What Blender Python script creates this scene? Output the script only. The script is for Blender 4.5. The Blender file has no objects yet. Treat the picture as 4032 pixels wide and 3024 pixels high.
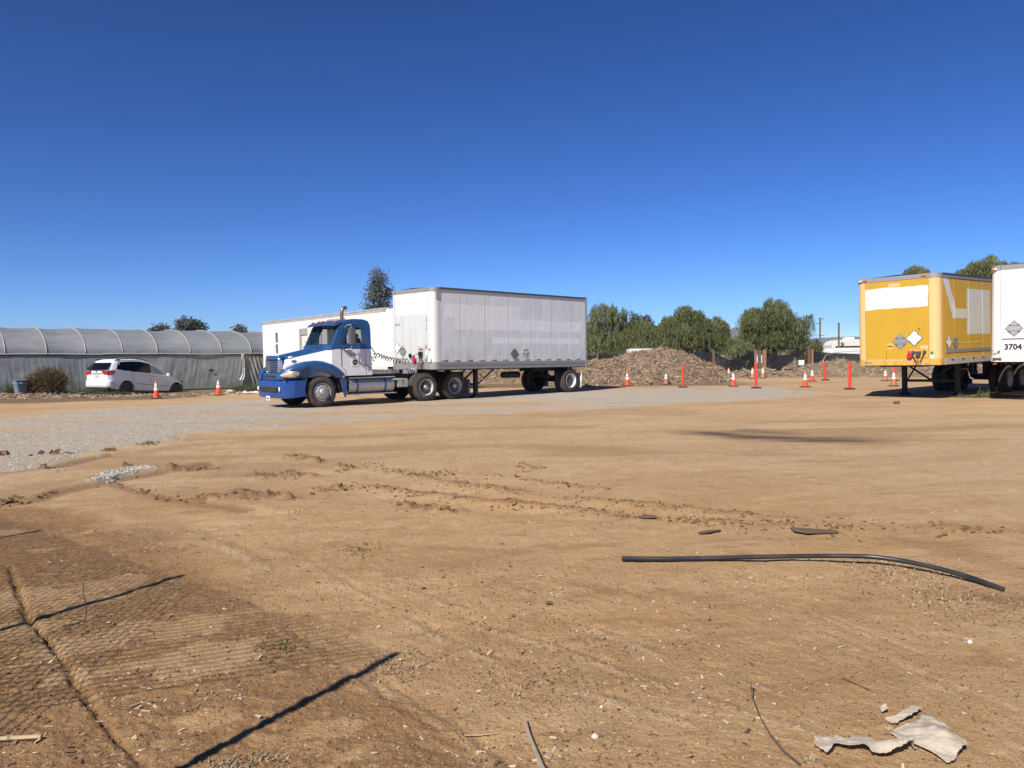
import bpy, bmesh, math, random
import numpy as np
from mathutils import Vector, Matrix
from math import sin, cos, pi, radians, sqrt, atan2, hypot, tan, floor

# ---------------------------------------------------------------- camera, light, exposure
S = bpy.context.scene
C = S.collection
CAM_H, PITCH, ROLL, FPX = 1.663, 0.039, 0.0144, 3028.0
camd = bpy.data.cameras.new('camera')
cam = bpy.data.objects.new('camera', camd); C.objects.link(cam)
camd.sensor_width = 36.0; camd.lens = FPX / 4032 * 36.0
camd.clip_start = 0.05; camd.clip_end = 20000
_R = Vector((1, 0, 0)); _U = Vector((0, sin(PITCH), cos(PITCH))); _F = Vector((0, cos(PITCH), -sin(PITCH)))
_R2 = _R * cos(ROLL) - _U * sin(ROLL); _U2 = _R * sin(ROLL) + _U * cos(ROLL)
_m = Matrix.Identity(4)
for i in range(3):
    _m[i][0] = _R2[i]; _m[i][1] = _U2[i]; _m[i][2] = -_F[i]
_m[2][3] = CAM_H
cam.matrix_world = _m
S.camera = cam
SUN_AZ, SUN_EL = radians(180 + 31), radians(42)        # azimuth clockwise from +Y
world = bpy.data.worlds.new('World'); S.world = world; world.use_nodes = True
wn = world.node_tree.nodes; wl = world.node_tree.links; wn.clear()
sky = wn.new('ShaderNodeTexSky'); sky.sky_type = 'NISHITA'; sky.sun_disc = False
sky.sun_elevation = SUN_EL; sky.sun_rotation = SUN_AZ
sky.altitude = 2500; sky.air_density = 0.85; sky.dust_density = 0.0; sky.ozone_density = 6.5
bg = wn.new('ShaderNodeBackground'); bg.inputs[1].default_value = 0.05
wo = wn.new('ShaderNodeOutputWorld'); hs = wn.new('ShaderNodeHueSaturation'); hs.inputs['Saturation'].default_value = 1.08; hs.inputs['Hue'].default_value = 0.506; gm = wn.new('ShaderNodeGamma'); gm.inputs[1].default_value = 1.28; wl.new(sky.outputs[0], gm.inputs[0]); wl.new(gm.outputs[0], hs.inputs['Color']); wl.new(hs.outputs[0], bg.inputs[0]); wl.new(bg.outputs[0], wo.inputs[0])
sl = bpy.data.lights.new('sun', 'SUN'); sl.energy = 4.2; sl.angle = radians(0.53); sl.color = (1.0, 0.93, 0.82)
sun = bpy.data.objects.new('sun', sl); C.objects.link(sun)
_sd = Vector((sin(SUN_AZ) * cos(SUN_EL), cos(SUN_AZ) * cos(SUN_EL), sin(SUN_EL)))
sun.rotation_euler = _sd.to_track_quat('Z', 'Y').to_euler()
S.view_settings.view_transform = 'Standard'; S.view_settings.look = 'None'
S.view_settings.exposure = 0.62; S.view_settings.gamma = 1.0; S.view_settings.use_curve_mapping = False
S.render.engine = 'CYCLES'
S.cycles.use_denoising = True
S.cycles.max_bounces = 8; S.cycles.transparent_max_bounces = 24; S.cycles.volume_bounces = 0
S.cycles.caustics_reflective = False; S.cycles.caustics_refractive = False

# ---------------------------------------------------------------- helpers
rng = np.random.default_rng(7)
random.seed(5)

def ray(px, py):                                        # photograph pixel (2212 wide) -> direction
    u, v = px * 4032 / 2212 - 2016, py * 4032 / 2212 - 1512
    c, s = cos(ROLL), sin(ROLL)
    u0 = u * c - v * s; v0 = u * s + v * c
    a, b = u0 / FPX, -v0 / FPX
    return Vector((a, cos(PITCH) + b * sin(PITCH), -sin(PITCH) + b * cos(PITCH)))
def gd(px, py, z=0.0):
    d = ray(px, py); t = (z - CAM_H) / d.z
    return (d.x * t, d.y * t)

def hsh(ix, iy, seed):
    h = (ix.astype(np.int64) * 374761393 + iy.astype(np.int64) * 668265263 + seed * 2147483647) & 0xFFFFFFFF
    h = ((h ^ (h >> 13)) * 1274126177) & 0xFFFFFFFF
    h = ((h ^ (h >> 16)) * 2246822519) & 0xFFFFFFFF
    return ((h ^ (h >> 15)) & 0xFFFFFF) / float(0xFFFFFF)
def vnoise(x, y, seed=0):
    ix = np.floor(x); iy = np.floor(y); fx = x - ix; fy = y - iy
    fx = fx * fx * fx * (fx * (fx * 6 - 15) + 10); fy = fy * fy * fy * (fy * (fy * 6 - 15) + 10)
    a = hsh(ix, iy, seed); b = hsh(ix + 1, iy, seed); c = hsh(ix, iy + 1, seed); d = hsh(ix + 1, iy + 1, seed)
    return (a + (b - a) * fx) * (1 - fy) + (c + (d - c) * fx) * fy
def fbm(x, y, octv=4, seed=0, rough=0.5):
    s = 0; a = 1; t = 0
    for i in range(octv):
        s = s + a * vnoise(x * 2 ** i + i * 17.3, y * 2 ** i - i * 9.1, seed + i); t += a; a *= rough
    return s / t * 2 - 1
def sm(x, a, b):
    t = np.clip((x - a) / (b - a), 0, 1); return t * t * (3 - 2 * t)

def tag(o, label=None, cat=None, group=None, kind=None):
    if label: o['label'] = label
    if cat: o['category'] = cat
    if group: o['group'] = group
    if kind: o['kind'] = kind
    return o
def empty(name, loc=(0, 0, 0), rz=0, parent=None):
    o = bpy.data.objects.new(name, None); C.objects.link(o); o.empty_display_size = 0.2
    o.location = loc; o.rotation_euler = (0, 0, rz)
    if parent: o.parent = parent
    return o
def copy_tree(o, parent=None):
    c = o.copy(); C.objects.link(c)
    if parent: c.parent = parent
    for ch in list(o.children): copy_tree(ch, c)
    return c

class MB:
    def __init__(s): s.v = []; s.f = []; s.mi = []
    def add(s, vs, fs, mi=0):
        n = len(s.v); s.v += [tuple(p) for p in vs]; s.f += [tuple(i + n for i in f) for f in fs]; s.mi += [mi] * len(fs); return s
    def box(s, c, d, rz=0, mi=0, ry=0, rx=0):
        M = Matrix.Rotation(rz, 3, 'Z') @ Matrix.Rotation(ry, 3, 'Y') @ Matrix.Rotation(rx, 3, 'X'); c = Vector(c); vs = []
        for x in (-.5, .5):
            for y in (-.5, .5):
                for z in (-.5, .5): vs.append(c + M @ Vector((x * d[0], y * d[1], z * d[2])))
        return s.add(vs, [(0, 1, 3, 2), (4, 6, 7, 5), (0, 4, 5, 1), (2, 3, 7, 6), (0, 2, 6, 4), (1, 5, 7, 3)], mi)
    def bx(s, x0, x1, y0, y1, z0, z1, mi=0):
        return s.box(((x0 + x1) / 2, (y0 + y1) / 2, (z0 + z1) / 2), (abs(x1 - x0), abs(y1 - y0), abs(z1 - z0)), mi=mi)
    def tube(s, pts, r, n=8, mi=0, cap=True):
        pts = [Vector(p) for p in pts]; rs = r if hasattr(r, '__len__') else [r] * len(pts)
        vs = []; fs = []; up = Vector((0, 0, 1)); prev = None
        for i, p in enumerate(pts):
            t = (pts[min(i + 1, len(pts) - 1)] - pts[max(i - 1, 0)]).normalized()
            if prev is None:
                a = t.cross(up if abs(t.z) < .9 else Vector((1, 0, 0))).normalized()
            else:
                a = (prev - t * prev.dot(t)); a = a.normalized() if a.length > 1e-6 else t.orthogonal().normalized()
            prev = a; b = t.cross(a)
            for k in range(n):
                q = 2 * pi * k / n; vs.append(p + (a * cos(q) + b * sin(q)) * rs[i])
        for i in range(len(pts) - 1):
            for k in range(n):
                k2 = (k + 1) % n; fs.append((i * n + k, i * n + k2, (i + 1) * n + k2, (i + 1) * n + k))
        if cap:
            fs.append(tuple(range(n - 1, -1, -1))); fs.append(tuple((len(pts) - 1) * n + k for k in range(n)))
        return s.add(vs, fs, mi)
    def cyl(s, a, b, r, n=16, r2=None, mi=0): return s.tube([a, b], [r, r if r2 is None else r2], n, mi)
    def lathe(s, prof, c=(0, 0, 0), n=32, axis='z', mi=0):      # prof: (radius, height)
        vs = []; fs = []; m = len(prof)
        for k in range(n):
            q = 2 * pi * k / n
            for (r, h) in prof:
                if axis == 'z': vs.append((c[0] + r * cos(q), c[1] + r * sin(q), c[2] + h))
                else: vs.append((c[0] + r * cos(q), c[1] + h, c[2] + r * sin(q)))
        for k in range(n):
            k2 = (k + 1) % n
            for j in range(m - 1):
                f = (k * m + j, k2 * m + j, k2 * m + j + 1, k * m + j + 1)
                fs.append(f if axis == 'z' else f[::-1])
        return s.add(vs, fs, mi)
    def prism(s, poly, y0, y1, mi=0):                            # polygon in xz, extruded along y
        n = len(poly); vs = [(p[0], y0, p[1]) for p in poly] + [(p[0], y1, p[1]) for p in poly]
        fs = [tuple(range(n)), tuple(range(2 * n - 1, n - 1, -1))] + [(i, i + n, (i + 1) % n + n, (i + 1) % n) for i in range(n)]
        return s.add(vs, fs, mi)
    def prismx(s, poly, x0, x1, mi=0):                           # polygon in yz, extruded along x
        n = len(poly); vs = [(x0, p[0], p[1]) for p in poly] + [(x1, p[0], p[1]) for p in poly]
        fs = [tuple(range(n - 1, -1, -1)), tuple(range(n, 2 * n))] + [(i, (i + 1) % n, (i + 1) % n + n, i + n) for i in range(n)]
        return s.add(vs, fs, mi)
    def loft(s, rings, closed=True, caps=True, mi=0):
        n = len(rings[0]); vs = [p for r in rings for p in r]; fs = []
        for i in range(len(rings) - 1):
            for k in range(n if closed else n - 1):
                k2 = (k + 1) % n; fs.append((i * n + k, i * n + k2, (i + 1) * n + k2, (i + 1) * n + k))
        if caps and closed:
            fs.append(tuple(range(n - 1, -1, -1))); fs.append(tuple((len(rings) - 1) * n + k for k in range(n)))
        return s.add(vs, fs, mi)
    def ell(s, c, r, n=16, m=8, mi=0):
        vs = []; fs = []
        for j in range(m + 1):
            a = pi * j / m
            for k in range(n):
                q = 2 * pi * k / n; vs.append((c[0] + r[0] * sin(a) * cos(q), c[1] + r[1] * sin(a) * sin(q), c[2] + r[2] * cos(a)))
        for j in range(m):
            for k in range(n):
                k2 = (k + 1) % n; fs.append((j * n + k, (j + 1) * n + k, (j + 1) * n + k2, j * n + k2))
        return s.add(vs, fs, mi)
    def build(s, name, mats, parent=None, smooth=35, fix=True, bevel=0, seg=2):
        me = bpy.data.meshes.new(name); me.from_pydata(s.v, [], s.f)
        if not isinstance(mats, (list, tuple)): mats = [mats]
        for m in mats: me.materials.append(m)
        if len(mats) > 1: me.polygons.foreach_set('material_index', s.mi)
        if fix:
            bm = bmesh.new(); bm.from_mesh(me)
            bmesh.ops.remove_doubles(bm, verts=bm.verts, dist=1e-5)
            bmesh.ops.recalc_face_normals(bm, faces=bm.faces)
            if bevel:
                es = [e for e in bm.edges if len(e.link_faces) == 2 and e.calc_face_angle(0) > radians(40)]
                bmesh.ops.bevel(bm, geom=es, offset=bevel, segments=seg, affect='EDGES', clamp_overlap=True)
            bm.to_mesh(me); bm.free()
        if smooth:
            me.polygons.foreach_set('use_smooth', [True] * len(me.polygons)); me.set_sharp_from_angle(angle=radians(smooth))
        me.update()
        o = bpy.data.objects.new(name, me); C.objects.link(o)
        if parent: o.parent = parent
        return o

def npmesh(name, V, F, mat, parent=None, smooth=True, attrs=None, uv=None):
    """V (n,3), F (m,k) arrays of equal sized faces"""
    me = bpy.data.meshes.new(name); k = F.shape[1]
    me.vertices.add(len(V)); me.vertices.foreach_set('co', np.ascontiguousarray(V, dtype=np.float32).ravel())
    me.loops.add(F.size); me.loops.foreach_set('vertex_index', np.ascontiguousarray(F, dtype=np.int32).ravel())
    me.polygons.add(len(F)); me.polygons.foreach_set('loop_start', np.arange(0, F.size, k, dtype=np.int32))
    me.polygons.foreach_set('loop_total', np.full(len(F), k, dtype=np.int32))
    me.polygons.foreach_set('use_smooth', np.full(len(F), smooth, dtype=bool))
    if attrs:
        for nm, a in attrs.items():
            at = me.attributes.new(nm, 'FLOAT', 'POINT'); at.data.foreach_set('value', np.ascontiguousarray(a, dtype=np.float32).ravel())
    me.materials.append(mat); me.update(calc_edges=True); me.validate()
    o = bpy.data.objects.new(name, me); C.objects.link(o)
    if parent: o.parent = parent
    return o

def boolean(o, cutters, op='DIFFERENCE', solver='EXACT'):
    for c in cutters:
        m = o.modifiers.new('b', 'BOOLEAN'); m.operation = op; m.object = c; m.solver = solver
    bpy.context.view_layer.update()
    dg = bpy.context.evaluated_depsgraph_get()
    me = bpy.data.meshes.new_from_object(o.evaluated_get(dg))
    o.modifiers.clear(); o.data = me
    for c in cutters: bpy.data.objects.remove(c)
    return o
def resmooth(o, ang=35):
    o.data.polygons.foreach_set('use_smooth', [True] * len(o.data.polygons)); o.data.set_sharp_from_angle(angle=radians(ang))

def text(name, txt, size, mat, parent, M, depth=0.002, align='CENTER', bold=0.0):
    cu = bpy.data.curves.new(name, 'FONT'); cu.body = txt; cu.size = size; cu.extrude = depth; cu.align_x = align; cu.align_y = 'CENTER'
    cu.resolution_u = 2; cu.offset = bold
    t = bpy.data.objects.new(name, cu); C.objects.link(t)
    bpy.context.view_layer.update()
    me = bpy.data.meshes.new_from_object(t.evaluated_get(bpy.context.evaluated_depsgraph_get()))
    bpy.data.objects.remove(t)
    me.materials.clear(); me.materials.append(mat)
    o = bpy.data.objects.new(name, me); C.objects.link(o); o.parent = parent; o.matrix_local = M
    return o

# ---------------------------------------------------------------- shader expressions
class XP:
    def __init__(s, nt, k): s.nt = nt; s.k = k
    def _m(s, op, *a, clamp=False):
        n = s.nt.nodes.new('ShaderNodeMath'); n.operation = op; n.use_clamp = clamp
        for i, v in enumerate((s,) + a):
            if isinstance(v, XP): s.nt.links.new(v.k, n.inputs[i])
            else: n.inputs[i].default_value = v
        return XP(s.nt, n.outputs[0])
    def __add__(s, o): return s._m('ADD', o)
    __radd__ = __add__
    def __sub__(s, o): return s._m('SUBTRACT', o)
    def __rsub__(s, o): return (s * -1) + o
    def __mul__(s, o): return s._m('MULTIPLY', o)
    __rmul__ = __mul__
    def __truediv__(s, o): return s._m('DIVIDE', o)
    def mx(s, o): return s._m('MAXIMUM', o)
    def mn(s, o): return s._m('MINIMUM', o)
    def ab(s): return s._m('ABSOLUTE')
    def pw(s, o): return s._m('POWER', o)
    def fr(s): return s._m('FRACT')
    def cl(s): return s._m('ADD', 0.0, clamp=True)
    def st(s, a, b):
        n = s.nt.nodes.new('ShaderNodeMapRange'); n.interpolation_type = 'SMOOTHSTEP'; n.inputs[1].default_value = min(a, b); n.inputs[2].default_value = max(a, b)
        if a > b: n.inputs[3].default_value = 1; n.inputs[4].default_value = 0
        s.nt.links.new(s.k, n.inputs[0]); return XP(s.nt, n.outputs[0])

class Mat:
    def __init__(s, name):
        s.m = bpy.data.materials.new(name); s.m.use_nodes = True; s.nt = s.m.node_tree
        s.nt.nodes.clear(); s.out = s.nt.nodes.new('ShaderNodeOutputMaterial')
        s.p = s.nt.nodes.new('ShaderNodeBsdfPrincipled'); s.nt.links.new(s.p.outputs[0], s.out.inputs[0])
        s._oc = None
    def set(s, nm, v):
        i = s.p.inputs[nm]
        if isinstance(v, XP): s.nt.links.new(v.k, i)
        elif isinstance(v, tuple) and len(v) == 3: i.default_value = (*v, 1)
        else: i.default_value = v
        return s
    def oc(s):
        if not s._oc: s._oc = s.nt.nodes.new('ShaderNodeTexCoord')
        return XP(s.nt, s._oc.outputs['Object'])
    def xyz(s, v=None):
        n = s.nt.nodes.new('ShaderNodeSeparateXYZ'); s.nt.links.new((v or s.oc()).k, n.inputs[0])
        return tuple(XP(s.nt, n.outputs[i]) for i in range(3))
    def comb(s, x, y, z):
        n = s.nt.nodes.new('ShaderNodeCombineXYZ')
        for i, v in enumerate((x, y, z)):
            if isinstance(v, XP): s.nt.links.new(v.k, n.inputs[i])
            else: n.inputs[i].default_value = v
        return XP(s.nt, n.outputs[0])
    def noise(s, scale, detail=4, rough=.55, vec=None, dist=0, col=False):
        n = s.nt.nodes.new('ShaderNodeTexNoise'); n.inputs['Scale'].default_value = scale; n.inputs['Detail'].default_value = detail
        n.inputs['Roughness'].default_value = rough; n.inputs['Distortion'].default_value = dist
        s.nt.links.new((vec or s.oc()).k, n.inputs['Vector']); return XP(s.nt, n.outputs['Color' if col else 'Fac'])
    def voro(s, scale, vec=None, feat='F1', out='Distance', rnd=1.0):
        n = s.nt.nodes.new('ShaderNodeTexVoronoi'); n.feature = feat; n.inputs['Scale'].default_value = scale; n.inputs['Randomness'].default_value = rnd
        s.nt.links.new((vec or s.oc()).k, n.inputs['Vector']); return XP(s.nt, n.outputs[out])
    def scalev(s, sx, sy, sz, vec=None):
        x, y, z = s.xyz(vec); return s.comb(x * sx, y * sy, z * sz)
    def mix(s, f, a, b):
        n = s.nt.nodes.new('ShaderNodeMix'); n.data_type = 'RGBA'
        for i, v in ((0, f), (6, a), (7, b)):
            if isinstance(v, XP): s.nt.links.new(v.k, n.inputs[i])
            else: n.inputs[i].default_value = (*v, 1) if isinstance(v, tuple) else v
        return XP(s.nt, n.outputs[2])
    def attr(s, nm):
        n = s.nt.nodes.new('ShaderNodeAttribute'); n.attribute_name = nm; return XP(s.nt, n.outputs['Fac'])
    def rand(s):
        n = s.nt.nodes.new('ShaderNodeObjectInfo'); return XP(s.nt, n.outputs['Random'])
    def bump(s, h, strength=.3, dist=.01):
        n = s.nt.nodes.new('ShaderNodeBump'); n.inputs['Strength'].default_value = strength; n.inputs['Distance'].default_value = dist
        s.nt.links.new(h.k, n.inputs['Height']); s.nt.links.new(n.outputs[0], s.p.inputs['Normal']); return s
    def translucent(s, fac, col):
        t = s.nt.nodes.new('ShaderNodeBsdfTranslucent')
        if isinstance(col, XP): s.nt.links.new(col.k, t.inputs[0])
        else: t.inputs[0].default_value = (*col, 1)
        m = s.nt.nodes.new('ShaderNodeMixShader'); m.inputs[0].default_value = fac
        s.nt.links.new(s.p.outputs[0], m.inputs[1]); s.nt.links.new(t.outputs[0], m.inputs[2]); s.nt.links.new(m.outputs[0], s.out.inputs[0]); s.last = m
        return s
    def holes(s, fac, src=None):                                   # fac: 1 = hole
        t = s.nt.nodes.new('ShaderNodeBsdfTransparent'); m = s.nt.nodes.new('ShaderNodeMixShader')
        if isinstance(fac, XP): s.nt.links.new(fac.k, m.inputs[0])
        else: m.inputs[0].default_value = fac
        s.nt.links.new((src or s.p).outputs[0], m.inputs[1]); s.nt.links.new(t.outputs[0], m.inputs[2]); s.nt.links.new(m.outputs[0], s.out.inputs[0])
        return s

def pbr(name, col, rough=.5, metal=0., dirt=.12, dirtcol=(.22, .16, .10), dscale=3., bump=0., spec=.5, streak=False):
    M = Mat(name)
    if dirt:
        v = M.scalev(dscale * 3, dscale * 3, dscale * .5) if streak else None
        f = M.noise(1 if streak else dscale, 6, .65, vec=v).st(.38, .8) * dirt
        M.set('Base Color', M.mix(f, col, dirtcol)); M.set('Roughness', f * .5 + rough)
    else: M.set('Base Color', col); M.set('Roughness', rough)
    M.set('Metallic', metal); M.set('Specular IOR Level', spec)
    if bump: M.bump(M.noise(dscale * 12, 4), bump, .004)
    return M.m

# ================================================================= SETTING
def G(pts): return [gd(*p) for p in pts]
def inpoly(x, y, poly):
    r = np.zeros(x.shape, bool); n = len(poly)
    for i in range(n):
        x0, y0 = poly[i]; x1, y1 = poly[(i + 1) % n]
        if y0 == y1: continue
        c = ((y0 > y) != (y1 > y)) & (x < (x1 - x0) * (y - y0) / (y1 - y0) + x0); r ^= c
    return r
def dline(x, y, pl):
    d = np.full(x.shape, 1e9); s = np.zeros(x.shape); acc = 0; side = np.zeros(x.shape)
    for (x0, y0), (x1, y1) in zip(pl[:-1], pl[1:]):
        L = hypot(x1 - x0, y1 - y0) + 1e-9; t = np.clip(((x - x0) * (x1 - x0) + (y - y0) * (y1 - y0)) / L ** 2, 0, 1)
        q = np.hypot(x - x0 - t * (x1 - x0), y - y0 - t * (y1 - y0)); m = q < d
        sd = ((x1 - x0) * (y - y0) - (y1 - y0) * (x - x0)) / L
        d = np.where(m, q, d); s = np.where(m, acc + t * L, s); side = np.where(m, sd, side); acc += L
    return d, s, side

def base_h(x, y):                                        # broad terrain
    x = np.asarray(x, float); y = np.asarray(y, float)
    g = -.20 * sm(y, 34.5, 38) * sm(x, -25, -20) * sm(-x, 8, 13)
    g = g + .035 * fbm(x / 6, y / 6, 3, 11) * sm(np.hypot(x, y), 5, 14) * (1 - sm(y, 20, 24) * .6)
    return g
RUT1 = G([(700, 985), (755, 1045), (865, 1061), (945, 1070), (1032, 1086), (1113, 1094), (1262, 1103), (1389, 1114), (1548, 1125), (1700, 1136), (1830, 1146)])[1:]
RUT2 = G([(771, 994), (829, 1013), (871, 1023), (935, 1037), (1016, 1052), (1129, 1065), (1262, 1081), (1430, 1098), (1600, 1112), (1798, 1135), (1957, 1141)])
RUT3 = G([(870, 1030), (903, 1026), (977, 1023), (1077, 1028), (1180, 1046), (1320, 1060)])
RUT4 = G([(1957, 1141), (2070, 1143), (2212, 1152)])
CL = [G([(626, 981), (660, 990), (690, 997)]), G([(549, 1025), (600, 1027), (636, 1023), (670, 1028)]), G([(430, 1080), (470, 1078)]),
      G([(515, 1062), (549, 1078), (590, 1070), (629, 1078)]), G([(700, 1058), (730, 1056)]), G([(730, 1011), (752, 1012)]),
      G([(370, 1013), (455, 1012)]), G([(870, 1090), (980, 1104)]), G([(1130, 1010), (1150, 1012)])]
LEDGE = G([(-120, 1112), (0, 1092), (83, 1078), (128, 1062), (231, 1041), (345, 1020)])
LEDGE2 = G([(60, 1015), (118, 1008), (165, 998)]) 
LEDGE3 = G([(250, 1046), (300, 1062), (360, 1077), (420, 1086)])
GRAV = G([(-300, 905), (27, 902), (164, 886), (300, 880), (464, 869), (573, 862), (760, 880), (1100, 846), (1270, 845), (1480, 838), (1650, 836), (1790, 848),
          (1765, 858), (1620, 865), (1450, 875), (1250, 887), (1100, 892), (1000, 898), (860, 906), (700, 919), (600, 926), (480, 935), (400, 938), (380, 950), (290, 964), (215, 968), (200, 985), (150, 1003), (80, 1020), (-400, 1035)])
GRAV2 = G([(184, 1041), (252, 1013), (300, 1008), (338, 1006), (347, 1018), (300, 1024), (243, 1043)])
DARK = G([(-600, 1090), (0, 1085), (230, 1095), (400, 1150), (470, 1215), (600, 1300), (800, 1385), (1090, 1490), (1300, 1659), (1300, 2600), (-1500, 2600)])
OIL = G([(1440, 928), (1560, 937), (1700, 946), (1830, 950), (1990, 958)])
TRK = [(G([(655, 1212), (760, 1275), (860, 1330), (990, 1400), (1100, 1440)]), .028), (G([(880, 1275), (1000, 1320)]), .03), (G([(1060, 1360), (1200, 1400), (1330, 1445), (1560, 1520), (1800, 1600)]), .026), (G([(690, 1410), (850, 1500), (1000, 1600), (1080, 1659), (1200, 1800)]), .024),
       (G([(1262, 1356), (1326, 1373), (1434, 1418), (1588, 1465), (1756, 1521), (1812, 1538), (2000, 1600)]), .028), (G([(1781, 1371), (1860, 1405), (1940, 1444), (2050, 1490)]), .026), (G([(1262, 1495), (1404, 1538), (1627, 1611), (1756, 1654)]), .03), (G([(560, 1330), (640, 1390), (760, 1470), (900, 1570)]), .024), (G([(1700, 1300), (1900, 1380)]), .02), (G([(420, 1150), (520, 1200), (640, 1262)]), .05)]
OIL2 = G([(1560, 925), (1680, 934), (1760, 940)])

def ground_fields(x, y):
    r = np.hypot(x, y)
    w = .35 + .02 * r
    # gravel mask with ragged edge: distance to polygon outline
    wx = x + .22 * w * fbm(x * 1.3, y * 1.3, 4, 21) * 2; wy = y + .55 * w * fbm(x * .9 + 5, y * .9, 4, 22) * 2
    gin = inpoly(wx, wy, GRAV); gd_, _, _ = dline(wx, wy, GRAV + GRAV[:1])
    g = np.where(gin, sm(gd_, -.1, .5), sm(-gd_, -.25, 0.0) * .5)
    wx2 = x + .15 * fbm(x * 3, y * 3, 3, 23); wy2 = y + .2 * fbm(x * 3, y * 3, 3, 24)
    g2in = inpoly(wx2, wy2, GRAV2); d2, _, _ = dline(wx2, wy2, GRAV2 + GRAV2[:1]); g2 = np.where(g2in, sm(d2, -.05, .12), 0)
    # tan packed zone in the middle of the gravel where traffic ran
    u = x * .75 + y * .66
    band = sm(x, -9, -4) * sm(-x, -5.0, 1.5)
    streak = fbm(x * .5 + y * .12, y * 1.6, 4, 25)
    thin = np.clip(.42 * band + .42 * sm(streak, .04, .3), 0, .85)
    g = g * (1 - thin)
    g = g * (1 - .5 * sm(fbm(x * .22, y * 1.5 + x * .25, 4, 27), .0, .25) * sm(r, 14, 20)) * (.72 + .28 * sm(fbm(x * .7, y * 2.2, 4, 28), -.2, .2))
    lspots = sm(fbm(x * .35, y * 1.1, 4, 26), .12, .4) * sm(-x, 4, 9)
    g = g * (1 - .55 * lspots)
    g = np.maximum(g, g2)
    # dark moist soil at the lower left
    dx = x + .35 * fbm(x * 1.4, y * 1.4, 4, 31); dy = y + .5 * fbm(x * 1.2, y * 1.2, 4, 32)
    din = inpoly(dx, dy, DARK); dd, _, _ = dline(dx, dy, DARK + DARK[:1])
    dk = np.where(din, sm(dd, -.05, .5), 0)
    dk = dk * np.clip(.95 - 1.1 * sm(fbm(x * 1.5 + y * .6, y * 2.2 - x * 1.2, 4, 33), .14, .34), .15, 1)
    # narrow brown veins elsewhere, damp patches by the van and in front of gravel
    v = sm(fbm(x * .28 + 3, y * 1.0, 5, 34), .1, .45) * .5
    bz = sm(r, 9, 12) * sm(-r, -26, -18)
    v = v * (.6 + .4 * bz)
    # band of red brown between left gravel and van
    for pl, wd, st in ((G([(60, 1000), (240, 985), (420, 960), (600, 945)]), .55, .45), (G([(80, 1052), (230, 1030), (400, 1000)]), .3, .3),(G([(150,1040),(20,1070)]),.5,.5),
                       (G([(1560, 860), (1700, 858), (1800, 854)]), .5, .5), (G([(600, 985), (700, 1000), (850, 1020)]), .3, .3), (G([(1900, 1150), (2212, 1230), (2400, 1290)]), .3, .5),
                       (G([(930, 1180), (1030, 1190), (1140, 1190)]), .1, .5), (G([(1230, 1258), (1320, 1280), (1400, 1295)]), .1, .6), (G([(760, 1180), (800, 1190)]), .1, .4),
                       (G([(2100, 1290), (2300, 1310)]), .25, .9), (G([(1290, 838), (1500, 832), (1800, 826)]), .8, .6), (G([(300, 1110), (500, 1180)]), .25, .4)):
        d, s_, _ = dline(x, y, pl); d = d + .5 * wd * fbm(x * 2, y * 2, 3, 35); v = np.maximum(v, st * sm(-d, -wd, 0))
    # dark oily streaks
    oil = np.zeros_like(x)
    for pl, wd, st in ((OIL, 1.0, .95), (OIL2, .8, .6)):
        d, s_, _ = dline(x, y, pl); e = fbm(x * .8, y * 3, 4, 36); L = s_ / max(s_.max(), 1e-3)
        oil = np.maximum(oil, st * sm(-(d + .3 * e), -wd, .05) * sm(L, 0, .25) * sm(-L, -1, -.7))
    # relief
    h = base_h(x, y)
    soft = 1 - .7 * sm(r, 18, 30)
    h = h + soft * (.014 * fbm(x * 1.3, y * 1.3, 3, 41) + .008 * fbm(x * 5, y * 5, 4, 42, .6))
    # tyre swept banding (long low ridges), direction follows the rut
    t = y - .32 * x; h = h + .006 * soft * fbm(t * 2.2, x * .12, 3, 43)
    near = 1 - sm(r, 5.5, 9)
    h = h + near * (.004 * fbm(x * 16, y * 16, 3, 44, .6) + .0022 * fbm(x * 60, y * 60, 2, 45))
    h = h + (1 - sm(r, 8, 14)) * (.013 * dk * fbm(x * 9 + y * 5, y * 13 - x * 3, 4, 46, .7))
    # diagonal tread ridges in the near right ground
    q = x * .62 + y * .78; p_ = x * .78 - y * .62
    trk = np.zeros_like(x)
    for off in ():
        trk = trk + np.exp(-((q - off + .05 * fbm(p_ * 1.5, p_ * 0 + off, 2, 47)) / .03) ** 2) * (.5 + .5 * fbm(p_ * 2.3, p_ * 0 + off * 3, 2, 48) > .5)
    trk = trk * sm(x, -1.5, 0) * (r < 6)
    h = h + .006 * trk
    pale = trk * 0
    for pl, wd in TRK:
        d, s_, sd = dline(x, y, pl); br = sm(fbm(s_ * 2.6 + wd * 900, s_ * 0, 3, 48), -.22, .12) * (r < 9)
        e_ = np.exp(-((d + .03 * fbm(x * 9, y * 9, 4, 47, .65)) / (wd * 1.15)) ** 2) * br * sm(fbm(x * 16, y * 16, 3, 52, .7), -.35, .2); pale = np.maximum(pale, e_); h = h + .008 * e_ - .006 * np.exp(-((sd - wd * 2.6) / (wd * 1.2)) ** 2) * br * (d < .3)
    rough = np.zeros_like(x)
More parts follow.
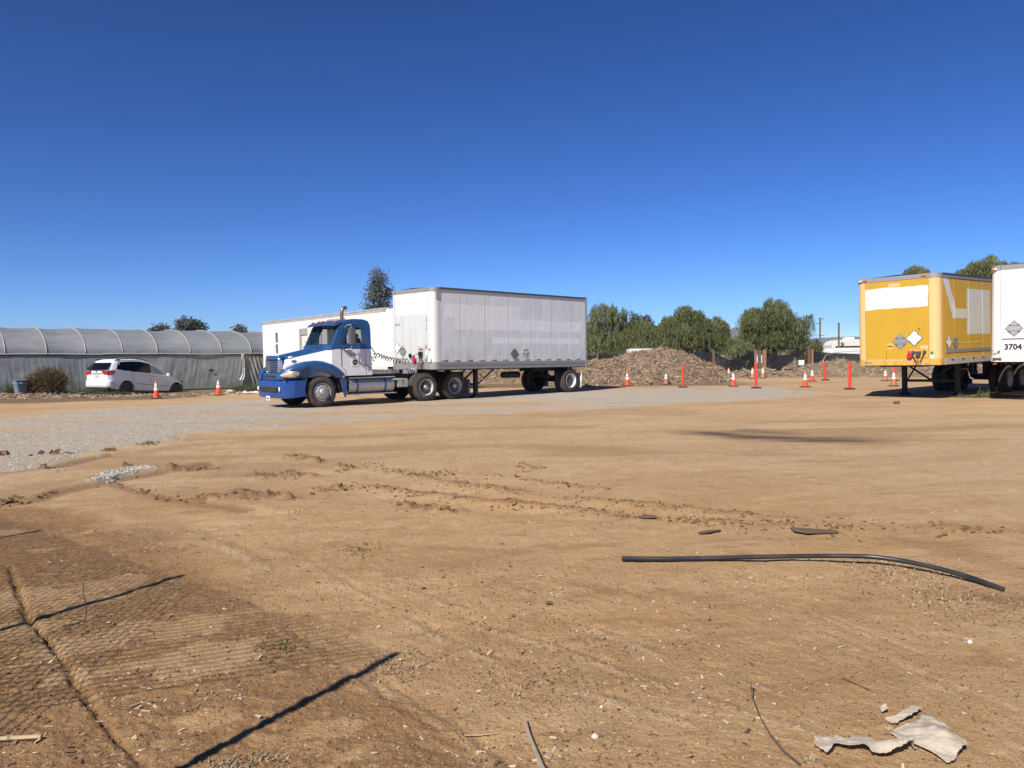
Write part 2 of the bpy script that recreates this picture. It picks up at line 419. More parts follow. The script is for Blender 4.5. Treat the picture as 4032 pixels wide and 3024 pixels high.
    for k, (pl, hh, wd) in enumerate(((RUT1, .085, .11), (RUT2, .075, .13), (RUT3, .07, .11), (RUT4, .05, .08))):
        d, s_, sd = dline(x, y, pl); L = s_.max()
        en = sm(s_, 0, .8) * sm(-s_, -L, -L + 1.2) if L > 2 else 1
        n1 = fbm(x * 7, y * 9, 4, 51 + k, .65); n2 = np.clip(.45 + 1.4 * fbm(s_ * 1.1, s_ * 0 + k, 3, 61 + k), 0.05, 1.2)
        ridge = np.exp(-((d + .04 * n1) / wd) ** 2) * n2 * en
        tr = np.exp(-((sd + .38) / .2) ** 2) * en * (np.abs(sd) < 1)
        h = h + hh * ridge * (.55 + .9 * n1) - .016 * tr * (1 + .12 * np.sin(s_ * 2 * pi / .11 + sd * 14) * (n1 > -.1))
        rough = np.maximum(rough, np.clip(ridge * (.75 + n1 * 1.5), 0, 1))
    for k, pl in enumerate(CL):
        d, s_, sd = dline(x, y, pl); n1 = fbm(x * 6, y * 8, 4, 71 + k, .65)
        ridge = np.exp(-((d + .05 * n1) / .13) ** 2)
        h = h + .085 * ridge * np.clip(.35 + n1 * 1.5, 0, 1.1); rough = np.maximum(rough, ridge)
    for pl, hh in ((LEDGE, .06), (LEDGE2, .035), (LEDGE3, .03)):
        d, s_, sd = dline(x, y, pl); sd2 = sd + .04 * fbm(x * 1.7, y * 1.7, 4, 81); en = (d < 1.5) * sm(s_, 0, .6)
        step = np.where(sd2 > 0, np.exp(-sd2 / .6) * sm(sd2, 0, .16), 0)
        h = h + hh * step * en - hh * .3 * np.exp(-((sd2 + .09) / .08) ** 2) * en
        rough = np.maximum(rough, .9 * np.exp(-(sd / .10) ** 2) * (d < 1))
    d, s_, sd = dline(x, y, G([(20, 1225), (60, 1330), (130, 1420), (180, 1500), (250, 1590), (330, 1665)]))       # soil crack lower left
    cr = np.exp(-((d + .02 * fbm(x * 12, y * 12, 3, 85)) / .022) ** 2)
    h = h - .028 * cr * (.5 + .5 * sm(fbm(x * 4, y * 4, 2, 87), -.3, .1)) + .012 * np.exp(-((sd - .06) / .04) ** 2) * (d < .3) * np.clip(fbm(x * 9, y * 9, 3, 88) + .2, 0, 1) + .012 * cr * fbm(x * 40, y * 40, 3, 86); rough = np.maximum(rough, cr * .8)
    h = h + .015 * g * (r > 3)
    mulch = sm(y - .28 * x + .6 * fbm(x * .6, y * .6, 3, 91), 35.2, 36.6) * sm(-x, 12.5, 15.5) * sm(r, 10, 12)
    mulch = np.maximum(mulch, sm(y - 0 * x + .8 * fbm(x * .5, y * .5, 3, 92), 36.7, 38.5) * sm(x, -9, -6) * sm(-x, -14, -9.5))
    mulch = np.maximum(mulch, sm(y - .18 * (x - 12) + .8 * fbm(x * .5, y * .5, 3, 93), 45, 47) * sm(x, 8, 12))
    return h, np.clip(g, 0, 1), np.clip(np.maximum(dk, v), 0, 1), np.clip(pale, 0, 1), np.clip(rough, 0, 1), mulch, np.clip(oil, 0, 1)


rr = [2.3]
while rr[-1] < 90: rr.append(rr[-1] + min(max(rr[-1] ** 2 / 1277 * 1.02, .006), .40))
rr = np.array([.004, .6, 1.2, 1.8] + rr + list(np.geomspace(92, 3400, 40)))
th = np.concatenate([np.linspace(-180, -48, 34)[:-1], np.linspace(-48, -38, 40)[:-1], np.linspace(-38, 38, 835), np.linspace(38, 48, 40)[1:], np.linspace(48, 180, 34)[1:]])
R_, T_ = np.meshgrid(rr, np.radians(th), indexing='ij')
GX, GY = R_ * np.sin(T_), R_ * np.cos(T_)
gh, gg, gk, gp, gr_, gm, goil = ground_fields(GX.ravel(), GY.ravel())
far = sm(R_.ravel(), 60, 110); gh = gh * (1 - far)
nv = GX.size; nr, ntt = GX.shape
Vg = np.stack([GX.ravel(), GY.ravel(), gh], 1)
i = np.arange(nr - 1)[:, None]; j = np.arange(ntt - 1)[None, :]
a = (i * ntt + j).ravel()
Fg = np.stack([a, a + ntt, a + ntt + 1, a + 1], 1)[:, ::-1]
_gh = gh.reshape(nr, ntt); _rr = rr; _th = th
def ground_z(x, y):
    x = np.atleast_1d(np.asarray(x, float)); y = np.atleast_1d(np.asarray(y, float))
    r = np.hypot(x, y); t = np.degrees(np.arctan2(x, y)); fi = np.interp(r, _rr, np.arange(nr)); fj = np.interp(t, _th, np.arange(ntt))
    i0 = np.clip(fi.astype(int), 0, nr - 2); j0 = np.clip(fj.astype(int), 0, ntt - 2); a, b = fi - i0, fj - j0
    return (_gh[i0, j0] * (1 - a) + _gh[i0 + 1, j0] * a) * (1 - b) + (_gh[i0, j0 + 1] * (1 - a) + _gh[i0 + 1, j0 + 1] * a) * b
M = Mat('packed_sandy_dirt')
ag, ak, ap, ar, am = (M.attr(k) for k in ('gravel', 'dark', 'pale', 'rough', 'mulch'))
ao, ay = M.attr('oil'), M.attr('yard')
x_, y_, z_ = M.xyz()
P2 = M.comb(x_, y_, 0.0)
n1 = M.noise(.55, 7, .68, vec=M.comb(x_ * .6 + y_ * .15, y_ * 1.5 - x_ * .3, 0.0)).st(.32, .68)
ns = M.noise(.75, 8, .74, vec=M.comb(x_ * .9, y_ * 4.5 - x_ * .9, 0.0))
n2 = M.noise(6, 6, .65, vec=P2).st(.3, .7)
n3 = M.noise(55, 5, .7, vec=P2)
n4 = M.noise(260, 3, .7, vec=P2)
sand = M.mix(n1, (.48, .292, .142), (.585, .395, .212))
sand = M.mix(ay * .75, sand, M.mix(n1, (.475, .330, .195), (.575, .430, .270)))
sand = M.mix(ns.st(.52, .70) * .72, sand, (.36, .195, .082))
sand = M.mix(ns.st(.47, .30) * .45, sand, (.63, .43, .23))
sand = M.mix(n2 * .42, sand, (.36, .205, .090))
nb = M.noise(1.6, 6, .7, vec=M.comb(x_ * .8 + y_ * .5, y_ * 1.8 - x_ * .5, 0.0))
sand = M.mix(nb.st(.52, .66) * (ay * -.75 + 1) * .6, sand, (.31, .175, .082))
sand = M.mix(ap, sand, (.50, .36, .22))
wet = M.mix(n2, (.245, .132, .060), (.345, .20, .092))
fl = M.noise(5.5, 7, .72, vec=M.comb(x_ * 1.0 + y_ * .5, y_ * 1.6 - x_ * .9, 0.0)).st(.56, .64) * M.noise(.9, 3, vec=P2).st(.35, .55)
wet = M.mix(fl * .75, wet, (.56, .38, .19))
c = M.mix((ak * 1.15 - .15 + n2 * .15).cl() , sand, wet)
grain = n3.st(.55, .72) * .45
c = M.mix(grain, c, (.20, .12, .055))
n5 = M.noise(80, 5, .8, vec=P2)
c = M.mix(n5.st(.555, .625) * .62, c, (.70, .51, .30))
c = M.mix(n5.st(.445, .375) * .68, c, (.16, .092, .045))
c = M.mix(n4.st(.56, .68) * .6, c, (.64, .48, .29))
c = M.mix(n4.st(.45, .33) * .6, c, (.15, .09, .045))
# fine litter: pale chips and dark crumbs
vs = M.voro(38, vec=P2); vcol = M.voro(38, vec=P2, out='Color'); vx, vy, vz = M.xyz(vcol)
c = M.mix(vs.st(.13, .08) * vx.st(.86, .9), c, (.60, .47, .31))
c = M.mix(vs.st(.17, .12) * vy.st(.86, .89), c, (.07, .045, .03))
c = M.mix(ag.st(.04, .5) * .62 * M.noise(1.3, 6, .7, vec=M.comb(x_ * .5, y_ * 2.2, 0.0)).st(.30, .52), c, (.47, .405, .315))
c = M.mix(ao, c, (.085, .058, .045))
# gravel
vg = M.voro(30, vec=P2, out='Color'); gx_, gy_, gz_ = M.xyz(vg); vd = M.voro(30, vec=P2)
gcol = M.mix(gx_, (.22, .20, .17), (.68, .64, .56))
gcol = M.mix(gy_.st(.75, .8) * .6, gcol, (.36, .29, .21))
gcol = M.mix(n3.st(.55, .7) * .4, gcol, (.20, .185, .165))
gf = (ag * 1.5 - .35 + (M.noise(9, 6, .7, vec=P2) - .5) * 1.3).st(.15, .55)
gf = (gf * .80).mx(ag * gx_.st(.72, .75) * .9)
c = M.mix(gf, c, gcol)
# mulch litter
mv = M.comb(x_ * 5 + n3 * .8, y_ * 9, 0.0); mc = M.noise(3.2, 5, .75, vec=mv)
mcol = M.mix(mc.st(.35, .65), (.11, .075, .045), (.42, .31, .19))
c = M.mix((am * 1.4 - .4 + n2 * .5).cl() * .85, c, mcol)
c = M.mix(ar * .7, c, (.17, .10, .050))
M.set('Base Color', c); M.set('Roughness', .95); M.set('Specular IOR Level', .15)
M.bump(n3 * .7 + n4 * .35 + vd * gf * 1.6 + mc * am * 6 + M.noise(14, 5, .7, vec=P2) * 1.4, 1.0, .016)
MAT_DIRT = M.m
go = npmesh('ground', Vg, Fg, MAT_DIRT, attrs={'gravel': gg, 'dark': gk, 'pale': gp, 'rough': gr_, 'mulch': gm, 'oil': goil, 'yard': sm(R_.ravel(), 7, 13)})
tag(go, kind='structure')

# loose chips, stones and clods: uncountable litter -> stuff
def shards(n, px, py, size, mat, name, thick=.25, elong=2.5, attr=True, lift=.25, parent=None, zf=None, flat=.35, upn=None, kind='stuff'):
    """n irregular 8 vertex pieces"""
    cube = np.array([[x, y, z] for x in (-.5, .5) for y in (-.5, .5) for z in (-.5, .5)])
    Fc = np.array([(0, 1, 3, 2), (4, 6, 7, 5), (0, 4, 5, 1), (2, 3, 7, 6), (0, 2, 6, 4), (1, 5, 7, 3)])
    V = np.repeat(cube[None], n, 0) * (1 + .5 * (rng.random((n, 8, 3)) - .5)) 
    V[:, :, 0] *= (size * (1 + (elong - 1) * rng.random(n)))[:, None]; V[:, :, 1] *= size[:, None]; V[:, :, 2] *= (size * thick * (.5 + rng.random(n)))[:, None]
    V[:, :, 2] += (V[:, :, 0] ** 2) / np.maximum(size[:, None], 1e-4) * (rng.random(n)[:, None] - .4) * .35
    rz = rng.random(n) * 2 * pi; rx = (rng.random(n) - .5) * 2 * flat; ry = (rng.random(n) - .5) * 2 * flat
    def rot(V, a, i, j):
        c, s = np.cos(a)[:, None], np.sin(a)[:, None]; u = V[:, :, i] * c - V[:, :, j] * s; w = V[:, :, i] * s + V[:, :, j] * c; V[:, :, i] = u; V[:, :, j] = w
    rot(V, rx, 1, 2); rot(V, ry, 0, 2)
    rot(V, rz, 0, 1)
    z = (zf or ground_z)(px, py)
    V[:, :, 0] += px[:, None]; V[:, :, 1] += py[:, None]; V[:, :, 2] += (z + size * thick * lift)[:, None]
    F = (Fc[None] + (np.arange(n) * 8)[:, None, None]).reshape(-1, 4)
    at = np.repeat(rng.random(n), 8)
    o = npmesh(name, V.reshape(-1, 3), F, mat, smooth=False, attrs={'tone': at}, parent=parent)
    if kind: tag(o, kind=kind)
    return o
M = Mat('wood_chip'); t = M.attr('tone')
c = M.mix(t.st(.25, .45), (.10, .065, .04), (.36, .25, .15)); c = M.mix(t.st(.55, .85), c, (.66, .55, .40))
M.set('Base Color', M.mix(M.noise(90, 3) * .4, c, (.2, .13, .08))); M.set('Roughness', .85); MAT_CHIP = M.m
M = Mat('grey_stone'); t = M.attr('tone'); c = M.mix(t, (.17, .16, .145), (.62, .59, .53))
M.set('Base Color', M.mix(M.noise(60, 3) * .3, c, (.3, .24, .18))); M.set('Roughness', .8); MAT_STONE = M.m
M = Mat('dirt_clod'); t = M.attr('tone'); c = M.mix(t, (.13, .078, .042), (.33, .205, .105)); M.set('Base Color', M.mix(M.noise(40, 4) * .5, c, (.11, .07, .04)))
M.set('Roughness', .95); M.set('Specular IOR Level', .1); M.bump(M.noise(60, 4), .6, .01); MAT_CLOD = M.m
def strands(n, px, py, length, width, mat, name, zf, flat=.9, parent=None):
    """thin bent strips of two quads"""
    t = np.array([-1., 0, 1.])[None, :, None]; rz = rng.random(n) * 2 * pi; el = rng.normal(size=n) * flat * .5
    d = np.stack([np.cos(rz) * np.cos(el), np.sin(rz) * np.cos(el), np.sin(el)], 1); w = np.cross(d, rng.normal(size=(n, 3)) + np.array([0, 0, 1.2])); w /= np.linalg.norm(w, axis=1)[:, None] + 1e-9
    c = np.stack([px, py, zf(px, py) + length * .12], 1); bend = rng.normal(size=(n, 3)) * length[:, None] * .14
    P = c[:, None] + d[:, None] * t * length[:, None, None] * .5 + bend[:, None] * (1 - t ** 2); W = w[:, None] * width[:, None, None] * .5 * np.array([.6, 1, .5])[None, :, None]
    V = np.stack([P - W, P + W], 2).reshape(n, 6, 3); F = (np.array([(0, 1, 3, 2), (2, 3, 5, 4)])[None] + (np.arange(n) * 6)[:, None, None]).reshape(-1, 4)
    o = npmesh(name, V.reshape(-1, 3), F, mat, smooth=False, attrs={'tone': np.repeat(rng.random(n), 6)}, parent=parent); return tag(o, kind='stuff')
def scatter(n, rmin, rmax, dens=None, a0=-40, a1=40, pw=1.0):
    r = rmin * (rmax / rmin) ** (rng.random(n) ** pw); a = np.radians(a0 + (a1 - a0) * rng.random(n))
    x, y = r * np.sin(a), r * np.cos(a)
    if dens is not None:
        k = rng.random(n) < dens(x, y); x, y = x[k], y[k]
    return x, y
def dchip(x, y):
    f = ground_fields(x, y); nn = sm(fbm(x * 1.1, y * 1.1, 3, 101), -.15, .35)
    return np.clip(.12 + .75 * f[2] * nn + .3 * nn, 0, 1) * (1 - f[1])
x, y = scatter(22000, 2.6, 9, dchip); s_ = .0028 + .0095 * rng.random(len(x)) ** 3
o = shards(len(x), x, y, s_, MAT_CHIP, 'wood_chips', thick=.3, elong=4.5)
tag(o, 'small pale and brown wood chips scattered over the near dirt', 'wood chips')
x, y = scatter(1500, 2.6, 10); s_ = .002 + .007 * rng.random(len(x)) ** 4
o = shards(len(x), x, y, s_, MAT_STONE, 'pebbles', thick=.7, elong=1.4); tag(o, 'scattered small grey and white pebbles on the sandy dirt', 'pebbles')
x, y = scatter(22000, 2.75, 6.0, lambda x, y: .35 + .65 * sm(fbm(x * .9, y * .9, 3, 103), -.2, .3)); s_ = .0026 + .0062 * rng.random(len(x)) ** 2.5
o = shards(len(x), x, y, s_, MAT_CLOD, 'soil_crumbs', thick=.8, elong=1.6, flat=1.0); tag(o, 'fine brown soil crumbs covering the nearest dirt', 'soil crumbs')
# gravel stones on the left patches
x, y = scatter(60000, 7.5, 17, lambda x, y: sm(ground_fields(x, y)[1], .3, .9) * sm(-np.hypot(x, y), -17, -12), -40, -12, .9); s_ = .009 + .012 * rng.random(len(x))
o = shards(len(x), x, y, s_, MAT_STONE, 'gravel', thick=.8, elong=1.3, flat=1.2); tag(o, 'loose white grey crushed gravel spread over the left of the yard', 'gravel')
# clods along the ruts
cx, cy, cs = [], [], []
for pl, n, wd, smx in [(RUT1, 1300, .085, .026), (RUT2, 900, .10, .024), (RUT3, 250, .10, .03), (RUT4, 60, .08, .03), (LEDGE, 60, .05, .035), (LEDGE3, 45, .06, .04)] + [(q, 70, .12, .034) for q in CL] + \
    [(G([(0, 1086), (60, 1083)]), 12, .05, .06), (G([(270, 1006), (340, 1012)]), 8, .05, .08), (G([(90, 1006), (102, 1010), (140, 1021)]), 12, .05, .06), (G([(0, 982), (12, 984)]), 8, .06, .09), (G([(92, 978), (140, 978)]), 22, .12, .06), (G([(228, 972), (236, 972)]), 5, .05, .09), (G([(315, 960), (330, 960)]), 6, .06, .08)]:
    for _ in range(n):
        k = random.random() * (len(pl) - 1); i0 = int(k); f = k - i0
        bunch = abs(vnoise(np.array([k * 3.1]), np.array([wd * 7]), 5)[0])
        if bunch < .42 and n > 60 and random.random() < .8: continue
        cx.append(pl[i0][0] + f * (pl[i0 + 1][0] - pl[i0][0]) + random.gauss(0, wd)); cy.append(pl[i0][1] + f * (pl[i0 + 1][1] - pl[i0][1]) + random.gauss(0, wd * 1.3)); cs.append(smx * (.25 + .9 * random.random() ** 2.2))
x, y, s_ = np.array(cx), np.array(cy), np.array(cs)
o = shards(len(x), x, y, s_, MAT_CLOD, 'dirt_clods', thick=.45, elong=2.6, flat=.55, lift=.1); tag(o, 'crumbled brown dirt clods lying along the wheel ruts', 'dirt clods')

# far hills
def hills(name, pts, dist, mat, label):
    V = []; F = []; m = len(pts)
    for (px, py) in pts:
        d = ray(px, py); t = dist / d.y
        V.append((d.x * t, dist, -5)); V.append((d.x * t, dist, CAM_H + d.z * t)); V.append((d.x * t * 1.1, dist * 1.12, -5))
    vs = []
    mb = MB()
    for i in range(m - 1):
        mb.add([V[3 * i], V[3 * i + 1], V[3 * i + 4], V[3 * i + 3]], [(0, 1, 2, 3)]); mb.add([V[3 * i + 1], V[3 * i + 2], V[3 * i + 5], V[3 * i + 4]], [(0, 1, 2, 3)])
    o = mb.build(name, mat, None, smooth=60); tag(o, label, 'hills', kind='structure'); return o
MAT_HILL = pbr('far_hill', (.20, .19, .17), .95, dirt=.4, dscale=.004, dirtcol=(.10, .11, .09))
hills('hills', [(1380, 745), (1450, 738), (1530, 728), (1565, 716), (1590, 706), (1612, 712), (1650, 730), (1700, 738), (1770, 732), (1800, 728), (1850, 727), (1880, 731), (1950, 736), (2100, 733), (2300, 738)], 3000, MAT_HILL, 'low blue hills on the far horizon')

# ================================================================= MATERIALS
m_tyre = pbr('dusty_tyre_rubber', (.035, .033, .031), .85, dirt=.55, dirtcol=(.19, .155, .115), dscale=2.5, bump=.3)
m_rubber = pbr('black_rubber', (.02, .02, .02), .6, dirt=.2)
m_black = pbr('black_chassis_paint', (.018, .019, .024), .6, dirt=.3, dirtcol=(.10, .085, .07))
m_chrome = pbr('polished_aluminium', (.75, .75, .76), .16, 1.0, dirt=.25, dirtcol=(.35, .30, .25))
m_alu = pbr('dull_aluminium', (.52, .53, .54), .42, .85, dirt=.35, dirtcol=(.28, .27, .26), dscale=2, streak=True)
m_galv = pbr('weathered_grey_rail', (.30, .305, .31), .55, .25, dirt=.4, dirtcol=(.20, .20, .20), dscale=2)
m_darkrail = pbr('dark_weathered_rail', (.075, .078, .09), .6, .2, dirt=.4, dirtcol=(.08, .08, .09), dscale=2)
m_whiterim = pbr('white_steel_rim', (.78, .78, .76), .45, dirt=.3, dirtcol=(.4, .35, .28))
m_greyhub = pbr('grey_hub', (.16, .165, .17), .5, .5, dirt=.5)
m_wht = pbr('plain_white_paint', (.78, .79, .78), .4, dirt=.15, dirtcol=(.5, .48, .43))
m_amber = pbr('amber_lens', (.75, .20, .03), .25, dirt=0)
m_red = pbr('red_lens', (.45, .015, .02), .2, dirt=0)
m_plate = pbr('licence_plate_white', (.7, .7, .72), .4, dirt=.2)
m_navy = pbr('navy_lettering', (.03, .035, .07), .5, dirt=0)
m_ink = pbr('dark_print', (.04, .04, .045), .6, dirt=0)
m_glove = pbr('red_gladhand', (.48, .02, .06), .45, dirt=.1)
m_green = pbr('green_sticker', (.03, .22, .09), .5, dirt=0)
m_reflR = pbr('red_reflective_tape', (.22, .012, .03), .35, dirt=.2)
m_reflW = pbr('silver_reflective_tape', (.36, .36, .37), .4, dirt=.3)
def glassmat(name, tint, fac, rough=.03):
    M = Mat(name); M.set('Base Color', tint); M.set('Roughness', rough); M.set('Specular IOR Level', .6); M.holes(fac); return M.m
m_glass = glassmat('tinted_windscreen', (.02, .05, .05), .62)
m_vglass = glassmat('privacy_glass', (.004, .005, .009), .03, .06); m_vglass.node_tree.nodes['Principled BSDF'].inputs['Specular IOR Level'].default_value = .22
m_vglass2 = glassmat('door_glass', (.02, .03, .03), .55)

def truck_paint():
    M = Mat('blue_and_white_cab_paint'); x, y, z = M.xyz()
    wav = (M.noise(1.2, 2) - .5) * .01
    # white band: under the stripe line, which falls towards the nose; doors white below the belt
    line = (x.mn(.55) - .55) * .215 + 1.925 + wav
    white = (line - z).st(0, .006)
    # only on the hood sides and cab, never on the crown of the hood
    inner = y.ab().st(.28, .34) 
    white = white * inner
    dirt = M.noise(2.5, 6, .65).st(.45, .8) * .10
    c = M.mix(white, (.018, .074, .205), (.72, .73, .73)); c = M.mix(dirt, c, (.35, .30, .25))
    c = M.mix((z * -1 + .9).st(0, .6) * .12, c, (.3, .24, .18))
    M.set('Base Color', c); M.set('Roughness', dirt * 1.5 + .26); M.set('Coat Weight', .35); M.set('Coat Roughness', .12); return M.m
m_cab = truck_paint()
m_blue = pbr('fender_blue', (.018, .074, .205), .28, dirt=.12, dirtcol=(.2, .2, .22)); m_blue.node_tree.nodes['Principled BSDF'].inputs['Coat Weight'].default_value = .3
m_bumpblue = pbr('bumper_blue', (.012, .062, .255), .3, dirt=.10, dirtcol=(.2, .2, .25))

# ================================================================= WHEELS
m_steerrim = pbr('brushed_steer_rim', (.50, .50, .50), .42, .55, dirt=.3, dirtcol=(.3, .27, .22), dscale=6)
m_brightrim = pbr('bright_machined_rim', (.72, .72, .71), .35, .35, dirt=.3, dirtcol=(.4, .35, .28))
def wheel(parent, x, y, z, kind, side=-1, R=.51, w=.27, steer=0):
    """side -1: outer face towards -y. y is the outer face."""
    e = empty('wheel', (x, y, z), steer, parent); s = side
    T = MB(); pr = [(.292, 0.02), (.315, 0.0), (.40, -.012), (.46, .0), (R - .012, .03), (R, .055), (R, w - .055), (R - .012, w - .03), (.46, w), (.31, w - .0), (.292, w - .02)]
    T.lathe([(r * R / .51, -s * h if True else h) for r, h in pr], n=48, axis='y')
    # tread grooves: three dark recessed bands are cut as thin rings, lugs on the shoulder
    for k in range(48):
        a = 2 * pi * k / 48
        for hh in (.055, w - .055):
            T.box(((R + .003) * cos(a), -s * hh, (R + .003) * sin(a)), (.016, .05, .036), 0, ry=-a)
    T.build('tyre', m_tyre, e, smooth=40)
    q = -s
    rim = MB()
    if kind == 'steer':
        rim.lathe([(.300, q * .012), (.296, q * -.004), (.283, q * .004), (.27, q * .03), (.235, q * .015), (.21, q * -.012), (.17, q * -.022), (.125, q * -.02), (.115, q * -.05), (.10, q * -.075), (.06, q * -.085), (0.0, q * -.087)], n=48, axis='y')
        r_ = rim.build('rim', m_steerrim, e, smooth=50)
        hl = MB(); nt = MB()
        for k in range(10):
            a = 2 * pi * k / 10 + .2; hl.cyl((.232 * cos(a), q * .0, .232 * sin(a)), (.232 * cos(a), q * .03, .232 * sin(a)), .021, 10)
            a += .3; nt.cyl((.142 * cos(a), q * -.02, .142 * sin(a)), (.142 * cos(a), q * -.052, .142 * sin(a)), .014, 8)
        hl.build('rim_hole', m_rubber, e, smooth=0)['kind'] = 'stuff'; nt.build('lug_nut', m_chrome, e, smooth=30)['kind'] = 'stuff'
    else:
        rm = m_brightrim if kind == 'drive' else m_whiterim
        rim.lathe([(.302, q * .006), (.302, q * -.006), (.290, q * -.002), (.284, q * .02), (.276, q * .14), (.262, q * .165), (.20, q * .172)], n=48, axis='y')
        rim.build('rim', rm, e, smooth=50)
        hb = MB(); hb.lathe([(.262, q * .165), (.20, q * .155), (.15, q * .155), (.145, q * .15), (.115, q * .15), (.11, q * (.05 if kind == 'drive' else .09)), (.095, q * (.035 if kind == 'drive' else .075)), (0, q * (.03 if kind == 'drive' else .07))], n=32, axis='y')
        for k in range(10):
            a = 2 * pi * k / 10; hb.cyl((.17 * cos(a), q * .157, .17 * sin(a)), (.17 * cos(a), q * .115, .17 * sin(a)), .014, 6)
        hb.build('hub', m_greyhub, e, smooth=40)
        if kind == 'drive':
            hc = MB(); hc.lathe([(.08, q * .05), (.08, q * .02), (.06, q * .0), (0, q * -.004)], n=20, axis='y'); hc.build('hub_cap', m_alu, e, smooth=40)
        h2 = MB()
        for k in range(2 if kind == 'trailer' else 5):
            a = 2 * pi * k / (2 if kind == 'trailer' else 5) + 2.7; h2.cyl((.225 * cos(a), q * .155, .225 * sin(a)), (.225 * cos(a), q * .17, .225 * sin(a)), .028, 10)
        h2.build('rim_hole', m_rubber, e, smooth=0)['kind'] = 'stuff'
        # inner dual tyre
        T = MB(); T.lathe([(r * R / .51, q * (h + w + .06)) for r, h in pr], n=40, axis='y'); T.lathe([(.30, q * (w + .1)), (.0, q * (w + .1))], n=24, axis='y'); T.build('inner_tyre', m_tyre, e, smooth=40)
    return e

# ================================================================= TRACTOR UNIT
psi = radians(49.5)
TR = empty('tractor_truck', (-7.029 * .992, 26.312 * .992, 0), pi / 2 - psi)
tag(TR, 'blue and white day cab tractor truck coupled to the old white box trailer', 'truck')
k_ = .992 
TR.scale = (k_, k_, k_)

def supring(x, hw, zb, zt, n=28, e=2.6, crown=0.0):
    # open hood section (closed polygon): flat bottom, rounded shoulders
    pts = []
    for i in range(n + 1):
        a = pi * i / n; cx = cos(a); sx = sin(a)
        y = hw * math.copysign(abs(cx) ** (2 / e), cx); z = zb + (zt - zb) * abs(sx) ** (2 / e)
        pts.append((x, y, z))
    return pts
# hood
H = MB()
secs = [(-1.16, .50, 1.02, 1.58), (-1.12, .56, 1.0, 1.65), (-1.02, .62, 1.0, 1.715), (-.85, .68, 1.0, 1.765), (-.5, .77, 1.0, 1.84), (-.1, .86, 1.0, 1.925), (.2, .93, 1.0, 2.0), (.40, .985, 1.0, 2.045)]
H.loft([supring(x, hw, zb, zt, e=3.0 - .2 * i / 7) for i, (x, hw, zb, zt) in enumerate(secs)])
H.build('hood', m_cab, TR, smooth=50)
# fenders: profile in xz, softened outwards
def fender(sgn):
    top = [(-1.36, .96), (-1.37, 1.05), (-1.30, 1.17), (-1.12, 1.31), (-.85, 1.44), (-.55, 1.525), (-.2, 1.555), (.12, 1.53), (.4, 1.44), (.62, 1.32), (.80, 1.18), (.88, 1.08), (.90, .96)]
    cx, cz = -.2, .96
    rings = []
    for y, ins in ((.62, .02), (1.0, .0), (1.08, .012), (1.145, .05), (1.185, .11), (1.20, .17)):
        ring = []
        for (a, b) in top:
            f = 1 - ins / max(hypot(a - cx, b - cz), .3); ring.append((cx + (a - cx) * f, sgn * (y - (.24 * (max(0, -.85 - a) / .5) ** 2 if y > .9 else 0)), cz + (b - cz) * f if b > .97 else .96))
        rings.append(ring)
    F = MB(); F.loft(rings)
    o = F.build('fender', m_blue, TR, smooth=60)
    cb = MB(); cb.lathe([(0, -.3), (.655, -.3), (.655, .62), (0, .62)], c=(0, sgn * .95, .53), n=56, axis='y')
    c1 = cb.build('cutter', m_rubber, TR, smooth=0)
    boolean(o, [c1]); resmooth(o, 50)
    # skirt behind the wheel and the piece ahead of it
    sk = MB(); sk.prism([(.62, .96), (.90, .96), (.90, .70), (.88, .30), (.82, .30), (.78, .42), (.72, .62)], sgn * 1.12, sgn * 1.17)
    sk.build('fender_skirt', m_blue, TR, bevel=.01)
    lin = MB()
    rg = []
    for i in range(25):
        a = radians(-8 + 196 * i / 24); rg.append([(.66 * cos(a), sgn * .55, .53 + .66 * sin(a)), (.66 * cos(a), sgn * 1.1, .53 + .66 * sin(a)), (.67 * cos(a), sgn * 1.1, .53 + .67 * sin(a)), (.67 * cos(a), sgn * .55, .53 + .67 * sin(a))])
    lin.loft(rg); lin.build('wheel_arch_liner', m_rubber, TR, smooth=40)
    return o
for sg in (-1, 1): fender(sg)
# radiator surround and grille
gs = MB(); 
def rrect(x, hw, z0, z1, r, n=5, taper=0):
    out = []
    for (cy, cz, a0) in ((hw - r, z1 - r, 0), (-hw + r, z1 - r, 90), (-hw + r, z0 + r, 180), (hw - r, z0 + r, 270)):
        for k in range(n + 1):
            a = radians(a0 + 90 * k / n); yy = cy + r * cos(a); zz = cz + r * sin(a); yy *= 1 - taper * (z1 - zz) / (z1 - z0) * -1 if taper else 1
            out.append((x, yy, zz))
    return out
# outer to inner frame, chromed with blue grey inset bars
gs.loft([rrect(-1.10, .56, 1.10, 1.73, .16), rrect(-1.20, .54, 1.11, 1.705, .15), rrect(-1.225, .50, 1.14, 1.68, .12), rrect(-1.215, .46, 1.17, 1.66, .08), rrect(-1.14, .45, 1.18, 1.65, .08)], caps=False)
gs.build('grille_surround', m_chrome, TR, smooth=50)
cap = MB(); cap.loft([[(x, y * f, 1.655 + (z - 1.655) * f) for (x, y, z) in rrect(xx, .50, 1.60, 1.735, .066)] for xx, f in ((-1.06, 1.0), (-1.19, 1.0), (-1.235, .86))]); cap.build('grille_cap', m_blue, TR, smooth=50)
gb = MB(); gb.bx(-1.13, -1.12, -.46, .46, 1.17, 1.66); gb.build('radiator', m_rubber, TR, smooth=0)
m_bar = pbr('grey_grille_bar', (.22, .23, .25), .3, .7, dirt=.2)
for k in range(8):
    z = 1.195 + k * .057; b = MB(); b.box((-1.165, 0, z), (.05, .92, .026), ry=radians(24)); b.build('grille_bar', m_bar, TR, smooth=30, bevel=.005, seg=1)
